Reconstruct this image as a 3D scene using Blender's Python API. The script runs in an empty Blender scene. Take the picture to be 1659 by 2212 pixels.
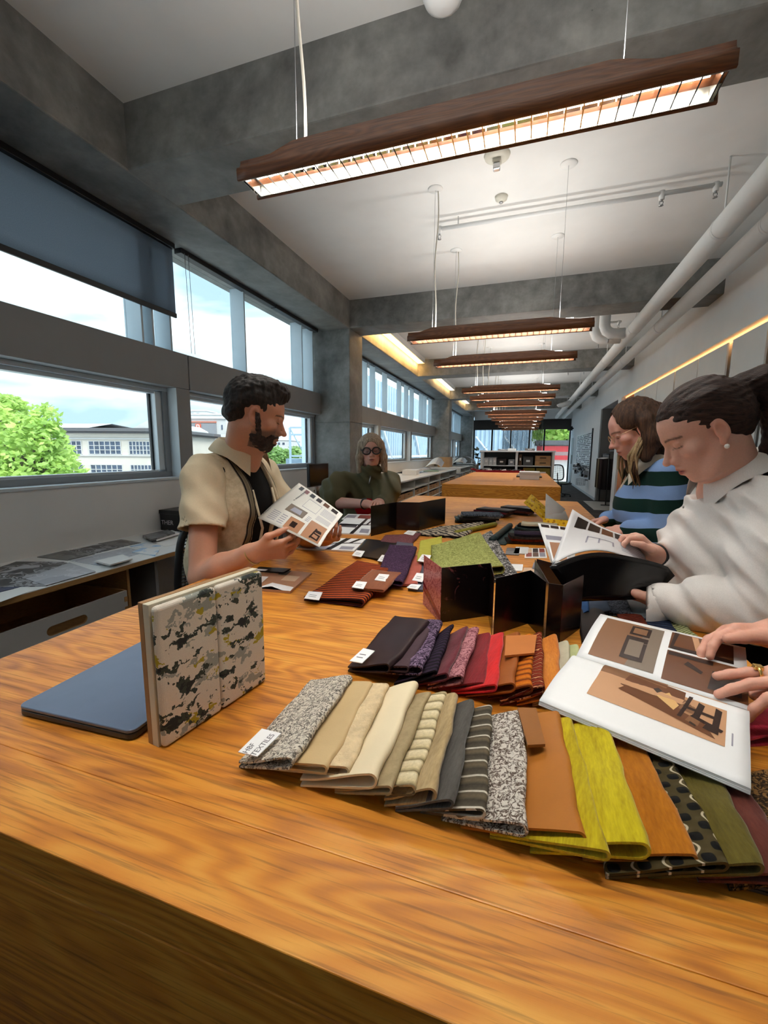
import bpy, bmesh, math, random
import numpy as np
from mathutils import Vector, Matrix

random.seed(7)
SC = bpy.context.scene
COL = SC.collection
# ------------------------------------------------------------------ camera
W_PX, H_PX, F_PX = 1659, 2212, 914.0
CAM_Z = 1.44
YAW, PITCH, ROLL = math.radians(18.236), math.radians(8.065), math.radians(0.352)
_f = Vector((-math.sin(YAW) * math.cos(PITCH), math.cos(YAW) * math.cos(PITCH), -math.sin(PITCH)))
_r = Vector((math.cos(YAW), math.sin(YAW), 0)); _u = _r.cross(_f)
CR = math.cos(ROLL) * _r + math.sin(ROLL) * _u
CU = -math.sin(ROLL) * _r + math.cos(ROLL) * _u
CF = _f
CAM = Vector((0, 0, CAM_Z))
cd = bpy.data.cameras.new('camera'); cam = bpy.data.objects.new('camera', cd); COL.objects.link(cam)
cd.sensor_fit = 'HORIZONTAL'; cd.sensor_width = 36.0; cd.lens = F_PX / W_PX * 36.0
cd.clip_start = 0.01; cd.clip_end = 500
m = Matrix((CR, CU, -CF)).transposed().to_4x4(); m.translation = CAM
cam.matrix_world = m
SC.camera = cam
# ------------------------------------------------------------------ colour management, sampling
SC.view_settings.view_transform = 'Standard'; SC.view_settings.look = 'None'
SC.view_settings.gamma = 1.0; SC.view_settings.use_curve_mapping = False
SC.view_settings.exposure = 0.62
try:
    SC.cycles.max_bounces = 6; SC.cycles.diffuse_bounces = 4; SC.cycles.glossy_bounces = 3
    SC.cycles.transparent_max_bounces = 10; SC.cycles.use_adaptive_sampling = True; SC.cycles.adaptive_threshold = .15; SC.cycles.adaptive_min_samples = 16; SC.cycles.transmission_bounces = 4
    SC.cycles.sample_clamp_indirect = 6.0; SC.cycles.caustics_reflective = False
    SC.cycles.caustics_refractive = False; SC.cycles.use_denoising = True
except Exception: pass
# ------------------------------------------------------------------ world: bright broken overcast
SKY_STRENGTH = 2.15
wd = bpy.data.worlds.new('sky'); SC.world = wd; wd.use_nodes = True
nt = wd.node_tree; nt.nodes.clear()
o_ = nt.nodes.new('ShaderNodeOutputWorld'); bg = nt.nodes.new('ShaderNodeBackground')
tc = nt.nodes.new('ShaderNodeTexCoord'); mp = nt.nodes.new('ShaderNodeMapping'); mp.inputs['Scale'].default_value = (1.2, 1.2, 4.5)
nz = nt.nodes.new('ShaderNodeTexNoise'); nz.inputs['Scale'].default_value = 2.2; nz.inputs['Detail'].default_value = 6; nz.inputs['Distortion'].default_value = .6
rp = nt.nodes.new('ShaderNodeValToRGB')
rp.color_ramp.elements[0].position = .36; rp.color_ramp.elements[0].color = (.24, .335, .41, 1)
rp.color_ramp.elements[1].position = .62; rp.color_ramp.elements[1].color = (.66, .73, .77, 1)
nt.links.new(tc.outputs['Generated'], mp.inputs['Vector']); nt.links.new(mp.outputs[0], nz.inputs['Vector'])
nt.links.new(nz.outputs['Fac'], rp.inputs['Fac']); nt.links.new(rp.outputs[0], bg.inputs['Color'])
bg.inputs['Strength'].default_value = SKY_STRENGTH; nt.links.new(bg.outputs[0], o_.inputs['Surface'])
# a soft, veiled sun on the window side
sd = bpy.data.lights.new('veiled_sun', 'SUN'); sd.energy = 3.8; sd.angle = math.radians(25); sd.color = (1, .97, .92)
so = bpy.data.objects.new('veiled_sun', sd); COL.objects.link(so); so.rotation_euler = Vector((-.62, .25, -.74)).to_track_quat('-Z', 'Y').to_euler()

# ------------------------------------------------------------------ pixel <-> place helpers
def ray(px, py): return CR * ((px - W_PX / 2) / F_PX) - CU * ((py - H_PX / 2) / F_PX) + CF
def onz(px, py, z): d = ray(px, py); return CAM + d * ((z - CAM_Z) / d.z)
def onx(px, py, x): d = ray(px, py); return CAM + d * (x / d.x)
def ony(px, py, y): d = ray(px, py); return CAM + d * (y / d.y)
def atd(px, py, dep): return CAM + ray(px, py) * dep

# ------------------------------------------------------------------ object helpers
def link(name, me, parent=None, mats=()):
    o = bpy.data.objects.new(name, me); COL.objects.link(o)
    if parent is not None: o.parent = parent
    if me is not None:
        for mt in (mats if isinstance(mats, (list, tuple)) else [mats]):
            if mt is not None: me.materials.append(mt)
    return o
def tag(o, label=None, cat=None, group=None, kind=None):
    if label: o['label'] = label
    if cat: o['category'] = cat
    if group: o['group'] = group
    if kind: o['kind'] = kind
    return o
def empty(name, loc=(0, 0, 0), rz=0.0, label=None, cat=None, group=None, kind=None):
    o = bpy.data.objects.new(name, None); COL.objects.link(o); o.location = loc; o.rotation_euler = (0, 0, rz)
    o.empty_display_size = .05
    return tag(o, label, cat, group, kind)
def copy_tree(o, parent=None):
    c = o.copy(); COL.objects.link(c); c.parent = parent
    for ch in list(o.children): copy_tree(ch, c)
    return c

class MB:
    """collects verts and faces of ONE part"""
    def __init__(s): s.v = []; s.f = []; s.mi = []; s.sm = []
    def add(s, vs, fs, mi=0, smooth=False):
        b = len(s.v); s.v += [tuple(x) for x in vs]
        for q in fs: s.f.append(tuple(b + k for k in q)); s.mi.append(mi); s.sm.append(smooth)
        return s
    def box(s, x0, y0, z0, x1, y1, z1, mi=0, M=None):
        vs = [Vector(p) for p in ((x0, y0, z0), (x1, y0, z0), (x1, y1, z0), (x0, y1, z0), (x0, y0, z1), (x1, y0, z1), (x1, y1, z1), (x0, y1, z1))]
        if M is not None: vs = [M @ p for p in vs]
        return s.add(vs, ((0, 3, 2, 1), (4, 5, 6, 7), (0, 1, 5, 4), (1, 2, 6, 5), (2, 3, 7, 6), (3, 0, 4, 7)), mi)
    def prism(s, poly, d, mi=0, smooth=False):
        """poly: 3-D outline, extruded by vector d"""
        n = len(poly); d = Vector(d); vs = [Vector(p) for p in poly] + [Vector(p) + d for p in poly]
        fs = [tuple(range(n - 1, -1, -1)), tuple(range(n, 2 * n))] + [(k, (k + 1) % n, n + (k + 1) % n, n + k) for k in range(n)]
        return s.add(vs, fs, mi, smooth)
    def tube(s, pts, r, n=10, mi=0, caps=True, closed=False):
        pts = [Vector(p) for p in pts]; k = len(pts); rr = r if isinstance(r, (list, tuple)) else [r] * k
        vs = []; up = None
        for i, p in enumerate(pts):
            t = (pts[(i + 1) % k if closed else min(i + 1, k - 1)] - pts[(i - 1) % k if closed else max(i - 1, 0)])
            t = t.normalized() if t.length > 1e-9 else Vector((0, 0, 1))
            if up is None: up = Vector((0, 0, 1)) if abs(t.z) < .9 else Vector((1, 0, 0))
            a = t.cross(up).normalized(); up = a.cross(t).normalized()
            for j in range(n):
                an = 2 * math.pi * j / n; vs.append(p + (a * math.cos(an) + up * math.sin(an)) * rr[i])
        fs = []
        for i in range(k if closed else k - 1):
            i2 = (i + 1) % k
            for j in range(n): fs.append((i * n + j, i * n + (j + 1) % n, i2 * n + (j + 1) % n, i2 * n + j))
        if caps and not closed: fs += [tuple(range(n - 1, -1, -1)), tuple((k - 1) * n + j for j in range(n))]
        return s.add(vs, fs, mi, True)
    def lathe(s, prof, c, n=20, mi=0, axis='Z'):
        vs = []; fs = []; c = Vector(c)
        for r, z in prof:
            for j in range(n):
                a = 2 * math.pi * j / n; p = Vector((r * math.cos(a), r * math.sin(a), z))
                if axis == 'X': p = Vector((p.z, p.x, p.y))
                if axis == 'Y': p = Vector((p.x, p.z, p.y))
                vs.append(c + p)
        for i in range(len(prof) - 1):
            for j in range(n): fs.append((i * n + j, i * n + (j + 1) % n, (i + 1) * n + (j + 1) % n, (i + 1) * n + j))
        fs += [tuple(range(n - 1, -1, -1)), tuple((len(prof) - 1) * n + j for j in range(n))]
        return s.add(vs, fs, mi, True)
    def grid(s, fn, nu, nv, mi=0, smooth=True, thick=None):
        """fn(u,v)->point; with thick (vector or function) it becomes a closed slab"""
        vs = [Vector(fn(i / nu, j / nv)) for j in range(nv + 1) for i in range(nu + 1)]
        q = lambda i, j: j * (nu + 1) + i
        fs = [(q(i, j), q(i + 1, j), q(i + 1, j + 1), q(i, j + 1)) for j in range(nv) for i in range(nu)]
        if thick is None: return s.add(vs, fs, mi, smooth)
        n0 = len(vs); tv = thick if callable(thick) else (lambda u, v: Vector(thick))
        vs += [vs[q(i, j)] + Vector(tv(i / nu, j / nv)) for j in range(nv + 1) for i in range(nu + 1)]
        fs2 = [tuple(n0 + k for k in reversed(f)) for f in fs]
        side = []
        ring = [(i, 0) for i in range(nu)] + [(nu, j) for j in range(nv)] + [(i, nv) for i in range(nu, 0, -1)] + [(0, j) for j in range(nv, 0, -1)]
        for a in range(len(ring)):
            p, r_ = q(*ring[a]), q(*ring[(a + 1) % len(ring)]); side.append((r_, p, p + n0, r_ + n0))
        s.add(vs, fs + fs2, mi, smooth); b = len(s.v) - len(vs)
        for f in side: s.f.append(tuple(b + k for k in f)); s.mi.append(mi); s.sm.append(False)
        return s
    def mesh(s, name):
        me = bpy.data.meshes.new(name); me.from_pydata(s.v, [], s.f)
        me.polygons.foreach_set('material_index', s.mi); me.polygons.foreach_set('use_smooth', s.sm); me.update(); return me
    def build(s, name, mats, parent=None, bevel=0.0, seg=2):
        o = link(name, s.mesh(name), parent, mats)
        if bevel:
            b = o.modifiers.new('bevel', 'BEVEL'); b.width = bevel; b.segments = seg; b.limit_method = 'ANGLE'; b.angle_limit = .6
        return o
def box_obj(name, a, b, mt, parent=None, bevel=0.0):
    x0, x1 = sorted((a[0], b[0])); y0, y1 = sorted((a[1], b[1])); z0, z1 = sorted((a[2], b[2]))
    return MB().box(x0, y0, z0, x1, y1, z1).build(name, mt, parent, bevel)
def struct(o): o['kind'] = 'structure'; return o
def text_mesh(txt, size, mt, name, parent, M, align='LEFT', extrude=.0002):
    cu = bpy.data.curves.new(name, 'FONT'); cu.body = txt; cu.size = size; cu.align_x = align; cu.extrude = extrude
    tmp = bpy.data.objects.new('tmp', cu); COL.objects.link(tmp)
    dg = bpy.context.evaluated_depsgraph_get(); me = bpy.data.meshes.new_from_object(tmp.evaluated_get(dg))
    bpy.data.objects.remove(tmp); me.name = name; me.transform(M)
    me.materials.clear()
    return link(name, me, parent, mt)

# ------------------------------------------------------------------ materials
def srgb(r, g, b):
    f = lambda c: (c / 255) / 12.92 if c / 255 <= .04045 else (((c / 255) + .055) / 1.055) ** 2.4
    return (f(r), f(g), f(b))
class NT:
    def __init__(s, name):
        s.m = bpy.data.materials.new(name); s.m.use_nodes = True; s.t = s.m.node_tree
        s.p = s.t.nodes['Principled BSDF']; s.co = s.t.nodes.new('ShaderNodeTexCoord')
    def n(s, typ, **kw):
        nd = s.t.nodes.new(typ)
        for k, v in kw.items():
            if k in nd.inputs: nd.inputs[k].default_value = v
            else: setattr(nd, k, v)
        return nd
    def l(s, a, b): s.t.links.new(a, b)
    def mapping(s, scale=(1, 1, 1), rot=(0, 0, 0), src='Object', loc=(0, 0, 0)):
        mpn = s.n('ShaderNodeMapping'); mpn.inputs['Scale'].default_value = scale; mpn.inputs['Rotation'].default_value = rot
        mpn.inputs['Location'].default_value = loc; s.l(s.co.outputs[src], mpn.inputs['Vector']); return mpn.outputs[0]
    def noise(s, vec, scale, detail=4, rough=.55, dist=0.0):
        nd = s.n('ShaderNodeTexNoise'); nd.inputs['Scale'].default_value = scale; nd.inputs['Detail'].default_value = detail
        nd.inputs['Roughness'].default_value = rough; nd.inputs['Distortion'].default_value = dist; s.l(vec, nd.inputs['Vector']); return nd.outputs['Fac']
    def voro(s, vec, scale, feat='F1', out='Distance'):
        nd = s.n('ShaderNodeTexVoronoi'); nd.feature = feat; nd.inputs['Scale'].default_value = scale; s.l(vec, nd.inputs['Vector']); return nd.outputs[out]
    def wave(s, vec, scale, dist=0.0, kind='BANDS', d='X', detail=2, dscale=1.0, profile='SIN'):
        nd = s.n('ShaderNodeTexWave'); nd.wave_type = kind; nd.wave_profile = profile
        if kind == 'BANDS': nd.bands_direction = d
        nd.inputs['Scale'].default_value = scale; nd.inputs['Distortion'].default_value = dist; nd.inputs['Detail'].default_value = detail
        nd.inputs['Detail Scale'].default_value = dscale; s.l(vec, nd.inputs['Vector']); return nd.outputs['Fac']
    def ramp(s, fac, stops, interp='LINEAR'):
        nd = s.n('ShaderNodeValToRGB'); cr = nd.color_ramp; cr.interpolation = interp
        while len(cr.elements) > 1: cr.elements.remove(cr.elements[-1])
        for k, (p, c) in enumerate(stops):
            e = cr.elements[0] if k == 0 else cr.elements.new(p)
            e.position = p; c = c if isinstance(c, (tuple, list)) else (c, c, c); e.color = (*c[:3], 1)
        s.l(fac, nd.inputs['Fac']); return nd.outputs[0]
    def mix(s, fac, a, b, blend='MIX'):
        nd = s.n('ShaderNodeMix'); nd.data_type = 'RGBA'; nd.blend_type = blend
        for k, x in ((0, fac), (6, a), (7, b)):
            if isinstance(x, (int, float)): nd.inputs[k].default_value = x if k == 0 else (x, x, x, 1)
            elif isinstance(x, (tuple, list)): nd.inputs[k].default_value = (*x[:3], 1)
            else: s.l(x, nd.inputs[k])
        return nd.outputs[2]
    def math(s, op, a, b=0.0):
        nd = s.n('ShaderNodeMath'); nd.operation = op
        for k, x in ((0, a), (1, b)):
            if isinstance(x, (int, float)): nd.inputs[k].default_value = x
            else: s.l(x, nd.inputs[k])
        return nd.outputs[0]
    def bump(s, h, strength=.3, dist=.002):
        nd = s.n('ShaderNodeBump'); nd.inputs['Strength'].default_value = strength; nd.inputs['Distance'].default_value = dist
        s.l(h, nd.inputs['Height']); s.l(nd.outputs[0], s.p.inputs['Normal'])
    def set(s, color=None, rough=None, **kw):
        for nm, x in (('Base Color', color), ('Roughness', rough)):
            if x is None: continue
            if isinstance(x, (tuple, list)): s.p.inputs[nm].default_value = (*x[:3], 1)
            elif isinstance(x, (int, float)): s.p.inputs[nm].default_value = x
            else: s.l(x, s.p.inputs[nm])
        for k, v in kw.items():
            s.p.inputs[k.replace('_', ' ')].default_value = v
        return s.m
def mat(name, c, rough=.5, var=.0, vs=8, bump=0, bs=60, bd=.002, metal=0, spec=.5, coat=0, sheen=0, src='Object', stretch=(1, 1, 1)):
    t = NT(name); col = c
    vec = t.mapping(stretch, src=src)
    if var:
        n1 = t.noise(vec, vs)
        col = t.ramp(n1, ((.3, tuple(x * (1 - var) for x in c)), (.7, tuple(min(1, x * (1 + var)) for x in c))))
    if bump: t.bump(t.noise(vec, bs, 3), bump, bd)
    kw = dict(Metallic=metal); kw['Specular_IOR_Level'] = spec
    mm = t.set(col, rough, **kw)
    if coat: t.p.inputs['Coat Weight'].default_value = coat; t.p.inputs['Coat Roughness'].default_value = .08
    if sheen: t.p.inputs['Sheen Weight'].default_value = sheen
    return mm
def emit_mat(name, c, strength):
    t = NT(name); t.p.inputs['Base Color'].default_value = (*c, 1); t.p.inputs['Emission Color'].default_value = (*c, 1)
    t.p.inputs['Emission Strength'].default_value = strength
    if strength > 8: t.m.cycles.emission_sampling = 'NONE'
    return t.m
def glass_mat(name, tint=(.93, .97, .97), refl=.06):
    t = NT(name); t.t.nodes.remove(t.p)
    out = t.t.nodes['Material Output']; tr = t.n('ShaderNodeBsdfTransparent'); tr.inputs[0].default_value = (*tint, 1)
    gl = t.n('ShaderNodeBsdfGlossy'); gl.inputs['Roughness'].default_value = .02; mx = t.n('ShaderNodeMixShader'); mx.inputs[0].default_value = refl
    t.l(tr.outputs[0], mx.inputs[1]); t.l(gl.outputs[0], mx.inputs[2]); t.l(mx.outputs[0], out.inputs['Surface']); return t.m

def concrete(name, lo, hi):
    t = NT(name); v = t.mapping(); a = t.noise(v, 1.3, 8, .65, .4); b = t.noise(v, 9, 6, .6); c = t.noise(v, 70, 3)
    k = t.math('ADD', t.math('MULTIPLY', a, .65), t.math('MULTIPLY', b, .35))
    col = t.ramp(k, ((.34, lo), (.5, tuple(x * .55 + y * .45 for x, y in zip(lo, hi))), (.66, hi)))
    pits = t.ramp(t.voro(v, 6), ((.0, .45), (.035, 1.0)))
    t.set(t.mix(1.0, col, pits, 'MULTIPLY'), t.ramp(b, ((.3, .42), (.7, .68)))); t.bump(t.math('ADD', b, t.math('MULTIPLY', c, .4)), .25, .004); return t.m
def oak(name, dark, mid, light, rough=.28, axis='X', coat=.35):
    """flat-sawn oak veneer, grain running along axis"""
    t = NT(name); X = axis == 'X'
    g = lambda a, b: (a, b, b) if X else (b, a, b)
    big = t.noise(t.mapping(g(.55, 2.6)), 1.3, 3, .5, .35)
    ring = t.math('SINE', t.math('MULTIPLY', big, 230.0)); ring = t.math('ADD', t.math('MULTIPLY', ring, .5), .5)
    pore = t.noise(t.mapping(g(8, 230)), 1.0, 3, .65, .2); fleck = t.noise(t.mapping(g(3.0, 60)), 1.0, 3, .6, .3); tone = t.noise(t.mapping(g(.6, 3.0)), 1.0, 2)
    k = t.math('ADD', t.math('MULTIPLY', ring, .16), t.math('ADD', t.math('MULTIPLY', fleck, .44), t.math('MULTIPLY', tone, .36)))
    col = t.ramp(k, ((.30, dark), (.50, mid), (.74, light)))
    dash = t.ramp(pore, ((.34, .62), (.48, 1.0))); col = t.mix(1.0, col, dash, 'MULTIPLY')
    t.set(col, t.ramp(pore, ((.3, rough + .14), (.6, rough)))); t.bump(pore, .15, .0012)
    t.p.inputs['Coat Weight'].default_value = coat; t.p.inputs['Coat Roughness'].default_value = .24
    return t.m

MAT = {}
MAT['concrete'] = concrete('concrete', (.095, .095, .09), (.33, .33, .315))
MAT['ceiling'] = mat('ceiling_paint', (.74, .735, .72), .8, .03, 3, .1, 180)
MAT['wall'] = mat('wall_paint', (.86, .865, .865), .75, .02, 3, .05, 200)
MAT['sillwall'] = mat('sill_wall_paint', (.74, .74, .73), .7, .02, 3)
MAT['spandrel'] = mat('spandrel_panel', (.27, .275, .28), .5, .03, 5)
MAT['frame'] = mat('window_frame_metal', (.24, .26, .28), .45, .03, 6)
MAT['frame_pale'] = mat('window_frame_pale', (.60, .66, .70), .4, .02, 6)
MAT['fin'] = mat('window_fin', (.50, .60, .67), .4, .03, 6)
MAT['glass'] = glass_mat('window_glass')
MAT['dark'] = mat('hollow_shade_black', (.012, .012, .013), .8)  # near-black that stands for shade inside hollows
MAT['black'] = mat('black_plastic', (.012, .012, .014), .4)
MAT['white'] = mat('white_laminate', (.80, .81, .81), .35, .01, 4)
MAT['pipe'] = mat('white_pipe_jacket', (.74, .745, .74), .55, .02, 8, .08, 60)
MAT['oak'] = oak('oak_veneer', srgb(160, 90, 16), srgb(204, 128, 30), srgb(226, 162, 62), .46, 'X', .30)
MAT['oakpale'] = oak('pale_oak_veneer', srgb(168, 112, 45), srgb(200, 144, 70), srgb(222, 172, 100))
MAT['pine'] = mat('pale_box_wood', srgb(190, 148, 98), .6, .15, 12)
MAT['ply'] = mat('plywood_edge', srgb(176, 134, 84), .55, .2, 30, stretch=(1, 1, 12))
MAT['shade'] = oak('walnut_light_shade', srgb(96, 52, 26), srgb(124, 72, 36), srgb(146, 90, 48), .45, 'X', .1)
MAT['chrome'] = mat('polished_aluminium', (.86, .85, .82), .12, metal=1)
MAT['satin'] = mat('satin_aluminium', (.66, .64, .58), .34, metal=1)
MAT['steel'] = mat('brushed_steel', (.45, .45, .46), .3, metal=1)
MAT['paper'] = mat('white_paper', (.80, .80, .79), .55)
MAT['ink'] = mat('grey_ink', (.16, .16, .17), .7)
# ================================================================== the room
XW, XB, XR = -3.10, -2.60, 2.10          # window wall face, inner face of edge beam, right wall face
YB, YF = -2.25, 23.2                      # behind the camera, far glazed end
ZCEIL, ZBEAM = 3.68, 3.28
GX = -3.30                               # glass plane
def carpet():
    t = NT('charcoal_carpet'); v = t.mapping((1.2, 14, 1)); a = t.noise(v, 2.2, 4, .6); b = t.noise(t.mapping(), 260, 2)
    col = t.ramp(a, ((.42, (.010, .010, .011)), (.58, (.030, .030, .033)), (.70, (.16, .165, .17))))
    t.set(col, .95); t.bump(b, .5, .004); return t.m
MAT['carpet'] = carpet()
struct(box_obj('floor', (XW - .3, YB - .2, -.12), (XR + 1.4, YF + .3, 0), MAT['carpet']))
struct(box_obj('ceiling', (XW - .3, YB - .2, ZCEIL), (XR + .3, YF + .3, ZCEIL + .25), MAT['ceiling']))
struct(box_obj('wall_back', (XW - .3, YB - .25, 0), (XR + .3, YB, ZCEIL), MAT['wall']))
struct(box_obj('wall_left', (XW - .30, YB, 0), (XW, YF, 1.175), MAT['sillwall']))
# edge beam and cross beams
struct(MB().box(XW - .30, YB, ZBEAM, XB, YF + .1, ZCEIL + .02).build('edge_beam', MAT['concrete'], None, .012))
for y0, y1 in ((-1.9, -1.46), (2.41, 2.85), (6.19, 6.66), (10.5, 10.95), (15.2, 15.65), (19.4, 19.85)):
    struct(MB().box(XB - .05, y0, ZBEAM + .004, XR + .05, y1, ZCEIL + .02).build('cross_beam', MAT['concrete'], None, .012))
COLS = ((6.19, 6.72), (15.2, 15.72), (22.2, 22.7))
for y0, y1 in COLS:
    c = struct(MB().box(XW - .28, y0, 0, XB - .004, y1, 1.895).build('concrete_column', MAT['concrete'], None, .008))
    MB().box(XW - .28, y0 + .004, 1.895, XB - .008, y1 - .004, 1.903).build('pour_joint', MAT['concrete'], c)
    MB().box(XW - .28, y0, 1.903, XB - .004, y1, ZBEAM + .01).build('shaft', MAT['concrete'], c, .008)
# sill ledge
struct(MB().box(XW - .22, YB, 1.175, XW + .012, YF, 1.196).build('trim_1', MAT['frame_pale'], None, .003))
# spandrel band: one panel per module
bays = [(-2.23, 6.19), (6.72, 15.2), (15.72, 22.2)]
posts = [[.19, 3.32], [9.07, 11.85], [17.8, 20.0]]
pn = 1
for (a, b), ps in zip(bays, posts):
    ys = [a] + [p + .085 for p in ps] + [b]
    for y0, y1 in zip(ys[:-1], ys[1:]):
        pn += 1
        struct(MB().box(XW - .26, y0 + .005, 2.02, XW, y1 - .005, 2.345).build('trim_%d' % pn, MAT['spandrel'], None, .006))
# lower windows
wn = 0
for (a, b), ps in zip(bays, posts):
    for p in ps:
        c = struct(MB().box(GX - .05, p - .085, 1.196, XW - .003, p + .085, 2.02).build('window_post', [MAT['spandrel'], MAT['frame_pale']], None, .004))
        for f in c.data.polygons:
            if f.normal.y < -.5: f.material_index = 1  # near side paler: the window light on it is put into the colour
    ys = [a] + ps + [b]
    for k, (y0, y1) in enumerate(zip(ys[:-1], ys[1:])):
        y0 = y0 + (.085 if k else 0); y1 = y1 - (.085 if k < len(ys) - 2 else 0)
        wn += 1
        w = empty('window_%d' % wn, (GX, (y0 + y1) / 2, 1.196), kind='structure')
        def part(nm, yy0, zz0, yy1, zz1, x0, x1, mt, bev=.002):
            o = MB().box(x0 - GX, yy0 - (y0 + y1) / 2, zz0 - 1.196, x1 - GX, yy1 - (y0 + y1) / 2, zz1 - 1.196).build(nm, mt, w, bev)
        fx0, fx1 = GX - .02, XW - .11
        part('frame_rail', y0, 1.196, y1, 1.246, fx0, fx1, MAT['frame'])
        part('frame_rail', y0, 1.985, y1, 2.02, fx0, fx1, MAT['frame_pale'])
        part('frame_stile', y0, 1.246, y0 + .06, 1.985, fx0, fx1, MAT['frame'])
        part('frame_stile', y1 - .06, 1.246, y1, 1.985, fx0, fx1, MAT['frame'])
        part('sash_stile', y0 + .06, 1.246, y0 + .10, 1.985, GX - .01, fx1 - .03, MAT['frame_pale'])
        part('sash_stile', y1 - .125, 1.262, y1 - .06, 1.975, GX - .01, fx1 - .02, MAT['frame_pale'])
        part('sash_rail', y0 + .10, 1.955, y1 - .125, 1.985, GX - .01, fx1 - .03, MAT['frame_pale'])
        part('sash_rail', y0 + .10, 1.246, y1 - .125, 1.262, GX - .01, fx1 - .03, MAT['frame_pale'])
        part('gasket', y1 - .145, 1.262, y1 - .125, 1.955, GX - .01, GX + .015, MAT['black'])
        part('pane', y0 + .09, 1.25, y1 - .12, 1.96, GX - .006, GX, MAT['glass'], 0)
# upper windows: glass with deep vertical fins
fins = [[-1.1, .25, 1.6, 2.95, 3.06, 3.26, 4.37, 5.70, 6.03],
        [7.2, 7.9, 8.38, 8.86, 9.70, 10.9, 11.6, 12.2, 13.35, 13.9, 14.7],
        [16.4, 17.0, 17.9, 18.7, 19.4, 20.3, 21.0, 21.7]]
for (a, b), fs in zip(bays, fins):
    wn += 1
    w = empty('window_%d' % wn, (GX, (a + b) / 2, 2.345), kind='structure'); ym = (a + b) / 2
    edges = [a] + fs + [b]
    for y in fs:
        wid = .02
        o = MB().box(-.02 if a < 0 else .04, y - wid - ym, 0, .165, y - ym, .935).build('fin', [MAT['fin'], MAT['frame']], w, .002)
    MB().box(-.02, a - ym, 0, .15, b - ym, .012).build('bottom_rail', MAT['frame_pale'], w)
    for k, (y0, y1) in enumerate(zip(edges[:-1], edges[1:])):
        MB().box(-.003, y0 - ym, .01, .003, y1 - .02 * (k < len(fs)) - ym, .935).build('pane', MAT['glass'], w)
# blind cassettes under the edge beam
segs = [[(-2.2, .1), (.13, 3.30), (3.37, 4.92), (4.94, 6.1)], [(6.75, 8.6), (8.62, 10.3), (10.32, 12.0), (12.02, 13.4), (13.42, 14.9)], [(15.75, 17.6), (17.62, 19.6), (19.62, 21.9)]]
rails = []
for s_ in segs:
    for y0, y1 in s_:
        rails.append(struct(MB().box(XW - .06, y0, ZBEAM - .045, XW + .02, y1, ZBEAM).build('blind_rail', MAT['black'], None, .004)))
# lowered roller blind on the nearest window
def blind_cloth():
    t = NT('grey_screen_cloth'); out = t.t.nodes['Material Output']
    a = t.noise(t.mapping((1, 60, 60)), 3.0, 3); col = t.ramp(a, ((.3, (.10, .115, .135)), (.7, (.20, .22, .25))))
    df = t.n('ShaderNodeBsdfDiffuse'); t.l(col, df.inputs[0]); tl = t.n('ShaderNodeBsdfTranslucent'); tl.inputs[0].default_value = (.46, .50, .55, 1)
    m1 = t.n('ShaderNodeMixShader'); m1.inputs[0].default_value = .5; t.l(df.outputs[0], m1.inputs[1]); t.l(tl.outputs[0], m1.inputs[2])
    t.l(m1.outputs[0], out.inputs['Surface']); t.t.nodes.remove(t.p); return t.m
MAT['blind'] = blind_cloth()
bl = empty('roller_blind', (XW - .02, 1.7, ZBEAM - .045), label='lowered dark grey roller blind on the nearest upper window', cat='roller blind')
MB().grid(lambda u, v: (.004 * math.sin(u * 9), -1.55 + 3.15 * u, -.555 * v + .01), 30, 6, thick=(.003, 0, 0)).build('cloth', MAT['blind'], bl)
MB().box(-.008, -1.55, -.585, .012, 1.605, -.545).build('hem_bar', MAT['black'], bl, .003)
for k, dy in enumerate((0, .035)):
    cz = MB(); cz.tube([(XW + .03 + .01 * k, 3.40 + dy, 3.24), (XW + .035 + .01 * k, 3.405 + dy, 2.8), (XW + .03 + .01 * k, 3.42 + dy, 2.36)], .0022, 6)
    tag(cz.build('blind_cord', MAT['frame'], None), 'thin grey blind pull cord, %s of the pair beside the dark blind' % ('left' if k == 0 else 'right'), 'cord', 'blind pull cords')
# right wall: solid above, recessed pinboard zone and alcove below
struct(box_obj('wall_right', (XR, YB, 2.745), (XR + .9, YF, ZCEIL), MAT['wall']))
struct(box_obj('wall_right_pier', (XR, 14.35, 0), (XR + .9, YF, 2.745), MAT['wall']))
struct(box_obj('wall_right_recess', (XR + .10, YB, 0), (XR + .14, 11.9, 2.745), MAT['wall']))
struct(box_obj('wall_right_return', (XR, 11.5, 0), (XR + .9, 11.9, 2.745), MAT['wall']))
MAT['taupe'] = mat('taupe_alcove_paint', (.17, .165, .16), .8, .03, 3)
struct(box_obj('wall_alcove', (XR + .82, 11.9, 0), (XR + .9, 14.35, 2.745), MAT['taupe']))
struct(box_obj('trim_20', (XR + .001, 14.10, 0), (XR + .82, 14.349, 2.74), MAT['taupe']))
MAT['slab'] = mat('pale_floor_tile', (.36, .35, .33), .6, .08, 4)
struct(box_obj('floor_inset', (XR - .35, 11.92, .0), (XR + .82, 14.09, .004), MAT['slab']))
struct(box_obj('baseboard_right', (XR - .012, 14.36, 0), (XR, YF, .09), MAT['frame_pale']))
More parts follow.
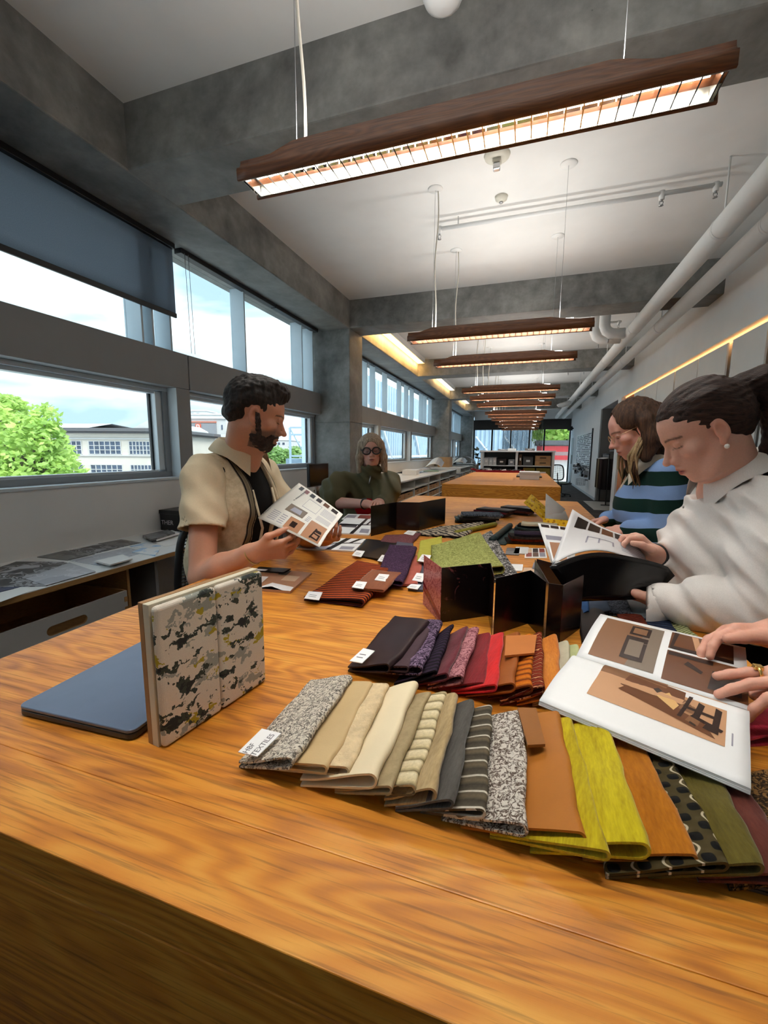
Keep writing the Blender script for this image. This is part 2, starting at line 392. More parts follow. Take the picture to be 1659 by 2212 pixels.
# cork/paper pinboard panels and the warm light slot above them
MAT['panel'] = mat('pale_pinboard_panel', (.74, .755, .745), .8, .02, 3)
MAT['led'] = emit_mat('warm_light_strip', (1.0, .52, .20), 1.3)
bounds = [(-2.2, -.1), (-.04, 1.5), (1.56, 3.2), (3.26, 5.08), (5.17, 5.90), (6.03, 6.88), (6.91, 7.80), (7.86, 8.74), (8.77, 9.58), (9.62, 10.44)]
for k, (a, b) in enumerate(bounds):
    struct(MB().box(XR + .035, a, .12, XR + .055, b, 2.70).build('pinboard_panel', MAT['panel'], None, .003))
MAT['orange_panel'] = mat('orange_wood_panel', srgb(214, 128, 60), .5, .1, 8)
struct(MB().box(XR + .035, 10.5, .12, XR + .055, 11.45, 2.70).build('pinboard_panel', MAT['orange_panel'], None, .003))
ls = MB().box(XR + .062, YB + .3, 2.705, XR + .09, 11.4, 2.735).build('light_strip', MAT['led'])
tag(ls, 'warm glowing light strip along the top of the pinboards', 'light strip')
# far end: white header, dark soffit, glazing
struct(box_obj('wall_far', (XB, YF - .35, 3.13), (XR, YF + .1, ZCEIL), MAT['wall']))
MAT['soffit'] = mat('dark_soffit', (.035, .027, .024), .6)
struct(box_obj('trim_30', (XB - .5, YF - .05, 2.62), (XR, YF + .05, 3.13), MAT['soffit']))
wfar = empty('window_far', (0, YF, 0), kind='structure')
for x in (-2.62, -1.69, -.75, .16, .88, 2.08):
    MB().box(x - .04, -.06, 0, x + .04, .06, 2.62).build('mullion', MAT['black'], wfar)
for x0, x1 in ((-2.58, -1.73), (-1.65, -.79), (-.71, .12), (.20, .84), (.92, 2.04)):
    MB().box(x0, -.005, 0, x1, .005, 2.62).build('pane', MAT['glass'], wfar)
# sheer striped curtain in front of the far glass
t = NT('sheer_curtain'); out = t.t.nodes['Material Output']
a = t.wave(t.mapping(), 5.5, 3.0, d='X', dscale=2.0); dfn = t.n('ShaderNodeBsdfDiffuse'); dfn.inputs[0].default_value = (.16, .15, .145, 1)
trn = t.n('ShaderNodeBsdfTransparent'); mx = t.n('ShaderNodeMixShader'); t.l(t.ramp(a, ((.2, .35), (.8, .95))), mx.inputs[0]); t.l(trn.outputs[0], mx.inputs[1]); t.l(dfn.outputs[0], mx.inputs[2])
t.l(mx.outputs[0], out.inputs['Surface']); t.t.nodes.remove(t.p); MAT['sheer'] = t.m
cu = MB().grid(lambda u, v: (-1.15 + 1.95 * u, YF - .22 + .05 * math.sin(u * 70), .0 + 3.135 * v), 120, 2)
tag(cu.build('sheer_curtain', MAT['sheer']), 'sheer grey pleated curtain hanging before the far glass wall', 'curtain')
# door in the right wall by the far end, sign beside it
MAT['doorgrey'] = mat('grey_door', (.30, .30, .30), .5)
d1 = struct(MB().box(XR - .012, 21.6, 0, XR - .002, 22.45, 2.15).build('door_1', MAT['doorgrey'], None, .003))
MB().box(XR - .06, 21.7, .95, XR - .02, 21.74, 1.35).build('door_handle', MAT['steel'], d1, .004)
sg = empty('exit_sign', (XR - .02, 22.0, 2.5), label='small dark projecting sign above the far grey door', cat='sign')
MB().box(-.16, -.012, 0, -.02, .012, .19).build('sign_panel', MAT['black'], sg, .003); MB().box(-.02, -.02, .06, .02, .02, .13).build('bracket', MAT['black'], sg)
MB().box(-.19, .58, .02, -.05, .60, .2).build('sign_panel', MAT['black'], sg, .003)

# ================================================================== outside the windows
def hz(px, d, z):            # a place outside: along a bearing, at a depth, at a height
    p = atd(px, 960, d); return Vector((p.x, p.y, z))
GZ = -7.0
MAT['ground'] = mat('pale_concrete_street', (.60, .60, .59), .9, .1, .5)
struct(box_obj('ground', (-160, -60, GZ - .3), (-3.6, 160, GZ), MAT['ground']))
struct(box_obj('ground_beyond', (-60, YF + .5, GZ - .3), (60, 160, GZ), MAT['ground']))
MAT['facade'] = mat('cream_render', srgb(205, 198, 188), .8, .04, .6)
MAT['facade2'] = mat('pale_grey_render', srgb(196, 196, 196), .8, .03, .6)
MAT['cornice'] = mat('dark_cornice', srgb(92, 92, 96), .7)
MAT['roofmetal'] = mat('pale_metal_roof', srgb(214, 220, 226), .5)
MAT['winglass'] = mat('dark_window_glass', srgb(72, 84, 104), .15, .5, 1.5)
MAT['steelpale'] = mat('pale_blue_steel', srgb(150, 172, 190), .5, .05, 2)
def facade_frame(px0, px1, d):
    a = hz(px0, d, 0); b = hz(px1, d, 0); return a, (b - a)
def warehouse():
    D = 42.0
    A, E = facade_frame(-260, 345, D); L = E.length; e = E.normalized(); n = Vector((-e.y, e.x, 0))   # n points away from us
    def zz(py): return atd(200, py, D).z
    X = lambda px: (hz(px, D, 0) - A).dot(e)
    root = empty('warehouse_building', (A.x, A.y, GZ), math.atan2(e.y, e.x), 'long cream warehouse with dark cornice across the street', 'building')
    z0 = lambda py: zz(py) - GZ
    MB().box(0, 0, 0, L, 14, z0(936)).build('wall', MAT['facade'], root)
    MB().box(-.6, -.7, z0(932), L + .6, 14.5, z0(925)).build('cornice', MAT['cornice'], root)
    MB().box(-.3, -.35, z0(936), L + .3, 14.2, z0(931.6)).build('eaves', MAT['cornice'], root)
    rf = MB(); h = z0(907); q = z0(925)
    rf.prism([(0, 0, q), (L - 7, 0, q), (L - 9, 7, h), (0, 7, h)], (0, .12, .05)); rf.prism([(0, 14, q), (0, 7, h), (L - 9, 7, h), (L - 7, 14, q)], (0, -.1, .05))
    rf.build('roof', MAT['roofmetal'], root)
    gb = MB(); gb.prism([(X(288), 0, q), (X(322), 0, z0(908)), (X(345), 0, z0(921)), (X(345), 0, q)], (0, 12, 0)); gb.build('gable', MAT['facade2'], root)
    MB().box(0, -.12, z0(949), L, 0, z0(946)).build('string_course', MAT['facade2'], root); MB().box(0, -.12, z0(985), L, 0, z0(982.5)).build('string_course', MAT['facade2'], root)
    rows = [(953, 981), (1004, 1034)]
    for top, bot in rows:
        for xa, xb in ((-240, -170), (-150, -80), (-60, 12), (30, 100), (112, 176), (192, 261), (279, 324)):
            w = MB().box(X(xa), -.02, z0(bot), X(xb), .06, z0(top)).build('window', MAT['winglass'], root)
            gr = MB()
            for k in range(7): x = X(xa) + (X(xb) - X(xa)) * k / 6; gr.box(x - .035, -.07, z0(bot), x + .035, -.02, z0(top))
            for k in range(4): z = z0(bot) + (z0(top) - z0(bot)) * k / 3; gr.box(X(xa), -.07, z - .03, X(xb), -.02, z + .03)
            gr.build('glazing_bars', MAT['facade2'], w)
warehouse()
def far_block(name, label, px0, px1, d, top, depth, mt, wins, roof=None, cat='building'):
    A, E = facade_frame(px0, px1, d); L = E.length; e = E.normalized()
    root = empty(name, (A.x, A.y, GZ), math.atan2(e.y, e.x), label, cat)
    z0 = lambda py: atd((px0 + px1) / 2, py, d).z - GZ
    X = lambda px: (hz(px, d, 0) - A).dot(e)
    MB().box(0, 0, 0, L, depth, z0(top)).build('wall', mt, root)
    MB().box(-.2, -.2, z0(top), L + .2, depth, z0(top) + .35).build('parapet', MAT['roofmetal'], root)
    for xa, xb, ya, yb in wins: MB().box(X(xa), -.06, z0(yb), X(xb), .05, z0(ya)).build('window', MAT['winglass'], root)
    return root, X, z0
MAT['greyclad'] = mat('grey_cladding', srgb(138, 140, 146), .7, .03, 1)
MAT['signred'] = mat('orange_red_sign', srgb(214, 96, 70), .5)
w1 = [(x, x + 5, y, y + 6) for y in (903, 913, 923) for x in range(470, 512, 9)]
far_block('apartment_block', 'pale many-storeyed block rising behind the sign building', 380, 520, 105, 897, 20, MAT['facade2'], w1)
far_block('rooftop_block', 'small white penthouse block on the skyline left of the man', 412, 450, 128, 889, 8, MAT['facade2'], [(416, 422, 893, 897), (428, 434, 893, 897)])
r, X, z0 = far_block('sign_building', 'low building with grey cladding and an orange sign behind the man', 395, 490, 66, 905, 14, MAT['facade2'], [(480, 483, 918, 928)])
MB().box(X(398), -.25, z0(940), X(470), 0, z0(915)).build('cladding', MAT['greyclad'], r)
MB().box(X(398), -.3, z0(914), X(470), 0, z0(910.5)).build('fascia', mat('rust_fascia', srgb(186, 120, 104), .7), r)
sgn = MB().box(X(427), -.42, z0(935), X(438), -.26, z0(916)).build('sign', MAT['signred'], r)
mk = MB()
for q in ((429.2, 430.6, 918, 933), (430.6, 434.4, 918, 919.6), (433.8, 435.6, 919, 925), (430.6, 434.4, 924.6, 926.2)): mk.box(X(q[0]), -.47, z0(q[3]), X(q[1]), -.42, z0(q[2]))
mk.build('mark', MAT['paper'], sgn)
far_block('lower_warehouse', 'low cream building below the orange sign building', 402, 505, 58, 944, 3, MAT['facade'], [(428, 435, 959, 980), (441, 449, 958, 972)])
far_block('distant_office', 'hazy distant office building beyond the man\'s face', 575, 625, 120, 951, 16, MAT['facade2'], [(x, x + 5, y, y + 5) for y in (956, 968) for x in (580, 590, 600, 610)])
far_block('long_low_building', 'long pale low building seen past the man\'s chest', 520, 700, 66, 972, 12, MAT['facade'], [(x, x + 8, 976, 984) for x in range(530, 690, 18)])
# steel truss gantry
tr = empty('steel_gantry', hz(642, 30, GZ), math.atan2((hz(700, 30, 0) - hz(600, 30, 0)).y, (hz(700, 30, 0) - hz(600, 30, 0)).x), 'pale steel lattice gantry outside by the concrete column', 'gantry')
zt = atd(640, 924, 30).z - GZ; zb = atd(640, 985, 30).z - GZ
for x in (-.5, .55): MB().box(x - .07, -.07, 0, x + .07, .07, zt).build('post', MAT['steelpale'], tr)
for z in (zt, zb, (zt + zb) / 2 + .5): MB().box(-.5, -.05, z - .06, .9, .05, z + .06).build('rail', MAT['steelpale'], tr)
MB().tube([(-.5, 0, zt), (.55, 0, zb)], .05, 6).build('brace', MAT['steelpale'], tr)
MB().box(-.9, .3, 0, 1.2, 2.3, zb - .2).build('panel', MAT['steelpale'], tr)
# ribbed metal screen with diagonal braces beyond the second bay
ms = empty('ribbed_metal_wall', (-6.4, 12.0, GZ), label='pale blue ribbed metal wall with diagonal braces outside', cat='metal wall')
MAT['ribpale'] = mat('pale_rib_metal', srgb(176, 196, 212), .55, .05, 1)
MB().box(-.3, 0, 0, 0, 34, 11.6).build('sheeting', MAT['ribpale'], ms)
rb = MB()
for k in range(85): rb.box(0, k * .4, 0, .07, k * .4 + .16, 11.6)
tag(rb.build('ribs', MAT['ribpale'], ms), kind='stuff')
for k in range(5):
    MB().tube([(.16, 3 + k * 6, 7.2), (.16, 6 + k * 6, 10.2)], .07, 6).build('brace', MAT['roofmetal'], ms)
    MB().tube([(.16, 9 + k * 6, 7.2), (.16, 6 + k * 6, 10.2)], .07, 6).build('brace', MAT['roofmetal'], ms)
for z in (7.1, 8.15, 10.25): MB().box(.1, 0, z, .2, 34, z + .12).build('girt', MAT['roofmetal'], ms)
# what stands beyond the far end: ribbed wall, red and white low building
fe = empty('ribbed_end_wall', (-6.0, YF + 9, GZ), label='pale ribbed wall with diagonal braces beyond the far glass', cat='metal wall')
MB().box(0, 0, 0, 6.4, .3, 12.5).build('sheeting', MAT['ribpale'], fe)
rb = MB()
for k in range(20): rb.box(k * .32, -.07, 0, k * .32 + .14, 0, 12.5)
tag(rb.build('ribs', MAT['ribpale'], fe), kind='stuff')
for k in range(3):
    MB().tube([(.5 + 2 * k, -.15, 9.6), (2.3 + 2 * k, -.15, 7.4)], .07, 6).build('brace', MAT['roofmetal'], fe)
MAT['redpaint'] = mat('red_paint', srgb(196, 58, 62), .6); MAT['render_w'] = mat('white_render', srgb(226, 220, 214), .8)
rs = empty('red_white_building', (1.0, YF + 14, GZ), label='red and white building outside the far right glass', cat='building')
MB().box(0, 0, 0, 9, 6, 9.1).build('wall', MAT['render_w'], rs)
for z0_, z1_ in ((8.55, 9.0), (7.9, 8.25)): MB().box(-.1, -.3, z0_, 9.2, 0, z1_).build('red_band', MAT['redpaint'], rs)
MB().box(-.2, -.4, 9.1, 9.3, 6.2, 9.45).build('roof', MAT['cornice'], rs)

# ------------------------------------------------------------------ trees
def leaf_mat(name, a, b):
    t = NT(name); n1 = t.noise(t.mapping(), 1.6, 3); t.set(t.ramp(n1, ((.35, a), (.65, b))), .55); t.p.inputs['Subsurface Weight'].default_value = 0
    out = t.t.nodes['Material Output']; tl = t.n('ShaderNodeBsdfTranslucent'); tl.inputs[0].default_value = (*[min(1, x * 1.5) for x in b], 1)
    mx = t.n('ShaderNodeMixShader'); mx.inputs[0].default_value = .35; t.l(t.p.outputs[0], mx.inputs[1]); t.l(tl.outputs[0], mx.inputs[2]); t.l(mx.outputs[0], out.inputs['Surface']); return t.m
MAT['leaf'] = leaf_mat('fresh_green_leaves', srgb(126, 164, 78), srgb(192, 218, 124))
MAT['leaf2'] = leaf_mat('mid_green_leaves', srgb(92, 128, 72), srgb(150, 182, 110))
MAT['bark'] = mat('grey_bark', (.12, .10, .08), .9, .2, 10)
def tree(name, label, base, lobes, n, size, mt, seed):
    rnd = random.Random(seed); root = empty(name, base, label=label, cat='tree')
    m1 = MB(); top = max(l[2] for l in lobes)
    m1.tube([(0, 0, 0), (.1, .05, top * .35), (-.05, .1, top * .8)], [.35, .25, .08], 8)
    for lx, ly, lz, lr in lobes: m1.tube([(0, 0, top * .35), (lx * .5, ly * .5, lz * .75), (lx, ly, lz)], [.16, .1, .03], 6)
    m1.build('trunk', MAT['bark'], root)
    vs = []; fs = []; wts = [l[3] ** 2 for l in lobes]
    for k in range(n):
        lx, ly, lz, lr = rnd.choices(lobes, wts)[0]
        d = Vector((rnd.gauss(0, 1), rnd.gauss(0, 1), rnd.gauss(0, 1))).normalized(); q = lr * rnd.uniform(.55, 1.08) ** .6
        p = Vector((lx, ly, lz)) + d * q
        a = Vector((rnd.gauss(0, 1), rnd.gauss(0, 1), rnd.gauss(0, .5))).normalized(); b = a.cross(d + Vector((rnd.gauss(0, .5), rnd.gauss(0, .5), rnd.gauss(0, .5)))).normalized()
        s_ = size * rnd.uniform(.6, 1.3); i = len(vs)
        vs += [p - a * s_, p + b * s_ * .55, p + a * s_, p - b * s_ * .55]; fs.append((i, i + 1, i + 2, i + 3))
    me = bpy.data.meshes.new('foliage'); me.from_pydata([tuple(v) for v in vs], [], fs); o = link('foliage', me, root, mt); o['kind'] = 'stuff'
    return root
D = 17.0
b0 = hz(40, D, GZ); lob = []
rt = random.Random(3)
for px, py, r in ((-120, 930, 1.5), (-60, 905, 1.5), (0, 895, 1.2), (25, 880, .7), (50, 905, .9), (100, 905, .7), (75, 940, 1.3), (10, 960, 1.7), (-80, 990, 1.9), (60, 1000, 1.9), (120, 985, 1.1), (130, 1030, 1.3), (0, 1060, 2.2), (90, 1075, 2.0), (-130, 1060, 2.2), (110, 945, .7), (8, 870, .45), (45, 872, .25), (103, 884, .3)):
    p = atd(px, py, D + rt.uniform(-.8, 1.2)); lob.append((p.x - b0.x, p.y - b0.y, p.z - GZ, r * .72))
tree('street_tree', 'bright green leafy street tree outside the near left window', b0, lob, 15000, .13, MAT['leaf'], 5)
b0 = hz(598, 40, GZ); lob = [((i - 1.5) * 1.2, .3 * (i % 2), atd(598, 984, 40).z - GZ - .6 + .3 * (i % 2), 1.2) for i in range(4)]
tree('low_street_tree', 'low green tree outside beyond the man\'s chest', b0, lob, 2500, .2, MAT['leaf2'], 6)
for k, (x, y, h, r) in enumerate(((4.4, 52, 13.8, 3.0), (14, 56, 14.5, 3.4), (-3.5, 50, 12.4, 1.9))):
    tree('yard_tree', ('broad green tree left of the pair above the red roof', 'tallest green tree above the red roof at far right', 'small green tree half hidden by the grey curtain')[k], (x, y, GZ), [(0, 0, h - 1, r), (r * .7, 0, h - 2, r * .8), (-r * .7, .5, h - 2.2, r * .8), (0, -.4, h - 3.5, r)], 5000, .3, MAT['leaf'], 20 + k)
# ================================================================== pendant lamps
PEND_DOWN, PEND_UP = 24.0, 6.8
MAT['tube'] = emit_mat('lit_fluorescent_tube', (1.0, .93, .82), 9.0)
MAT['cord'] = mat('white_flex', (.62, .58, .50), .6)
PX0, PX1 = -1.06, .47; PL = PX1 - PX0; PZ = 2.43
def sst(a, b, x): x = min(1, max(0, (x - a) / (b - a))); return x * x * (3 - 2 * x)
def shade_mesh(sgn, n=36):
    mb = MB()
    def prof(u):
        a = sst(.07, .15, u) * (1 - sst(.80, .90, u)); h = .078 + .034 * a
        bul = 1 - a
        return [(-.066, 0), (-.067 , .032), (-.066 + .004 * a, .040), (-.050 - .006 * a, .052), (-.043 - .004 * a, .062 + .01 * a), (-.040 + .008 * a, h)]
    m_ = len(prof(0))
    def fn(u, v):
        k = v * (m_ - 1); i = min(int(k + 1e-6), m_ - 2); f = k - i; p = prof(u); y = p[i][0] * (1 - f) + p[i + 1][0] * f; z = p[i][1] * (1 - f) + p[i + 1][1] * f
        return (PX0 + PL * u, y * sgn * -1, z) if sgn < 0 else (PX0 + PL * u, -y, z)
    mb.grid(lambda u, v: (lambda q: (q[0], -abs(q[1]) if sgn < 0 else abs(q[1]), q[2]))(fn(u, v)), n, m_ - 1, thick=(0, .009 * (1 if sgn < 0 else -1), 0))
    return mb
def make_pendant(detail):
    root = empty('pendant_light', (0, 0, PZ))
    for s_ in (-1, 1): shade_mesh(s_, 36 if detail else 14).build('side_shade', MAT['shade'], root)
    # reflector trough
    rf = MB().grid(lambda u, v: (PX0 + .012 + (PL - .024) * u, -.050 + .10 * v, .050 + .022 * math.sin(v * math.pi)), 2, 8); rf.build('reflector', MAT['chrome'], root)
    MB().tube([(PX0 + .04, 0, .044), (PX1 - .04, 0, .044)], .011, 10).build('lamp_tube', MAT['tube'], root)
    MB().tube([(PX0 + .15, 0, .092), (PX1 - .15, 0, .092)], .009, 10).build('up_lamp_tube', MAT['tube'], root)
    def blade():
        return [(0, -.050, .004), (0, .050, .004), (.0, .044, .040), (.0, -.044, .040)]
    nb = 32
    if detail:
        bm = MB().prism(blade(), (.004, 0, 0)).mesh('louvre_blade'); bm.materials.append(MAT['chrome'])
        for k in range(nb):
            o = link('louvre_blade', bm, root); o.location = (PX0 + .02 + (PL - .045) * k / (nb - 1), 0, 0)
    else:
        mb = MB()
        for k in range(nb):
            x = PX0 + .02 + (PL - .045) * k / (nb - 1); mb.prism([(x, q[1], q[2]) for q in blade()], (.004, 0, 0))
        tag(mb.build('louvre', MAT['chrome'], root), kind='stuff')
    for y in (-.052, .052): MB().box(PX0 + .012, y - .002, .002, PX1 - .012, y + .002, .042).build('louvre_rail', MAT['satin'] if detail else MAT['shade'], root)  # farther lamps: dim brown reflection put into the rail colour
    for x in (PX0 + .012, PX1 - .014): MB().box(x, -.052, .004, x + .002, .052, .05).build('end_plate', MAT['chrome'], root)
    hc = ZCEIL - PZ
    # power flex and hanging wires
    cxl, cxr = -.845, .212
    pts = [(cxl + .02 + .028 * math.sin(k / 14 * 8.5) * (1 - k / 16) * (.35 + k / 22), .01 + .012 * math.cos(k / 14 * 7), .075 + (hc - .075) * (1 - k / 14)) for k in range(15)]
    cp = MB(); cp.tube(pts[::-1], .0058, 8); cp.build('power_flex', MAT['cord'], root)
    MB().tube([(cxl, 0, .09), (cxl, 0, hc)], .0014, 5).build('hanging_wire', MAT['steel'], root)
    MB().tube([(cxr, 0, .09), (cxr, 0, hc)], .0014, 5).build('hanging_wire', MAT['steel'], root)
    for x in (cxl, cxr): MB().lathe([(.001, -.013), (.058, -.011), (.064, -.004), (.064, 0)], (x, 0, hc), 18).build('ceiling_rose', MAT['ceiling'], root)
    for nm, pw, z, rx in (('down_lamp', PEND_DOWN, .058, 0), ('up_lamp', PEND_UP, .118, math.pi)):
        ld = bpy.data.lights.new(nm, 'AREA'); ld.shape = 'RECTANGLE'; ld.size = PL - .1; ld.size_y = .03 if nm == 'down_lamp' else .07; ld.energy = pw; ld.color = (1.0, .965, .91)
        lo = bpy.data.objects.new(nm, ld); COL.objects.link(lo); lo.parent = root; lo.location = ((PX0 + PX1) / 2, 0, z); lo.rotation_euler = (rx, 0, 0)
        ld.spread = math.radians(120 if nm == 'down_lamp' else 160)
    return root
ORD = ['nearest', 'second', 'third', 'fourth', 'fifth', 'sixth', 'seventh', 'eighth', 'ninth', 'tenth', 'eleventh', 'farthest']
p1 = make_pendant(True); p1.location = (0, 1.525, PZ)
tag(p1, 'nearest walnut-sided pendant lamp with a bright chrome louvre, above the table', 'pendant light', 'walnut pendant lamps in a row')
p2 = make_pendant(False)
ys = [3.92, 5.09, 7.40, 8.47, 9.72, 11.70, 12.70, 13.95, 15.8, 17.55, 19.9]
for k, y in enumerate(ys):
    o = p2 if k == 0 else copy_tree(p2)
    o.location = (0, y, PZ)
    tag(o, '%s walnut-sided pendant lamp counting away from the camera' % ORD[k + 1], 'pendant light', 'walnut pendant lamps in a row')
o = copy_tree(p2); o.location = (0, .36, PZ); tag(o, 'walnut-sided pendant lamp directly over the near end of the table', 'pendant light', 'walnut pendant lamps in a row')
# ================================================================== cove lights on the edge beam
MAT['cove'] = emit_mat('amber_lit_diffuser', (1.0, .62, .20), 3.2)
MAT['cove_pale'] = emit_mat('warm_lit_diffuser', (1.0, .85, .58), 2.2)
for k, (y0, y1, ns, mt) in enumerate(((6.75, 10.42, 4, 'cove'), (12.4, 15.1, 2, 'cove_pale'), (17.4, 19.3, 2, 'cove_pale'))):
    r = empty('linear_cove_light', (XB + .10, (y0 + y1) / 2, ZCEIL - .11), label='%s amber linear light along the concrete edge beam' % ('long near', 'shorter middle', 'small farthest')[k], cat='cove light', group='amber cove lights')
    L = y1 - y0
    MB().box(-.09, -L / 2, .04, .09, L / 2, .11).build('housing', MAT['white'], r, .004)
    MB().box(.075, -L / 2, -.005, .09, L / 2, .04).build('lip', MAT['white'], r)
    for j in range(ns):
        MB().box(-.085, -L / 2 + L * j / ns + .008, .0, .07, -L / 2 + L * (j + 1) / ns - .008, .036).build('diffuser', MAT[mt], r, .004)
    ld = bpy.data.lights.new('cove_lamp', 'AREA'); ld.shape = 'RECTANGLE'; ld.size = .12; ld.size_y = L; ld.energy = (34, 9, 6)[k]; ld.color = (1, .55, .16)
    lo = bpy.data.objects.new('cove_lamp', ld); COL.objects.link(lo); lo.parent = r; lo.location = (-.02, 0, -.012); lo.rotation_euler = (0, math.radians(52), 0)

# ================================================================== pipes and ceiling fittings
def pipe_run(name, label, x, z, r, y0=-2.24, y1=22.7):
    e = empty(name, (x, (y0 + y1) / 2, z), label=label, cat='pipe')
    MB().tube([(0, y0 - (y0 + y1) / 2 + (y1 - y0) * k / 12, 0) for k in range(13)], r, 24).build('jacket', MAT['pipe'], e)
    for y in (-1.0, 4.2, 7.0, 9.2, 13.4, 17.2, 21.0):
        MB().tube([(0, y - (y0 + y1) / 2, r * .8), (0, y - (y0 + y1) / 2, ZCEIL - z)], .007, 8).build('hanger_rod', MAT['pipe'], e)
        MB().lathe([(r + .002, -.015), (r + .004, -.015), (r + .004, .015), (r + .002, .015)], (0, y - (y0 + y1) / 2, 0), 20, axis='Y').build('clamp', MAT['pipe'], e)
    return e
pipe_run('ceiling_pipe', 'thick white insulated pipe nearer the lamps along the ceiling', 1.37, 3.18, .083)
pipe_run('ceiling_pipe', 'white insulated pipe closest to the right wall', 1.685, 3.17, .083)
# branch off the pipes behind the second beam: elbows turning up
for k, (x, y, nm) in enumerate(((1.02, 7.25, 'front of the pair'), (.93, 7.55, 'back of the pair'))):
    b = empty('pipe_elbow', (x, y, 3.18), label='white pipe elbow rising to the ceiling, %s' % nm, cat='pipe elbow', group='pipe elbows behind the second beam')
    pts = [(1.29 - x, 0, .0), (.16, 0, 0), (.09, 0, .01), (.03, 0, .05), (0, 0, .12), (0, 0, ZCEIL - 3.18)]
    MB().tube(pts, .075, 20).build('bend', MAT['pipe'], b)
    MB().tube([(.06, 0, -.07), (.06, 0, -.12)], .012, 8).build('drain', MAT['steel'], b)
bb = empty('pipe_elbow', (.98, 15.4, 3.0), label='short white pipe stub at the far beam end', cat='pipe elbow')
MB().tube([(0, 0, .05), (.02, 0, .01), (.08, 0, 0), (.35, 0, .08)], .08, 18).build('bend', MAT['pipe'], bb)
# sprinkler branch line
for k, (y, x0, x1, nm) in enumerate(((4.41, -.90, 1.40, 'near'), (8.2, -1.1, 1.40, 'middle'), (12.6, -1.1, 1.40, 'far'))):
    e = empty('sprinkler_pipe', (0, y, 3.595), label='thin white sprinkler pipe crossing the %s ceiling bay' % nm, cat='sprinkler pipe', group='sprinkler branch pipes')
    MB().tube([(x0, 0, 0), (x1, 0, 0)], .018, 12).build('tube', MAT['pipe'], e)
    for x in (x0, .98, 1.36):
        h = MB().tube([(x, 0, .02), (x, 0, -.045)], .022, 12).build('tee', MAT['pipe'], e)
        hb = MB(); hb.lathe([(.010, -.045), (.010, -.058), (.004, -.06)], (x, 0, 0), 10); hb.tube([(x - .012, 0, -.058), (x - .014, 0, -.075), (x, 0, -.088), (x + .014, 0, -.075), (x + .012, 0, -.058)], .003, 6); hb.lathe([(.003, -.088), (.018, -.090), (.018, -.093), (.003, -.094)], (x, 0, 0), 12)
        hb.build('sprinkler_head', MAT['steel'], h)
    MB().tube([(x0 + .18, 0, .0), (x0 + .18, 0, ZCEIL - 3.595)], .006, 6).build('hanger', MAT['pipe'], e)
# strobe, detector and the ceiling dome at the top of the picture
s_ = empty('ceiling_strobe', (-.315, 3.65, ZCEIL), label='round cream strobe with clear lens under the nearest lamp', cat='strobe')
MAT['cream'] = mat('cream_plastic', (.66, .63, .54), .45); MAT['lens'] = mat('clear_lens', (.75, .75, .76), .08, metal=.6)
MB().lathe([(.001, -.035), (.06, -.033), (.092, -.016), (.098, 0)], (0, 0, 0), 28).build('base', MAT['cream'], s_)
MB().box(-.032, -.03, -.06, .032, .03, -.03).build('lamp_body', MAT['cream'], s_, .006)
MB().box(-.026, -.024, -.105, .026, .024, -.06).build('lens', MAT['lens'], s_, .008)
s_ = empty('smoke_detector', (-.312, 4.205, ZCEIL), label='small cream smoke detector on the ceiling beyond the strobe', cat='smoke detector')
MB().lathe([(.001, -.045), (.024, -.045), (.030, -.034), (.05, -.026), (.056, 0)], (0, 0, 0), 24).build('base', MAT['cream'], s_)
MB().lathe([(.001, -.056), (.014, -.055), (.018, -.045)], (0, 0, 0), 14).build('chamber', MAT['steel'], s_)
g = onz(958, 2, 3.50)
s_ = empty('ceiling_dome', (g.x, g.y - .01, ZCEIL), label='white dome fitting at the top edge of the picture', cat='ceiling dome')
MB().lathe([(.001, -.215), (.05, -.21), (.085, -.185), (.1, -.15), (.1, -.10), (.03, -.09)], (0, 0, 0), 28).build('dome', MAT['white'], s_)
MB().tube([(0, 0, -.1), (0, 0, 0)], .02, 12).build('stem', MAT['white'], s_)
# ================================================================== the two oak work tables
T = 1.04
TX0, TX1, TY0, TY1 = -.945, .435, .249, 3.84
def oak_table(label, x0, x1, y0, y1, h, base):
    t = empty('work_table', ((x0 + x1) / 2, (y0 + y1) / 2, 0), label=label, cat='table', group='oak work tables')
    dx, dy = (x1 - x0) / 2, (y1 - y0) / 2
    MB().box(-dx, -dy + .0902, h - .045, dx, dy, h).build('table_top', MAT['oak'], t, .0012); MB().box(-dx, -dy, h - .045, dx, -dy + .090, h).build('edge_board', MAT['oak'], t, .0012)
    for s_ in (-1, 1):
        ye = s_ * dy; MB().box(-dx + .0, min(ye, ye - s_ * .045), base, dx, max(ye, ye - s_ * .045), h - .045).build('end_panel', MAT['oak'], t, .002)
        xe = s_ * dx; MB().box(min(xe, xe - s_ * .03), -dy + .045, h - .26, max(xe, xe - s_ * .03), dy - .045, h - .045).build('apron', MAT['oak'], t, .002)
    return t
oak_table('long near oak work table covered with fabric samples', TX0, TX1, TY0, TY1, T, 0)
oak_table('second oak work table standing empty beyond the near one', -1.0, .425, 5.42, 9.0, T, 0)
MAT['greybox'] = mat('pale_grey_card', (.62, .62, .61), .6)
bx = empty('archive_box', (.08, 6.75, T), label='shallow white archive box on the second table', cat='box')
MB().box(-.14, 0, 0, .14, .42, .10).build('body', MAT['white'], bx, .004); MB().box(-.15, -.008, .075, .15, .43, .115).build('lid', MAT['greybox'], bx, .004)
tray = empty('paper_tray', (.06, 7.35, T), label='thin dark-rimmed tray of papers behind the white archive box', cat='tray')
MB().box(-.18, 0, 0, .22, .5, .02).build('base', MAT['black'], tray, .003); MB().box(-.15, .03, .02, .15, .45, .05).build('papers', MAT['paper'], tray, .002)

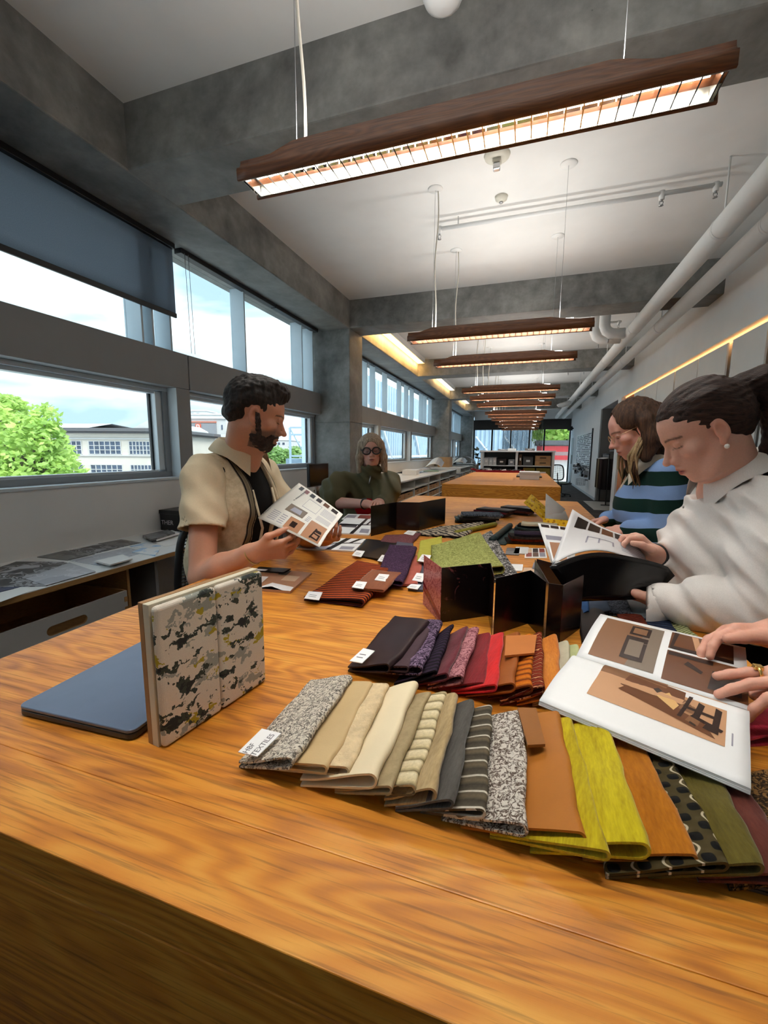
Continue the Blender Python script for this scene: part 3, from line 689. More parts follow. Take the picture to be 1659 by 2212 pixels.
# ================================================================== window desk with its tray drawer
DZ = .73
dk = empty('window_desk', (-2.72, 1.9, 0), label='long white desk with plywood edge along the window wall', cat='desk')
MB().box(-.38, -4.0, DZ - .004, .38, 4.24, DZ).build('laminate_top', MAT['white'], dk)
MB().box(-.38, -4.0, DZ - .032, .38, 4.24, DZ - .004).build('plywood_core', MAT['ply'], dk)
for y in (-3.6, -1.2, .34, 2.0, 4.2): MB().box(-.36, y - .012, 0, .30, y + .012, DZ - .032).build('support_panel', MAT['spandrel'], dk)
# open plywood carcass with a sliding tray
cc = empty('tray_cabinet', (-2.70, 1.30, 0), label='open plywood cabinet under the window desk', cat='cabinet')
for y in (-.72, .70): MB().box(-.36, y - .009, .06, .30, y + .009, DZ - .034).build('side_panel', MAT['ply'], cc)
MB().box(-.36, -.72, .06, -.345, .70, DZ - .034).build('back_panel', MAT['dark'], cc); MB().box(-.36, -.71, .36, .28, .69, .375).build('shelf', MAT['ply'], cc); MB().box(-.36, -.71, .06, .28, .69, .08).build('bottom_panel', MAT['ply'], cc)  # back panel blackened: the shade under the desk put into its colour
dr = empty('sliding_tray', (-2.36, 1.285, .405), label='grey-fronted plywood tray with oval handle slot under the desk', cat='drawer tray')
fr = MB(); HW, HZ = .665, .155; sx, sz, shw, shr = .29, .075, .085, .026
# front board with a stadium-shaped hand hole, finger joints at both ends
def ring_front(y_h):
    outer = [(-HW, 0), (HW, 0), (HW, HZ), (-HW, HZ)]; slot = []
    for k in range(9): a = -math.pi / 2 + math.pi * k / 8; slot.append((y_h + shw + shr * math.cos(a), sz + shr * math.sin(a)))
    for k in range(9): a = math.pi / 2 + math.pi * k / 8; slot.append((y_h - shw + shr * math.cos(a), sz + shr * math.sin(a)))
    bm = bmesh.new(); th = .014
    def loop(pts, x): return [bm.verts.new((x, p[0], p[1])) for p in pts]
    for x in (0, -th):
        o = loop(outer, x); i = loop(slot, x)
        es = [bm.edges.new((o[k], o[(k + 1) % 4])) for k in range(4)] + [bm.edges.new((i[k], i[(k + 1) % len(i)])) for k in range(len(i))]
        bmesh.ops.triangle_fill(bm, use_beauty=True, use_dissolve=False, edges=es)
        if x == 0: o1, i1 = o, i
        else:
            for k in range(4): bm.faces.new((o1[k], o1[(k + 1) % 4], o[(k + 1) % 4], o[k]))
            for k in range(len(i)): bm.faces.new((i1[(k + 1) % len(i)], i1[k], i[k], i[(k + 1) % len(i)])).material_index = 1
    bmesh.ops.recalc_face_normals(bm, faces=bm.faces); me = bpy.data.meshes.new('front_board'); bm.to_mesh(me); bm.free(); return me
MAT['greyfront'] = mat('pale_grey_laminate', (.46, .46, .45), .55, .02, 5)
link('front_board', ring_front(.29), dr, [MAT['greyfront'], MAT['ply']])
for s_ in (-1, 1):
    MB().box(-.55, s_ * HW - .007, 0, -.014, s_ * HW + .007, HZ).build('side_board', MAT['ply'], dr)
    for z in (.02, .085): MB().box(-.014, s_ * HW - s_ * .022 if s_ < 0 else HW - .022, z, .0015, s_ * HW + .001 if s_ > 0 else -HW + .022, z + .032).build('finger_joint', MAT['ply'], dr)
MB().box(-.55, -HW, 0, -.014, HW, .012).build('tray_bottom', MAT['ply'], dr); MB().box(-.55, -HW, 0, -.536, HW, HZ).build('back_board', MAT['ply'], dr)

# things on the desk -------------------------------------------------
def flat_sheet(name, label, px, z, th, mt, cat, group=None, parent=None):
    P = [onz(*q, z + th) for q in px]; c = sum(P, Vector()) / len(P)
    e = MB().prism([(p.x - c.x, p.y - c.y, 0) for p in P], (0, 0, th))
    o = e.build(name, mt, parent); o.location = (c.x, c.y, z)
    # keep normals outward whatever the winding
    bm = bmesh.new(); bm.from_mesh(o.data); bmesh.ops.recalc_face_normals(bm, faces=bm.faces); bm.to_mesh(o.data); bm.free()
    if label: tag(o, label, cat, group)
    return o
def print_mat(name, base, marks, scale=6, sharp=.5, seed=0, stretch=(1, 1, 1)):
    t = NT(name); v = t.mapping(stretch, loc=(seed * 3.1, seed * 1.7, 0)); a = t.noise(v, scale, 2, .5, .6)
    st = [(0, base)] + [(sharp + .05 * k, c) for k, c in enumerate(marks)]
    t.set(t.ramp(a, st, 'CONSTANT'), .35); return t.m
MAT['mag1'] = print_mat('dark_photo_print', (.035, .035, .04), [(.30, .31, .34), (.05, .05, .06), (.42, .44, .48)], 9, .48, 1)
MAT['mag2'] = print_mat('pale_photo_print', (.45, .47, .52), [(.55, .57, .62), (.36, .38, .44)], 8, .5, 2)
MAT['mag3'] = print_mat('blue_photo_print', (.35, .55, .78), [(.62, .74, .86), (.80, .84, .88)], 7, .5, 3)
MAT['mag4'] = print_mat('grey_photo_print', (.16, .16, .16), [(.22, .22, .22), (.09, .09, .09)], 8, .5, 4)
o = flat_sheet('magazine', 'dark magazine lying open at the left end of the window desk', [(-60, 1245), (35, 1213), (135, 1213), (205, 1233), (100, 1265), (-60, 1270)], DZ, .004, MAT['mag1'], 'magazine')
flat_sheet('brochure', 'pale brochure overlapping the dark magazine on the desk', [(100, 1264), (55, 1250), (150, 1215), (207, 1234)], DZ + .0045, .002, MAT['mag2'], 'brochure')
flat_sheet('picture_card', 'navy picture card on white sheets at the desk\'s left end', [(-30, 1262), (5, 1254), (42, 1268), (-20, 1283)], DZ, .003, mat('navy_print', srgb(34, 44, 84), .4), 'card')
flat_sheet('paper_sheet', 'white paper sheet on the desk in front of the pale brochure', [(-40, 1300), (45, 1266), (84, 1270), (-40, 1315)], DZ, .001, MAT['paper'], 'paper')
flat_sheet('brochure', 'flat grey brochure against the sill wall on the desk', [(80, 1203), (140, 1189), (205, 1196), (145, 1210)], DZ, .004, MAT['mag4'], 'brochure')
flat_sheet('brochure', 'dark grey landscape brochure behind the grey one on the desk', [(150, 1189), (215, 1175), (268, 1180), (205, 1195)], DZ, .003, MAT['mag1'], 'brochure')
flat_sheet('brochure', 'grey brochure farthest back by the sill wall', [(212, 1174), (262, 1165), (305, 1172), (262, 1181)], DZ, .003, MAT['mag4'], 'brochure')
flat_sheet('catalogue', 'pale blue-grey catalogue under the white booklets on the desk', [(150, 1211), (275, 1183), (320, 1190), (215, 1222)], DZ, .002, MAT['mag2'], 'catalogue')
wb = [(203, 1212), (262, 1198), (283, 1207), (235, 1220)]
for k in range(3): flat_sheet('white_booklet', '%s of the three stacked white booklets on the desk' % ('bottom', 'middle', 'top')[k], [(x + k * 1.5, y - k * .3) for x, y in wb], DZ + .0025 + k * .0082, .008, MAT['paper'], 'booklet', 'white booklets on the desk')
flat_sheet('blue_folder', 'light blue folder near the desk\'s front edge by the chair', [(285, 1192), (308, 1183), (345, 1186), (335, 1199)], DZ, .008, MAT['mag3'], 'folder')
flat_sheet('blue_leaflet', 'blue leaflet behind the light blue folder', [(280, 1180), (318, 1172), (348, 1179), (300, 1184)], DZ, .003, MAT['mag3'], 'leaflet')
flat_sheet('paper_sheet', 'white sheets on the desk beside the mesh chair', [(335, 1172), (375, 1165), (395, 1174), (355, 1180)], DZ, .003, MAT['paper'], 'paper')
bk = [(308, 1158), (362, 1146), (378, 1152), (328, 1167)]
for k, mt in enumerate(('mag4', 'paper', 'mag4')): flat_sheet('binder', '%s of the grey brochures piled by the black box' % ('bottom', 'middle', 'top')[k], [(x + (k % 2) * 10, y - k) for x, y in bk], DZ + k * .0125, .012, MAT[mt], 'brochure', 'brochures piled by the black box')
tb = empty('storage_box', (-2.95, 3.06, DZ), label='black storage box with white lettering behind the man\'s elbow', cat='box')
MB().box(-.14, -.12, 0, .14, .28, .15).build('body', MAT['black'], tb, .004); MB().box(-.145, -.125, .15, .145, .285, .185).build('lid', MAT['black'], tb, .004)
MAT['lettering'] = mat('white_lettering', (.72, .72, .72), .6)
text_mesh('THER', .056, MAT['lettering'], 'lettering', tb, Matrix.Translation((-.128, -.1212, .055)) @ Matrix.Rotation(math.pi / 2, 4, 'X'))
ph = empty('desk_gadget', (-2.98, 3.42, 1.197), label='small black device on the window sill behind the man', cat='device')
MB().box(-.07, -.05, 0, .07, .05, .02).build('foot', MAT['black'], ph, .003); MB().box(-.05, -.045, .02, .04, .045, .12).build('screen', MAT['black'], ph, .006)
# monitor
mo = empty('monitor', (-2.70, 5.28, DZ), math.radians(0), 'black computer monitor on the desk beside the seated woman', 'monitor')
MB().box(-.02, -.29, .24, .02, .29, .55).build('casing', MAT['black'], mo, .006); MB().box(.0201, -.275, .255, .0215, .275, .535).build('screen', mat('dark_screen', (.01, .011, .013), .12), mo)
MB().box(-.04, -.035, .02, -.015, .035, .30).build('stand', MAT['steel'], mo, .004); MB().box(-.12, -.12, 0, .10, .12, .018).build('foot', MAT['black'], mo, .004)
pt = empty('wood_organiser', (-2.62, 5.65, DZ), label='small brown wooden organiser under the black monitor', cat='organiser')
MB().box(-.15, -.35, 0, .15, .2, .16).build('body', mat('brown_wood', srgb(104, 74, 44), .6, .1, 6), pt, .004); MB().box(-.16, -.36, .16, .16, .21, .175).build('top', mat('brown_wood_top', srgb(128, 94, 58), .6, .1, 6), pt)

# ================================================================== mesh office chair behind the man
def office_chair(loc, rz, label):
    c = empty('office_chair', loc, rz, label, 'chair', 'black office chairs')
    MB().lathe([(.02, .08), (.028, .1), (.028, .40), (.02, .42)], (0, 0, 0), 12).build('gas_lift', MAT['black'], c)
    for k in range(5):
        a = 2 * math.pi * k / 5; d = Vector((math.cos(a), math.sin(a), 0))
        l = MB().tube([d * .02 + Vector((0, 0, .1)), d * .3 + Vector((0, 0, .075))], [.022, .014], 8).build('base_spoke', MAT['black'], c)
        MB().lathe([(.028, -.012), (.03, 0), (.028, .012)], tuple(d * .3 + Vector((0, 0, .03))), 12, axis='X').build('castor', MAT['black'], l)
    MB().grid(lambda u, v: (-.24 + .48 * u, -.24 + .48 * v, .46 - .02 * math.sin(u * math.pi) * math.sin(v * math.pi) - .05 * max(0, u - .85)), 8, 8, thick=(0, 0, -.05)).build('seat', MAT['black'], c)
    def back(u, v):
        w = .21 * (1 - .12 * v); return Vector((-.25 - .05 * math.cos((u - .5) * 2.2) - .05 * v, (u - .5) * 2 * w, .56 + .50 * v))
    rim = MB(); n = 40; pts = []
    for k in range(n):
        a = 2 * math.pi * k / n; u = .5 + .5 * (abs(math.cos(a)) ** .55) * (1 if math.cos(a) > 0 else -1); v = .5 + .5 * (abs(math.sin(a)) ** .55) * (1 if math.sin(a) > 0 else -1); pts.append(back(u, v))
    rim.tube(pts, .02, 8, closed=True); rim.build('back_frame', MAT['black'], c)
    sl = MB()
    for k in range(24):
        v = .06 + .88 * k / 23
        sl.tube([back(u / 8, v) for u in range(9)], .0038, 5)
    for k in range(5): sl.tube([back(.1 + .2 * k, v / 6) for v in range(7)], .003, 5)
    sl.build('back_mesh', MAT['black'], c)
    MB().tube([(-.02, 0, .42), (-.2, 0, .44), (-.29, 0, .60), (-.32, 0, .8)], .018, 8).build('back_stem', MAT['black'], c)
    return c
office_chair((-2.02, 2.02, 0), math.radians(170), 'black mesh office chair tucked at the desk behind the man')
office_chair((1.2, 15.3, 0), math.radians(60), 'black office chair far back beside the white shelf unit')

# ================================================================== low counter with cubby boxes
MAT['boxwood'] = mat('kraft_box_card', srgb(178, 136, 92), .6, .12, 10)
MAT['shelfwhite'] = mat('cream_white_shelf', (.66, .66, .62), .45, .02, 4)
def counter(label, y0, y1, n, seed):
    rnd = random.Random(seed); L = y1 - y0
    c = empty('storage_counter', (-2.56, y0, 0), label=label, cat='storage counter', group='low storage counters')
    MB().box(-.52, -.02, .905, .545, L + .02, .935).build('worktop', MAT['white'], c, .003)
    MB().box(-.52, 0, .06, -.50, L, .905).build('back_panel', MAT['shelfwhite'], c)
    zs = [.06, .27, .44, .61, .78, .905] if False else [.06, .24, .41, .575, .74, .905]
    for z in zs[:-1]: MB().box(-.5, 0, z - .009, .53, L, z + .009).build('shelf', MAT['shelfwhite'], c)
    for k in range(n + 1): y = L * k / n; MB().box(-.5, y - .012, .04, .535, y + .012, .905).build('upright', MAT['shelfwhite'], c)
    cell = L / n; bxs = []
    for k in range(n):
        for r in range(4, 0, -1):
            cnt = rnd.choice((2, 2, 1, 2, 1)) if r < 4 else 2
            for q in range(cnt):
                w = (cell - .06) / 2; ya = y0 + cell * k + .03 + w * q + .01
                if rnd.random() < .12: continue
                bxs.append((ya, ya + w - .03, zs[r - 1] if r < 5 else 0, zs[r] - zs[r - 1]))
    return c, bxs, zs
box_i = 0; rows = {0: 'lowest', 1: 'second', 2: 'third', 3: 'top'}
def cubby_box(ya, yb, z, h, lab, proto=[]):
    b = empty('cubby_box', (-2.30, (ya + yb) / 2, z + .0095), label=lab, cat='box', group='wooden boxes in the low counter')
    hw = (yb - ya) / 2
    MB().box(-.25, -hw, 0, .25, hw, h * .62).build('body', MAT['boxwood'], b, .004)
    MB().box(.249, -hw * .25, h * .38, .2515, hw * .25, h * .47).build('handle_slot', mat_slot_dark, b)  # dark plate on solid wood, painted shade of a hand hole
    MB().box(-.235, -hw + .015, h * .62, .235, hw - .015, h * .622).build('opening', MAT['dark'], b)  # dark sheet on a solid body, painted shade of the box inside
mat_slot_dark = mat('dark_slot', (.10, .06, .03), .7)
CTR = [counter('long white cubby counter under the windows behind the seated woman', 6.74, 13.4, 5, 3), counter('far white cubby counter beyond the paper rolls', 14.3, 20.3, 5, 8)]
nthY = ['first', 'second', 'third', 'fourth', 'fifth']
for ci, (c, bxs, zs) in enumerate(CTR):
    y0, cell = (6.74, 6.66 / 5) if ci == 0 else (14.3, 6.0 / 5)
    for ya, yb, z, h in bxs:
        k = int((ya - y0) / cell + 1e-6); r = zs.index(z); side = 'near' if ((ya - y0) % cell) < cell * .4 else 'far'
        if ci == 1 and r < 2: continue
        cubby_box(ya, yb, z, h, 'kraft box, %s side of the %s bay, %s row of the %s counter' % (side, nthY[k], rows[min(r, 3)], ('near', 'far')[ci]))
# things on the counters
CZ2 = .936
def tray_of(name, label, loc, w, d, h, mt, cat='tray'):
    t = empty(name, loc, label=label, cat=cat)
    MB().box(-w, -d, 0, w, d, .012).build('base', mt, t)
    for s_ in (-1, 1): MB().box(s_ * w - .008, -d, .012, s_ * w + .008, d, h).build('side', mt, t); MB().box(-w, s_ * d - .008, .012, w, s_ * d + .008, h).build('side', mt, t)
    return t
tw = tray_of('wooden_tray', 'small wooden tray on the counter by the seated woman\'s shoulder', (-2.35, 7.05, CZ2), .17, .24, .09, mat('honey_wood', srgb(196, 146, 84), .5, .1, 8))
for k in range(5): MB().box(-.13 + .05 * k, -.18 + .03 * k, .012, -.09 + .05 * k, .1 + .02 * k, .10 + .012 * (k % 3)).build('tag_card', MAT['pine'], tw)
sb = empty('white_card_box', (-2.45, 9.4, CZ2), math.radians(8), 'low white card box in the middle of the counter', 'box')
MB().box(-.16, -.35, 0, .16, .3, .11).build('body', MAT['white'], sb, .003); MB().lathe([(.001, -.001), (.02, 0), (.02, .002)], (.161, .05, .06), 10, axis='X').build('label_dot', MAT['ink'], sb)
def curled(name, label, x, y, w, l, h, rz, mt, cat='paper roll'):
    e = empty(name, (x, y, CZ2), rz, label, cat)
    def fn(u, v):
        a = u * 2.6 - .4; return (-w / 2 + w * u * .9, -l / 2 + l * v, .004 + h * max(0, math.sin(max(0, a) * 1.1)) * (.55 + .45 * v) * (1 if u < .93 else .85))
    MB().grid(fn, 16, 6, thick=(0, 0, .003)).build('sheet', mt, e); MB().grid(lambda u, v: (fn(u, v)[0] + .015, fn(u, v)[1] + .06, fn(u, v)[2] + .0045), 16, 6, thick=(0, 0, .003)).build('sheet', MAT['mag2'], e); return e
curled('curled_prints', 'curled grey drawings lying on the counter by the second column', -2.55, 12.2, .75, 1.6, .34, math.radians(8), MAT['paper'])
curled('curled_prints', 'flatter curled drawings in front of the second column', -2.62, 10.3, .55, 1.1, .10, math.radians(-12), MAT['greybox'])
fold = empty('green_folder', (-2.4, 11.3, CZ2), math.radians(14), 'pale green folder on the counter below the curled drawings', 'folder')
MB().box(-.2, -.3, 0, .2, .3, .02).build('cover', mat('pale_green_card', srgb(150, 176, 156), .6), fold, .002)
kb = empty('kraft_carton', (-2.7, 14.9, CZ2), label='tall kraft carton on the far counter beside the column', cat='carton')
MB().box(-.16, -.3, 0, .25, .3, .34).build('body', MAT['boxwood'], kb, .004); MB().box(-.16, -.02, .34, .25, .02, .342).build('tape', MAT['pine'], kb)
curled('curled_prints', 'heap of curled papers on the far counter past the carton', -2.45, 16.4, .8, 1.4, .30, math.radians(4), MAT['paper'])
ag = empty('grey_case', (-2.4, 18.1, CZ2), label='dark rounded case at the far end of the counter', cat='case')
MB().grid(lambda u, v: (.42 * math.cos(u * math.pi), -.4 + .8 * v, .34 * math.sin(u * math.pi)), 16, 3, thick=(0, 0, .01)).build('shell', MAT['greyclad'], ag); MB().box(-.42, -.4, 0, .42, .4, .02).build('base', MAT['black'], ag)
st = empty('step_stool', (-2.1, 13.85, 0), label='small grey trolley standing in the counter gap', cat='trolley')
MB().box(-.25, -.32, .72, .18, .32, .78).build('top', MAT['greyclad'], st, .01)
for x in (-.22, .15):
    for y in (-.28, .28): MB().tube([(x, y, 0), (x, y, .72)], .015, 6).build('leg', MAT['steel'], st)

# ================================================================== white shelf unit across the far room
su = empty('shelf_unit', (-.21, 12.0, 0), label='white open shelf unit standing across the room behind the tables', cat='shelf unit')
MAT['offwhite'] = mat('off_white_steel', (.70, .71, .70), .4)
SX = .92
for x in (-SX, 0, SX):
    for y in (0, .42): MB().box(x - .028, y - .025, 0, x + .028, y + .025, 1.46).build('upright', MAT['offwhite'], su)
for z in (.30, .72, 1.10): MB().box(-SX, -.03, z - .018, SX, .45, z).build('shelf', MAT['offwhite'], su)
MB().box(-SX - .05, -.06, 1.46, SX + .05, .48, 1.50).build('top_board', MAT['white'], su, .003)
MB().box(-SX, .452, .3, SX, .458, 1.46).build('back_sheet', mat('shelf_back_grey', (.05, .05, .05), .7), su)
SH = [.30, .72, 1.10, 1.50]
def shelf_box(name, label, x0, x1, z, h, mt, lid=None, y0=.02, y1=.36, cat='box', group=None):
    b = empty(name, (-.21 + (x0 + x1) / 2, 12.0 + (y0 + y1) / 2, z + .0005), label=label, cat=cat, group=group); w, d = (x1 - x0) / 2, (y1 - y0) / 2
    MB().box(-w, -d, 0, w, d, h).build('body', mt, b, .006)
    if lid: MB().box(-w - .006, -d - .006, h, w + .006, d + .006, h + .025).build('lid', lid, b, .004)
    MB().box(-w * .4, -d - .002, h * .45, w * .4, -d, h * .7).build('label_card', MAT['paper'] if mt not in (MAT['boxwood'],) else mat_slot_dark, b)
    return b
MAT['clearbin'] = mat('translucent_bin', (.55, .55, .55), .3)
for k, x in enumerate((-.86, -.72, -.62)): shelf_box('plastic_bin', '%s of the frosted plastic bins at the shelf unit\'s left' % ('left', 'middle', 'right')[k], x, x + (.13 if k == 0 else .095), 1.10, .19, MAT['clearbin'], MAT['greyclad'], cat='bin', group='frosted bins on the shelf unit')
shelf_box('black_bin', 'black bin with white label on the upper shelf', -.50, -.28, 1.10, .17, MAT['black'], None, cat='bin')
shelf_box('wire_bin', 'grey bin with small labels beside the shelf\'s middle upright', -.21, -.05, 1.10, .16, MAT['greyclad'], None, cat='bin')
shelf_box('dark_box', 'tall brown box right of the shelf\'s middle upright', .05, .14, 1.10, .30, mat('dark_brown_card', srgb(70, 52, 38), .6), None, cat='box')
shelf_box('grey_crate', 'dark grey plastic crate on the upper right shelf', .17, .42, 1.10, .22, mat('dark_grey_plastic', (.07, .075, .08), .4), MAT['black'], cat='crate')
for k in range(2): shelf_box('kraft_case', '%s of the two kraft cases on the upper right shelf' % ('lower', 'upper')[k], .47, .86, 1.10 + .135 * k, .13, MAT['boxwood'], None, cat='case', group='kraft cases on the shelf unit')
MAT['olive'] = mat('olive_card', srgb(122, 104, 22), .6)
shelf_box('olive_box', 'left of the two olive yellow boxes on the lower right shelf', .18, .48, .72, .32, MAT['olive'], None, cat='box', group='olive boxes'); shelf_box('olive_box', 'right of the two olive yellow boxes on the lower right shelf', .51, .86, .72, .32, MAT['olive'], None, cat='box', group='olive boxes')
for k in range(3): shelf_box('file_tray', '%s grey file tray on the lower left shelf' % ('lowest', 'middle', 'uppermost')[k], -.40, -.06, .72 + k * .065, .06, MAT['greyclad'] if k != 1 else MAT['paper'], None, cat='tray', group='file trays on the shelf unit')
shelf_box('white_stool_box', 'white box at the shelf unit\'s lower left corner', -.86, -.70, .72, .3, MAT['offwhite'], None, cat='box')
for k, (x0, x1, h, mt) in enumerate(((-.5, -.25, .04, 'greyclad'), (-.24, -.03, .055, 'paper'), (.2, .45, .06, 'mag4'))): shelf_box('top_tray', ('grey flat tray', 'white flat box', 'dark paper stack')[k] + ' on top of the white shelf unit', x0, x1, 1.50, h, MAT[mt], None, cat='tray')
# red cart in front of the shelf unit
rc = empty('red_cart', (-.95, 11.3, 0), label='red cart full of dark swatch books before the shelf unit', cat='cart')
MAT['red'] = mat('red_enamel', srgb(178, 24, 38), .35)
MB().box(-.22, -.25, .86, .95, .25, .89).build('deck', MAT['red'], rc, .004)
for y in (-.25, .25): MB().box(-.22, y - .01, .89, .95, y + .01, 1.0).build('rail', MAT['red'], rc)
for x in (-.22, .95): MB().box(x - .01, -.25, .89, x + .01, .25, 1.0).build('rail', MAT['red'], rc); MB().tube([(x * .9 + .03, 0, .02), (x * .9 + .03, 0, .86)], .02, 8).build('leg', MAT['red'], rc)
MB().tube([(-.22, -.2, .98), (-.36, -.2, 1.02), (-.36, .2, 1.02), (-.22, .2, .98)], .014, 8).build('handle', MAT['red'], rc)
for k in range(9):
    o = MB().box(-.045, -.16, 0, .045, .16, .11).build('swatch_book', (MAT['black'], MAT['mag4'], MAT['paper'])[k % 3 if k % 4 else 0]); o.location = (-.95 - .12 + k * .12, 11.3, .896); o.rotation_euler = (0, math.radians(-14), 0)
    o.location.z += .012; tag(o, '%s swatch book from the left in the red cart' % ('first', 'second', 'third', 'fourth', 'fifth', 'sixth', 'seventh', 'eighth', 'ninth')[k], 'swatch book', 'swatch books in the red cart')
# plant by the shelf unit
pl = empty('potted_plant', (-1.45, 13.4, 0), label='dark leafy potted plant left of the shelf unit', cat='plant')
MB().lathe([(.12, 0), (.16, .35), (.15, .36)], (0, 0, 0), 16).build('pot', MAT['greyclad'], pl)
MB().tube([(0, 0, .3), (.05, 0, .9), (.1, 0, 1.3)], .015, 6).build('stem', MAT['bark'], pl)
rp_ = random.Random(4); lf = MB()
for k in range(60):
    a = rp_.uniform(0, 6.28); z = rp_.uniform(.9, 1.55); r0 = rp_.uniform(.02, .1); p = Vector((.1 + r0 * math.cos(a), r0 * math.sin(a), z)); d = Vector((math.cos(a), math.sin(a), rp_.uniform(-.3, .6))) * rp_.uniform(.15, .32); s_ = Vector((-math.sin(a), math.cos(a), 0)) * .05
    lf.add([p, p + d * .5 + s_, p + d, p + d * .5 - s_], [(0, 1, 2, 3)])
tag(lf.build('leaves', mat('dark_leaf', srgb(26, 44, 26), .5), pl), kind='stuff')

# ================================================================== sample board on the right wall, bin, fabric rail
pb = empty('sample_board', (XR - .001, 17.8, .58), label='white board of small dark swatches on the right wall', cat='pinboard')
MB().box(-.03, -2.15, 0, 0, 2.15, 1.6).build('board', MAT['white'], pb, .004); MB().box(-.04, -2.19, -.02, 0, -2.15, 1.68).build('dark_edge', MAT['black'], pb)
sw = MB(); rr = random.Random(11)
for r in range(19):
    for c in range(22):
        if rr.random() < .14: continue
        y = -2.0 + c * .182 + rr.uniform(-.01, .01); z = .33 + r * .065; sw.box(-.038, y, z, -.030, y + rr.uniform(.10, .15), z + .042, mi=rr.choice((0, 0, 0, 1, 2)))
tag(sw.build('swatches', [MAT['mag4'], MAT['black'], MAT['greyclad']], pb), kind='stuff')
fl = MB()
for k in range(46):
    y = rr.uniform(-2.0, 1.6); z = rr.uniform(.02, .38); a = rr.uniform(-.6, .6); fl.box(-.10 - rr.uniform(0, .1), y - .06, z, -.045, y + .06, z + rr.uniform(.05, .13), mi=rr.choice((0, 0, 1, 2, 3)))
tag(fl.build('loose_swatches', [MAT['black'], MAT['mag4'], MAT['greyclad'], MAT['paper']], pb), kind='stuff')
bi = empty('wire_basket', (XR - .22, 16.1, .35), label='small wire basket hanging below the sample board', cat='basket')
wb_ = MB()
for k in range(4): wb_.tube([( .15 * math.cos(a * math.pi / 8), .2 * math.sin(a * math.pi / 8), .07 * k) for a in range(16)], .005, 5, closed=True)
for a in range(16): wb_.tube([(.15 * math.cos(a * math.pi / 8), .2 * math.sin(a * math.pi / 8), 0), (.15 * math.cos(a * math.pi / 8), .2 * math.sin(a * math.pi / 8), .21)], .004, 5)
wb_.build('wire', MAT['steel'], bi); MB().box(.12, -.03, .15, .218, .03, .2).build('hook', MAT['steel'], bi)
rk = empty('fabric_rail', (XR + .12, 13.45, 0), label='black rolling rail hung with fabric lengths in the alcove', cat='clothes rail')
for x, y in ((-.05, -.55), (-.05, .55)):
    MB().tube([(x, y, .03), (x, y, 1.42)], .016, 8).build('post', MAT['black'], rk)
    MB().tube([(x - .12, y, .03), (x + .5, y, .03)], .014, 8).build('foot', MAT['black'], rk)
MB().tube([(-.05, -.58, 1.42), (-.05, .58, 1.42)], .015, 8).build('top_rail', MAT['black'], rk)
cols = [srgb(34, 26, 28), srgb(52, 30, 34), srgb(40, 34, 36), srgb(64, 40, 44), srgb(60, 52, 46), srgb(48, 34, 30), srgb(96, 84, 70), srgb(150, 138, 112), srgb(120, 104, 84), srgb(70, 60, 52), srgb(54, 40, 42), srgb(88, 74, 60)]
nths = ['first', 'second', 'third', 'fourth', 'fifth', 'sixth', 'seventh', 'eighth', 'ninth', 'tenth', 'eleventh', 'twelfth']
for k, c in enumerate(cols):
    f = empty('hanging_fabric', (XR + .07, 13.42 + .045 * (k - 5.5) * 2.0, 0), label='%s hanging fabric length from the near end of the rail' % nths[k], cat='fabric', group='fabrics on the rail')
    MB().grid(lambda u, v: (-.16 + .34 * u, .02 * math.sin(u * 14 + k), .45 + .84 * v), 14, 3, thick=(0, .006, 0)).build('cloth', mat('rail_cloth_%d' % k, c, .9), f)
    MB().tube([(-.15, .003, 1.29), (.0, .003, 1.32), (.0, .003, 1.40), (.0, .012, 1.437), (.0, .0, 1.44)], .005, 5).build('hanger', MAT['steel'], f)
sh = empty('alcove_shelf', (XR + .5, 13.2, 1.5), label='shelf of folded samples above the fabric rail', cat='shelf')
MB().box(-.25, -.8, 0, .318, .8, .025).build('board', MAT['greyclad'], sh)
for k in range(7):
    o = MB().box(-.12, -.08, 0, .12, .08, .10).build('folded_sample', (MAT['mag4'], MAT['black'], mat('dusty_rose', srgb(120, 74, 74), .8), MAT['greybox'])[k % 4]); o.location = (XR + .48, 12.6 + k * .21, 1.56); o.rotation_euler = (math.radians(30 if k % 2 else -20), 0, 0)
    tag(o, '%s folded sample from the near end of the alcove shelf' % nths[k], 'fabric sample', 'samples on the alcove shelf')
# ================================================================== cloths and leathers
def plain(name, rgb, rough=.85, var=.18, vs=40, bump=.3, bs=220, sheen=0.0, bd=.001, stretch=(1, 1, 1)):
    return mat(name, srgb(*rgb), rough, var, vs, bump, bs, bd, sheen=sheen, spec=.25, stretch=stretch)
def boucle(name, light, dark, scale=170, cut=.5, thin=.045):
    """looped yarn: pale loops with dark squiggles between"""
    t = NT(name); v = t.mapping((1, 1, .6)); a = t.noise(v, scale, 3, .6, 1.0); b = t.voro(v, scale * 1.5); c = t.noise(v, scale * 2.2, 2, .6, .8)
    line = t.math('ABSOLUTE', t.math('SUBTRACT', a, .5)); md = tuple((x + y) / 2 for x, y in zip(light, dark))
    col = t.ramp(line, ((thin * .35, srgb(*dark)), (thin, srgb(*md)), (thin * 1.7, srgb(*light)))); col = t.mix(t.ramp(c, ((cut - .14, .55), (cut - .06, 0.0))), col, srgb(*dark))
    t.set(col, .95); t.bump(t.math('ADD', t.math('MULTIPLY', b, -1.0), t.math('MULTIPLY', line, 3.0)), .8, .003); t.p.inputs['Specular IOR Level'].default_value = .15; return t.m
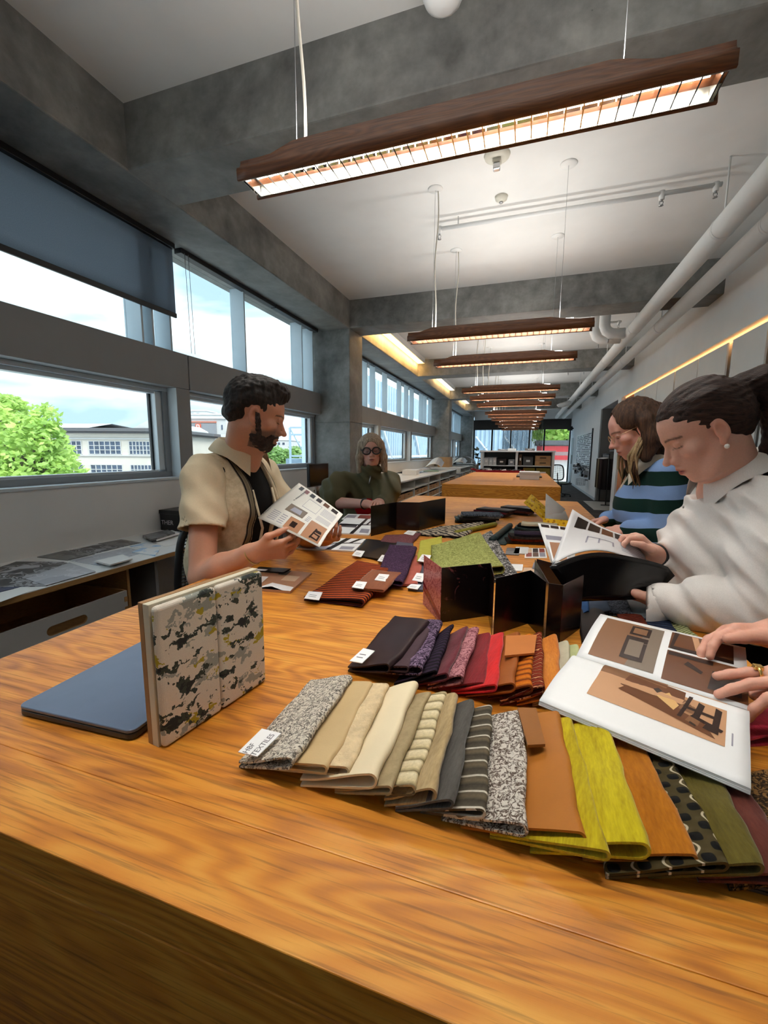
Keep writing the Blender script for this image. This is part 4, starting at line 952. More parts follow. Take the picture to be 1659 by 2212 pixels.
def striped(name, ramp_stops, scale, d='Y', dist=.4, bump=.4, rough=.9):
    t = NT(name); v = t.mapping(); w = t.wave(v, scale, dist, d=d, profile='SAW', dscale=2); n = t.noise(v, 260, 3)
    col = t.ramp(w, [(p, srgb(*c)) for p, c in ramp_stops]); col = t.mix(.25, col, t.ramp(n, ((.3, .15), (.7, 1.0))), 'MULTIPLY')
    t.set(col, rough); t.bump(t.math('ADD', w, t.math('MULTIPLY', n, .3)), bump, .003); t.p.inputs['Specular IOR Level'].default_value = .2; return t.m
def velvet(name, lo, hi, scale=60, stretch=(8, 1, 1)):
    t = NT(name); v = t.mapping(stretch); a = t.noise(v, scale / 8, 4, .6); b = t.noise(t.mapping((1, .2, 1)), 420, 2)
    k = t.math('ADD', t.math('MULTIPLY', a, .7), t.math('MULTIPLY', b, .3))
    t.set(t.ramp(k, ((.32, srgb(*lo)), (.66, srgb(*hi)))), .9); t.bump(b, .5, .0012); t.p.inputs['Sheen Weight'].default_value = .25; t.p.inputs['Specular IOR Level'].default_value = .15; return t.m
def braid(name, base, thread, mid, px, py):
    """rows of dark ovals with pale wavy threads running along the length"""
    t = NT(name); sp = t.n('ShaderNodeSeparateXYZ'); t.l(t.mapping(), sp.inputs[0]); k = 2 * math.pi
    sx = t.math('SINE', t.math('MULTIPLY', sp.outputs['X'], k / px)); sy = t.math('SINE', t.math('MULTIPLY', sp.outputs['Y'], k / py)); pr_ = t.math('MULTIPLY', sx, sy)
    th = t.math('ABSOLUTE', t.math('SINE', t.math('ADD', t.math('MULTIPLY', sp.outputs['X'], k / px / 2), t.math('MULTIPLY', sy, .45))))
    col = t.mix(t.ramp(pr_, ((.18, 0.0), (.3, 1.0))), srgb(*mid), srgb(*base)); col = t.mix(t.ramp(th, ((.10, 1.0), (.17, 0.0))), col, srgb(*thread))
    t.set(col, .85); t.bump(pr_, .8, .003); t.p.inputs['Specular IOR Level'].default_value = .2; return t.m
FAB = {}
FAB['boucle_w'] = boucle('cream_charcoal_boucle', (214, 206, 190), (84, 78, 72), 125, .40, .032)
FAB['boucle_b'] = boucle('cream_brown_boucle', (214, 206, 194), (88, 72, 62), 125, .42, .038)
FAB['beige_leather'] = plain('beige_leather', (192, 166, 122), .5, .05, 20, .15, 500)
FAB['fluffy'] = plain('cream_fleece', (208, 186, 148), .95, .16, 50, .8, 160, bd=.004)
FAB['satin'] = plain('cream_satin', (222, 206, 172), .55, .05, 10, .1, 300)
FAB['taupe'] = plain('taupe_cloth', (158, 140, 106), .9, .14, 90, .4, 260)
FAB['cream_stripe'] = striped('cream_ribbed_stripe', ((0, (94, 82, 60)), (.07, (150, 134, 100)), (.3, (208, 190, 146)), (.85, (226, 212, 176)), (.97, (190, 172, 132))), 15.5, bump=.6)
FAB['tan_velvet'] = velvet('tan_velvet', (134, 110, 70), (190, 166, 122))
FAB['grey_velvet'] = velvet('charcoal_velvet', (56, 52, 48), (88, 84, 78))
FAB['grey_stripe'] = striped('grey_pale_stripe', ((0, (196, 188, 172)), (.10, (196, 188, 172)), (.14, (84, 76, 64)), (.5, (64, 58, 48)), (.75, (104, 92, 72)), (.92, (92, 82, 66))), 14.0, bump=.5)
FAB['tan_leather'] = plain('tan_leather', (168, 104, 36), .45, .10, 9, .12, 380)
FAB['tan_leather2'] = plain('dark_tan_leather', (140, 88, 38), .5, .06, 14, .12, 380)
FAB['yellow'] = velvet('chartreuse_velvet', (146, 122, 4), (206, 186, 20))
FAB['yellow2'] = velvet('acid_yellow_velvet', (158, 136, 2), (216, 198, 24))
FAB['ochre'] = velvet('ochre_velvet', (144, 82, 4), (190, 118, 14))
FAB['chain'] = braid('black_gold_chain_weave', (12, 12, 12), (188, 176, 150), (70, 60, 34), .026, .022)
FAB['olive'] = velvet('olive_velvet', (72, 62, 14), (104, 92, 28))
FAB['maroon'] = velvet('maroon_velvet', (74, 32, 24), (104, 50, 38))
FAB['tweed'] = boucle('brown_tweed', (140, 104, 60), (44, 34, 26), 110, .52, .06)
FAB['under_grey'] = plain('grey_felt', (76, 70, 64), .95, .1)
FAB['aub_leather'] = plain('aubergine_leather', (44, 30, 32), .42, .06, 12, .1, 400)
FAB['plum'] = plain('plum_cloth', (66, 48, 54), .8, .1)
FAB['purple_boucle'] = boucle('purple_boucle', (132, 110, 134), (38, 24, 42), 90, .5)
FAB['black_rib'] = striped('black_plum_rib', ((0, (14, 12, 16)), (.45, (54, 36, 60)), (.7, (30, 22, 34)), (1, (14, 12, 14))), 26, dist=2.0, bump=.9)
FAB['burgundy'] = velvet('burgundy_velvet', (70, 10, 22), (104, 22, 38))
FAB['pink_boucle'] = boucle('dusty_pink_boucle', (186, 128, 132), (104, 48, 60), 90, .46, .03)
FAB['dark_red'] = velvet('deep_red_velvet', (98, 4, 12), (136, 14, 24))
FAB['red'] = velvet('scarlet_velvet', (172, 6, 12), (218, 26, 24))
FAB['cognac'] = plain('cognac_leather', (146, 80, 34), .45, .1, 14, .15, 380)
FAB['cognac_card'] = plain('cognac_leather_card', (186, 112, 54), .45, .06, 16, .12, 380)
FAB['orange_rib'] = striped('orange_ribbed_velvet', ((0, (84, 36, 8)), (.12, (130, 60, 10)), (.45, (206, 116, 26)), (.8, (196, 100, 18)), (1, (120, 52, 10))), 17, bump=.9)
FAB['red_braid'] = striped('rust_braided_weave', ((0, (206, 140, 96)), (.10, (206, 140, 96)), (.14, (74, 18, 10)), (.5, (140, 52, 26)), (.85, (112, 36, 20)), (1, (70, 16, 10))), 24, dist=5.0, bump=1.0)
FAB['orange'] = velvet('amber_velvet', (172, 88, 10), (216, 134, 34))
FAB['stone'] = plain('stone_cloth', (176, 168, 144), .9, .08)
FAB['sage'] = plain('sage_cloth', (168, 172, 124), .9, .08)
FAB['rust_stripe'] = striped('rust_maroon_cord', ((0, (40, 8, 8)), (.42, (52, 12, 10)), (.5, (160, 66, 22)), (.88, (186, 88, 34)), (.97, (70, 20, 12))), 19, dist=.2, bump=.7)
FAB['brown'] = velvet('russet_velvet', (108, 52, 20), (142, 76, 34))
FAB['black_leather'] = plain('black_leather', (26, 20, 20), .4, .1, 12, .1, 380)
FAB['purple'] = boucle('aubergine_velvet', (84, 58, 84), (44, 26, 48), 130, .5)
FAB['rose'] = plain('terracotta_pink_cloth', (164, 84, 70), .85, .1)
FAB['slate'] = plain('slate_cloth', (82, 80, 92), .85, .1)
FAB['mauve'] = boucle('mauve_chenille', (128, 80, 82), (84, 44, 48), 130, .46, .03)
FAB['green'] = boucle('green_chenille', (170, 172, 104), (112, 118, 56), 85, .42, .04)
FAB['lime'] = plain('lime_cloth', (174, 168, 66), .85, .1)
FAB['salt'] = boucle('black_white_boucle', (206, 202, 198), (38, 36, 38), 60, .5, .07)
FAB['olive_roll'] = plain('olive_leather', (122, 118, 36), .6, .08)
FAB['teal'] = plain('dark_teal_leather', (26, 44, 44), .5, .1)
FAB['blue'] = plain('blue_cloth', (62, 104, 160), .9, .1); FAB['grey_blue'] = plain('blue_grey_cloth', (78, 90, 108), .9, .1)
FAB['denim'] = boucle('flecked_grey_blue', (96, 104, 116), (38, 42, 50), 110, .5); FAB['mist'] = plain('mist_grey_cloth', (118, 124, 126), .9, .1)
FAB['navy'] = striped('navy_ruffle', ((0, (12, 16, 28)), (.5, (38, 50, 76)), (1, (14, 18, 32))), 24, dist=3.0, bump=1.0)
FAB['green_knit'] = striped('pale_green_knit', ((0, (74, 84, 44)), (.5, (176, 180, 132)), (1, (96, 104, 60))), 40, dist=3.0, bump=1.0)
FAB['red_slub'] = striped('red_black_slub', ((0, (20, 14, 14)), (.5, (120, 44, 22)), (1, (24, 14, 14))), 40, dist=4.0, bump=.8)
FAB['crimson'] = velvet('crimson_velvet', (140, 16, 40), (186, 34, 62))
def zebra():
    t = NT('zebra_weave'); w = t.wave(t.mapping(), 14, 6.0, d='DIAGONAL', detail=2, dscale=1.6); t.set(t.ramp(w, ((.44, srgb(26, 22, 20)), (.56, srgb(164, 152, 132)))), .9); return t.m
FAB['zebra'] = zebra()
FAB['basket'] = striped('black_basket_weave', ((0, (12, 11, 11)), (.45, (64, 54, 48)), (.7, (24, 20, 20)), (1, (12, 11, 11))), 42, dist=3.0, bump=1.0)

def sst2(x): x = min(1, max(0, x)); return x * x * (3 - 2 * x)
def fold_cloth(name, label, L0, L1, R0, R1, mt, H=.012, t=.0028, z0=None, slope=0.0, cat='fabric swatch', group=None, wav=.0012, seed=0, bulge=.45, back=None):
    """folded cloth: layers lie from the left edge L0-L1 (near, far) to a rounded fold along R0-R1; slope = rise from left to right"""
    rnd = random.Random(seed * 7 + 1); L0, L1, R0, R1 = [Vector((p.x, p.y, 0)) for p in (L0, L1, R0, R1)]
    ax = (R0 - L0).normalized(); org = Vector((L0.x, L0.y, z0 if z0 is not None else T)); yy = Vector((-ax.y, ax.x, 0))
    M = Matrix((ax, yy, Vector((0, 0, 1)))).transposed().to_4x4(); M.translation = org; Mi = M.inverted()
    prof = []   # (u, zfrac 0..1 of local height, offset inside thickness)
    n = 12
    for k in range(n + 1): prof.append(('T', k / n))
    arc = 9
    for k in range(1, arc): prof.append(('A', k / arc))
    for k in range(n + 1): prof.append(('B', 1 - k / n))
    for k in range(n + 1): prof.append(('b', k / n))
    for k in range(1, arc): prof.append(('a', k / arc))
    for k in range(n + 1): prof.append(('t', 1 - k / n))
    nv = 12; vs = []; ph = rnd.uniform(0, 6)
    for j in range(nv + 1):
        v = j / nv; A = L0.lerp(L1, v); B = R0.lerp(R1, v); wd = (B - A).length; d = (B - A).normalized()
        hv = H * (1 + .12 * math.sin(v * 7 + ph)); r = hv / 2 * (1 + bulge * .5)
        jit = wav * math.sin(v * 11 + ph * 2) + wav * .6 * math.sin(v * 23 + ph)
        for kind, q in prof:
            ins = t if kind in 'bat' else 0.0
            if kind in 'TtBb':
                u = q * (wd - r); hl = hv * (.55 + bulge * sst2(q * 1.15 - .15)) if kind in 'Tt' else 0.0
                hl = max(hl, 2.3 * t) if kind in 'Tt' else 0
                z = hl - ins if kind in 'Tt' else ins
            else:
                hm = hv * (.55 + bulge); rr = hm / 2 - ins; an = math.pi / 2 - math.pi * q if kind == 'A' else -math.pi / 2 + math.pi * q
                u = wd - r + rr * math.cos(an) * 1.0; z = hm / 2 + rr * math.sin(an)
            p = A + d * (u + jit); zz = z + slope * (u / max(wd, 1e-6)) + .0006 * math.sin(v * 9 + u * 40 + ph)
            vs.append(Mi @ Vector((p.x, p.y, org.z + max(zz, .0004))))
    m_ = len(prof); fs = []
    for j in range(nv):
        for k in range(m_): fs.append((j * m_ + k, j * m_ + (k + 1) % m_, (j + 1) * m_ + (k + 1) % m_, (j + 1) * m_ + k))
    fs += [tuple(range(m_ - 1, -1, -1)), tuple(nv * m_ + k for k in range(m_))]
    me = bpy.data.meshes.new(name); me.from_pydata([tuple(v) for v in vs], [], fs)
    bm = bmesh.new(); bm.from_mesh(me); bmesh.ops.recalc_face_normals(bm, faces=bm.faces)
    for f in bm.faces: f.smooth = len(f.verts) == 4
    for e in bm.edges:
        if len(e.link_faces) == 2 and (len(e.link_faces[0].verts) > 4 or len(e.link_faces[1].verts) > 4): e.smooth = False
    bm.to_mesh(me); bm.free()
    o = link(name, me, None, mt); o.matrix_world = M; tag(o, label, cat, group); return o
def tag_card(parent, p0, p1, p2, p3, z, lines=0, text=None, nm='paper_tag'):
    """small paper tag lying on a cloth; corners in world xy"""
    Mi = parent.matrix_world.inverted(); P = [Vector((p.x, p.y, z)) for p in (p0, p1, p2, p3)]
    mb = MB().prism([Mi @ p for p in P], (0, 0, .0012)); o = mb.build(nm, MAT['paper'], parent)
    if text:
        ex = (P[1] - P[0]); ey = (P[3] - P[0]); ez = Vector((0, 0, 1)); 
        for i, (tx, fx, fy, sz) in enumerate(text):
            Mt = Matrix((ex.normalized(), ey.normalized(), ez)).transposed().to_4x4(); Mt.translation = P[0] + ex * fx + ey * fy + Vector((0, 0, .0013))
            text_mesh(tx, sz, MAT['ink'], 'lettering', o, Mi @ Mt, extrude=.0001)
    elif lines:
        ln = MB(); ex = P[1] - P[0]; ey = P[3] - P[0]
        for k in range(lines):
            a = P[0] + ex * .2 + ey * (.3 + .22 * k) + Vector((0, 0, .0013)); ln.prism([Mi @ a, Mi @ (a + ex * .5), Mi @ (a + ex * .5 + ey * .05), Mi @ (a + ey * .05)], (0, 0, .0002))
        ln.build('lettering', MAT['ink'], o)
    return o
def fan(rows, left, z, tk, kk, group, slope=None):
    """shingled fan; rows: (name,label,near_right_px,far_right_px,material key, H)"""
    pL0, pL1 = onz(*left[0], T + .012), onz(*left[1], T + .012); out = []; hist = [(pL0, pL1)]
    for i, (nm, lab, nr, fr, mk, H) in enumerate(rows):
        R0, R1 = onz(*nr, z), onz(*fr, z)
        if i == 0: L0, L1 = pL0, pL1
        else:
            a0, a1 = hist[max(0, i - 2 if (hist[-1][0] - R0).length < .07 else i - 1)]; v0 = (R1 - R0).normalized() * .010
            L0 = R0 + (a0 - R0) * .98 + v0; L1 = R1 + (a1 - R1) * .98 - v0 * .5
            if (L0 - R0).length > .13: L0 = R0 + (L0 - R0).normalized() * .13
            if (L1 - R1).length > .13: L1 = R1 + (L1 - R1).normalized() * .13
        w = (L0 - R0).length; pit = (R0 - pL0).length if i else w
        sl = .030 if i == 0 else max(.012, min(.030, tk * w / max(pit, .02)))
        o = fold_cloth(nm, lab, L0, L1, R0, R1, FAB[mk], H=H, slope=sl, group=group, seed=i + len(group), z0=T)
        out.append((o, L0, L1, R0, R1)); pL0, pL1 = R0, R1; hist.append((R0, R1))
    return out
G1 = 'front fan of fabric swatches'
F1 = fan([
 ('boucle_swatch', 'cream and charcoal boucle swatch with a white label, leftmost of front fan', (635, 1657), (764, 1472), 'boucle_w', .017),
 ('leather_swatch', 'smooth beige leather swatch beside the labelled boucle', (711, 1670), (807, 1482), 'beige_leather', .012),
 ('fleece_swatch', 'fluffy cream fleece swatch right of the beige leather', (757, 1674), (843, 1486), 'fluffy', .014),
 ('satin_swatch', 'plain cream satin swatch, widest of the pale ones', (819, 1698), (906, 1488), 'satin', .018),
 ('cloth_swatch', 'narrow taupe cloth swatch beside the cream satin', (849, 1711), (932, 1501), 'taupe', .013),
 ('ribbed_swatch', 'cream ribbed swatch with cross stripes', (901, 1712), (967, 1505), 'cream_stripe', .013),
 ('velvet_swatch', 'tan velvet swatch between cream ribs and charcoal', (945, 1727), (994, 1514), 'tan_velvet', .018),
 ('velvet_swatch', 'plain charcoal grey velvet swatch', (987, 1744), (1027, 1520), 'grey_velvet', .014),
 ('striped_swatch', 'dark grey swatch with pale cross stripes', (1052, 1763), (1067, 1531), 'grey_stripe', .013),
 ('boucle_swatch', 'cream and brown boucle swatch against the tan leather', (1143, 1797), (1137, 1545), 'boucle_b', .014),
 ('leather_swatch', 'large tan leather swatch right of the brown boucle', (1268, 1815), (1213, 1548), 'tan_leather', .014),
 ('velvet_swatch', 'chartreuse velvet swatch under the tan leather', (1319, 1853), (1239, 1560), 'yellow', .011),
 ('velvet_swatch', 'bright acid yellow velvet swatch, open fold at front', (1411, 1851), (1317, 1576), 'yellow2', .019),
 ('velvet_swatch', 'ochre velvet swatch right of the yellow ones', (1518, 1858), (1390, 1607), 'ochre', .014),
 ('woven_swatch', 'black woven swatch with pale chain stitching', (1583, 1876), (1450, 1635), 'chain', .012),
 ('velvet_swatch', 'olive velvet swatch at the right front corner', (1660, 1885), (1551, 1670), 'olive', .015),
 ('velvet_swatch', 'dark maroon velvet swatch right of the olive one', (1740, 1905), (1606, 1690), 'maroon', .013),
 ('tweed_swatch', 'brown tweed swatch cut off by the right picture edge', (1850, 1880), (1725, 1660), 'tweed', .013),
], ((515, 1640), (672, 1464)), T + .034, .012, 2.3, G1)
o, L0, L1, R0, R1 = F1[0]
e1 = (R0 - L0); e2 = (L1 - L0)
tag_card(o, *[onz(*q, T + .026) for q in ((514, 1639), (558, 1636), (604, 1582), (562, 1583))][0:0] or [onz(515, 1636, T + .024), onz(556, 1640, T + .028), onz(607, 1586, T + .030), onz(566, 1582, T + .026)], T + .0305, nm='paper_label')
lab = o.children[-1]
Mi = o.matrix_world.inverted(); pa, pb = onz(553, 1640, T + .032), onz(603, 1587, T + .032); ex = (pb - pa).normalized(); ey = Vector((-ex.y, ex.x, 0))
for k, tx in enumerate(('TEXTILES', 'HBF')):
    Mt = Matrix((ex, ey, Vector((0, 0, 1)))).transposed().to_4x4(); Mt.translation = Vector((pa.x, pa.y, T + .0319)) + ex * .004 + ey * (.005 + .012 * k)
    text_mesh(tx, .0102, MAT['ink'], 'lettering', lab, Mi @ Mt, extrude=.0001)
def card(name, label, px, z, th, mt, cat='leather card', group=None): return flat_sheet(name, label, px, z, th, mt, cat, group)
card('leather_card', 'small dark tan leather card lying behind the brown boucle', [(1118, 1528), (1158, 1529), (1178, 1607), (1140, 1609)], T + .040, .004, FAB['tan_leather2'])
fold_cloth('felt_swatch', 'dark grey felt swatch lying flat under the olive velvet', onz(1500, 1885, T + .004), onz(1480, 1800, T + .004), onz(1720, 1945, T + .004), onz(1640, 1830, T + .004), FAB['under_grey'], H=.008, slope=.0, group=G1, seed=40)

G2 = 'second fan of fabric swatches'
F2 = fan([
 ('leather_swatch', 'large aubergine leather swatch with white tag, leftmost of second fan', (845, 1453), (929, 1354), 'aub_leather', .017),
 ('cloth_swatch', 'narrow plum cloth swatch under the aubergine leather', (884, 1452), (938, 1360), 'plum', .013),
 ('boucle_swatch', 'purple and lilac boucle swatch', (915, 1458), (957, 1354), 'purple_boucle', .016),
 ('ribbed_swatch', 'near-black ribbed plum swatch', (946, 1460), (981, 1356), 'black_rib', .015),
 ('velvet_swatch', 'burgundy velvet swatch left of the dusty pink one', (971, 1467), (1013, 1363), 'burgundy', .014),
 ('boucle_swatch', 'dusty pink boucle swatch', (1001, 1474), (1038, 1367), 'pink_boucle', .016),
 ('velvet_swatch', 'deep red velvet swatch right of the dusty pink one', (1051, 1479), (1062, 1369), 'dark_red', .013),
 ('velvet_swatch', 'bright scarlet velvet swatch', (1076, 1492), (1091, 1375), 'red', .014),
 ('leather_swatch', 'cognac leather swatch beside the scarlet one', (1115, 1492), (1126, 1378), 'cognac', .016),
 ('ribbed_swatch', 'orange ribbed velvet swatch', (1152, 1494), (1152, 1380), 'orange_rib', .014),
 ('braided_swatch', 'rust red braided swatch', (1177, 1494), (1173, 1375), 'red_braid', .014),
 ('velvet_swatch', 'amber orange velvet swatch', (1216, 1500), (1207, 1380), 'orange', .017),
 ('cloth_swatch', 'pale stone cloth swatch peeping out beside the amber one', (1240, 1500), (1230, 1392), 'stone', .013),
 ('cloth_swatch', 'sage green cloth swatch partly under the open book', (1262, 1500), (1250, 1400), 'sage', .012),
], ((752, 1438), (853, 1327)), T + .032, .011, 2.3, G2)
o = F2[0][0]; tag_card(o, onz(755, 1436, T + .022), onz(782, 1441, T + .022), onz(810, 1412, T + .024), onz(785, 1406, T + .024), T + .0285, lines=2)
card('leather_card', 'cognac leather card lying across the second fan', [(1090, 1416), (1154, 1410), (1160, 1371), (1093, 1373)], T + .042, .004, FAB['cognac_card'])

# ------------------------------------------------------------------ loose cloths behind
def cloth4(name, label, nl, nr, fr, fl, mk, z=.006, H=.010, slope=0, group='loose cloths in the middle', zb=0.0, **kw):
    return fold_cloth(name, label, onz(*nl, T + zb + z), onz(*fl, T + zb + z), onz(*nr, T + zb + z), onz(*fr, T + zb + z), FAB[mk], H=H, slope=slope, group=group, z0=T + zb, seed=len(label), **kw)
def tg(o, p, w=30, h=14, z=.02, lines=2):
    x, y = p; return tag_card(o, onz(x, y, T + z), onz(x + w, y + 4, T + z), onz(x + w + 8, y - h + 2, T + z), onz(x + 10, y - h, T + z), T + z, lines=lines)
c = cloth4('corduroy_swatch', 'rust and maroon striped corduroy swatch with a white tag', (657, 1293), (788, 1311), (848, 1236), (772, 1212), 'rust_stripe', H=.018, slope=.004); tg(c, (657, 1293), 32, 15, .0155)
c = cloth4('velvet_swatch', 'russet velvet swatch lying on the striped corduroy', (760, 1268), (832, 1276), (868, 1238), (803, 1230), 'brown', H=.009, zb=.0225); tg(c, (760, 1269), 25, 13, .0315)
c = cloth4('leather_swatch', 'black leather swatch with two white tags behind the corduroy', (762, 1197), (832, 1212), (872, 1172), (792, 1164), 'black_leather', H=.010); tg(c, (760, 1200), 20, 11, .0105); tg(c, (815, 1212), 20, 13, .011)
c = cloth4('velvet_swatch', 'aubergine chenille swatch with white tag in the middle pile', (810, 1251), (872, 1264), (902, 1186), (842, 1177), 'purple', H=.016, zb=.014); tg(c, (809, 1253), 24, 13, .0305)
cloth4('cloth_swatch', 'terracotta pink cloth under the aubergine swatch', (862, 1262), (902, 1262), (916, 1205), (895, 1198), 'rose', H=.008, zb=.0045)
c = cloth4('cloth_swatch', 'slate cloth swatch with tags beside the pink brochure', (880, 1272), (925, 1276), (935, 1215), (905, 1208), 'slate', H=.007, zb=.0); tg(c, (890, 1254), 22, 16, .012); tg(c, (878, 1270), 24, 8, .010)
cloth4('chenille_swatch', 'mauve chenille swatch behind the black leather', (820, 1172), (890, 1176), (910, 1154), (832, 1156), 'mauve', H=.014, zb=.0)
cloth4('cloth_swatch', 'folded slate piece on the mauve chenille', (852, 1184), (888, 1190), (894, 1174), (858, 1170), 'slate', H=.005, zb=.0165)
c = cloth4('cloth_swatch', 'lime cloth with a white tag under the green chenille', (900, 1212), (960, 1216), (955, 1160), (908, 1168), 'lime', H=.012, zb=.008); tg(c, (902, 1212), 22, 14, .022)
cloth4('boucle_swatch', 'black and white boucle cloth under the green chenille', (1030, 1262), (1120, 1246), (1062, 1150), (1020, 1168), 'salt', H=.016, zb=.0)
cloth4('chenille_swatch', 'large green chenille cloth in the middle of the table', (938, 1236), (1092, 1219), (1040, 1148), (932, 1170), 'green', z=.03, H=.026, zb=.022)
c = cloth4('zebra_swatch', 'zebra patterned cloth behind the green chenille', (882, 1153), (1000, 1163), (1048, 1130), (950, 1138), 'zebra', H=.016); tg(c, (872, 1153), 20, 7, .012)
ro = empty('leather_roll', onz(1000, 1150, T), label='rolled olive leather lying behind the green chenille', cat='leather roll')
pa, pb = onz(985, 1152, T + .012), onz(1070, 1133, T + .012); d_ = pb - pa
MB().tube([(pa - onz(1000, 1150, T)) + d_ * k / 8 + Vector((0, 0, .002)) for k in range(9)], .0125, 14).build('roll', FAB['olive_roll'], ro)
MB().grid(lambda u, v: (pa - onz(1000, 1150, T)) + d_ * u + Vector((-.05 * v, -.035 * v, -.011)), 6, 3, thick=(0, 0, .002)).build('flap', FAB['olive_roll'], ro)
ro = empty('leather_roll', onz(1085, 1150, T), label='rolled dark teal leather beside the olive roll', cat='leather roll')
pa, pb = onz(1062, 1168, T + .014), onz(1102, 1136, T + .014); d_ = pb - pa; q0 = onz(1085, 1150, T)
MB().tube([(pa - q0) + d_ * k / 8 + Vector((0, 0, .002)) for k in range(9)], .0145, 14).build('roll', FAB['teal'], ro)
MB().grid(lambda u, v: (pa - q0) + d_ * u + Vector((.06 * v, -.02 * v, -.012)), 6, 3, thick=(0, 0, .002)).build('flap', FAB['teal'], ro)
# dark stacks on the far half
def stack(n, base_px, w, l, rz, mats, lab, group, th=.011, seed=1, fanx=.012):
    rnd = random.Random(seed); b = onz(*base_px, T)
    for k in range(n):
        o = MB().grid(lambda u, v: (-w / 2 + w * u, -l / 2 + l * v, .0015 * math.sin(u * 9 + k)), 8, 2, thick=(0, 0, th * .8)).build('swatch', FAB[mats[k % len(mats)]])
        o.location = (b.x + fanx * k + rnd.uniform(-.006, .006), b.y + rnd.uniform(-.01, .01), T + .003 + k * th); o.rotation_euler = (0, 0, rz + rnd.uniform(-.09, .09))
        tag(o, lab % ORDN[k], 'fabric swatch', group)
ORDN = ['lowest', 'second lowest', 'third', 'fourth', 'fifth', 'sixth', 'seventh']
stack(5, (1022, 1128), .22, .13, .2, ['basket', 'teal', 'black_leather', 'grey_velvet', 'denim'], '%s cloth from below in the dark grey stack behind the zebra cloth', 'dark grey swatch stack', seed=2)
stack(4, (1060, 1114), .22, .13, -.35, ['maroon', 'black_leather', 'burgundy', 'black_leather'], '%s cloth from below in the dark maroon stack', 'dark maroon swatch stack', seed=3)
stack(4, (1112, 1109), .22, .13, -.3, ['black_leather', 'maroon', 'plum', 'black_leather'], '%s cloth from below in the black stack farthest right', 'black swatch stack', seed=4)
stack(4, (1136, 1172), .18, .10, .1, ['basket', 'red_slub', 'basket', 'black_rib'], '%s cloth from below in the ribbed stack by the white sheets', 'ribbed swatch stack', seed=5)
stack(4, (1146, 1148), .17, .09, -.1, ['denim', 'teal', 'basket', 'stone'], '%s cloth from below in the mixed stack beyond the ribbed one', 'mixed swatch stack', seed=6)
# cloths below the white-shirted woman's magazine
for k, (nl, nr, fr, fl, mk, lb) in enumerate((
 ((1255, 1325), (1275, 1322), (1268, 1270), (1248, 1275), 'blue', 'bright blue cloth under the black magazine'),
 ((1272, 1330), (1322, 1322), (1300, 1272), (1262, 1275), 'grey_blue', 'blue-grey cloth beside the bright blue one'),
 ((1312, 1325), (1372, 1330), (1345, 1280), (1300, 1278), 'denim', 'flecked grey-blue cloth beside the blue-grey one'),
 ((1370, 1335), (1425, 1340), (1398, 1300), (1350, 1290), 'mist', 'mist grey cloth near the white cuff'),
 ((1350, 1362), (1410, 1372), (1392, 1335), (1330, 1322), 'red_slub', 'red and black slub cloth behind the open book'),
 ((1400, 1376), (1480, 1395), (1450, 1345), (1385, 1325), 'navy', 'navy ruffled cloth behind the open book'),
 ((1470, 1388), (1510, 1380), (1480, 1350), (1448, 1342), 'green_knit', 'pale green knitted cloth by the reaching hand'))):
    cloth4('cloth_swatch', lb, nl, nr, fr, fl, mk, H=.012, group='blue cloths by the far edge', zb=.0)
cloth4('velvet_swatch', 'crimson velvet cloth at the right picture edge', (1560, 1610), (1700, 1600), (1690, 1535), (1580, 1540), 'crimson', H=.02, group='cloths by the right edge')
cloth4('velvet_swatch', 'black velvet cloth hanging dark behind the open book', (1256, 1385), (1330, 1378), (1300, 1310), (1250, 1318), 'black_leather', H=.010, group='blue cloths by the far edge')

# ================================================================== standing accordion leaflets
def glossy(name, rgb, rough=.18, var=.0, vs=8): return mat(name, srgb(*rgb), rough, var, vs, spec=.4)
MAT['gloss_black'] = glossy('glossy_black_print', (10, 8, 9)); MAT['gloss_brown'] = glossy('glossy_dark_brown_print', (30, 17, 16))
def stain(name, base, fg, scale, cut, seed, rough=.25, stretch=(1, 1, 1)):
    t = NT(name); v = t.mapping(stretch, loc=(seed, seed * 2, 0)); a = t.noise(v, scale, 6, .7, 1.0); t.set(t.ramp(a, ((cut, srgb(*base)), (cut + .12, srgb(*fg)))), rough); return t.m
MAT['acc_pink'] = stain('pink_textured_print', (136, 60, 66), (190, 112, 112), 160, .42, 1)
MAT['acc_lace'] = stain('dark_print_with_rosy_traces', (14, 9, 11), (120, 70, 72), 26, .60, 3)
MAT['acc_red'] = stain('dark_print_with_red_patches', (10, 6, 7), (74, 10, 18), 6, .55, 5)  # soft dark red patches over near-black
MAT['acc_edge'] = mat('white_card_edge', (.6, .58, .56), .6)
def accordion(name, label, plan, h, mats, cat='leaflet', lean=None):
    c = Vector((sum(p.x for p in plan) / len(plan), sum(p.y for p in plan) / len(plan), T)); e = empty(name, c, label=label, cat=cat)
    for k in range(len(plan) - 1):
        a, b = plan[k] - c, plan[k + 1] - c; a.z = b.z = 0; n = Vector((-(b - a).y, (b - a).x, 0)).normalized() * .0012
        lz = lean[k] if lean else Vector((0, 0, 0)); lz2 = lean[k + 1] if lean else Vector((0, 0, 0))
        up = Vector((0, 0, h)); mt = mats[k]
        P = [a, b, b + up + lz2, a + up + lz]
        MB().prism([p + n * .5 for p in P], -n).build('panel', mt, e)
    return e
pln = lambda *px: [onz(*q, T) for q in px]
a1 = accordion('accordion_leaflet', 'standing dark leaflet with a pink end panel before the green cloth', pln((914, 1305), (951, 1345), (1055, 1330), (1062, 1372)), .134, [MAT['acc_pink'], MAT['acc_lace'], MAT['gloss_brown']])
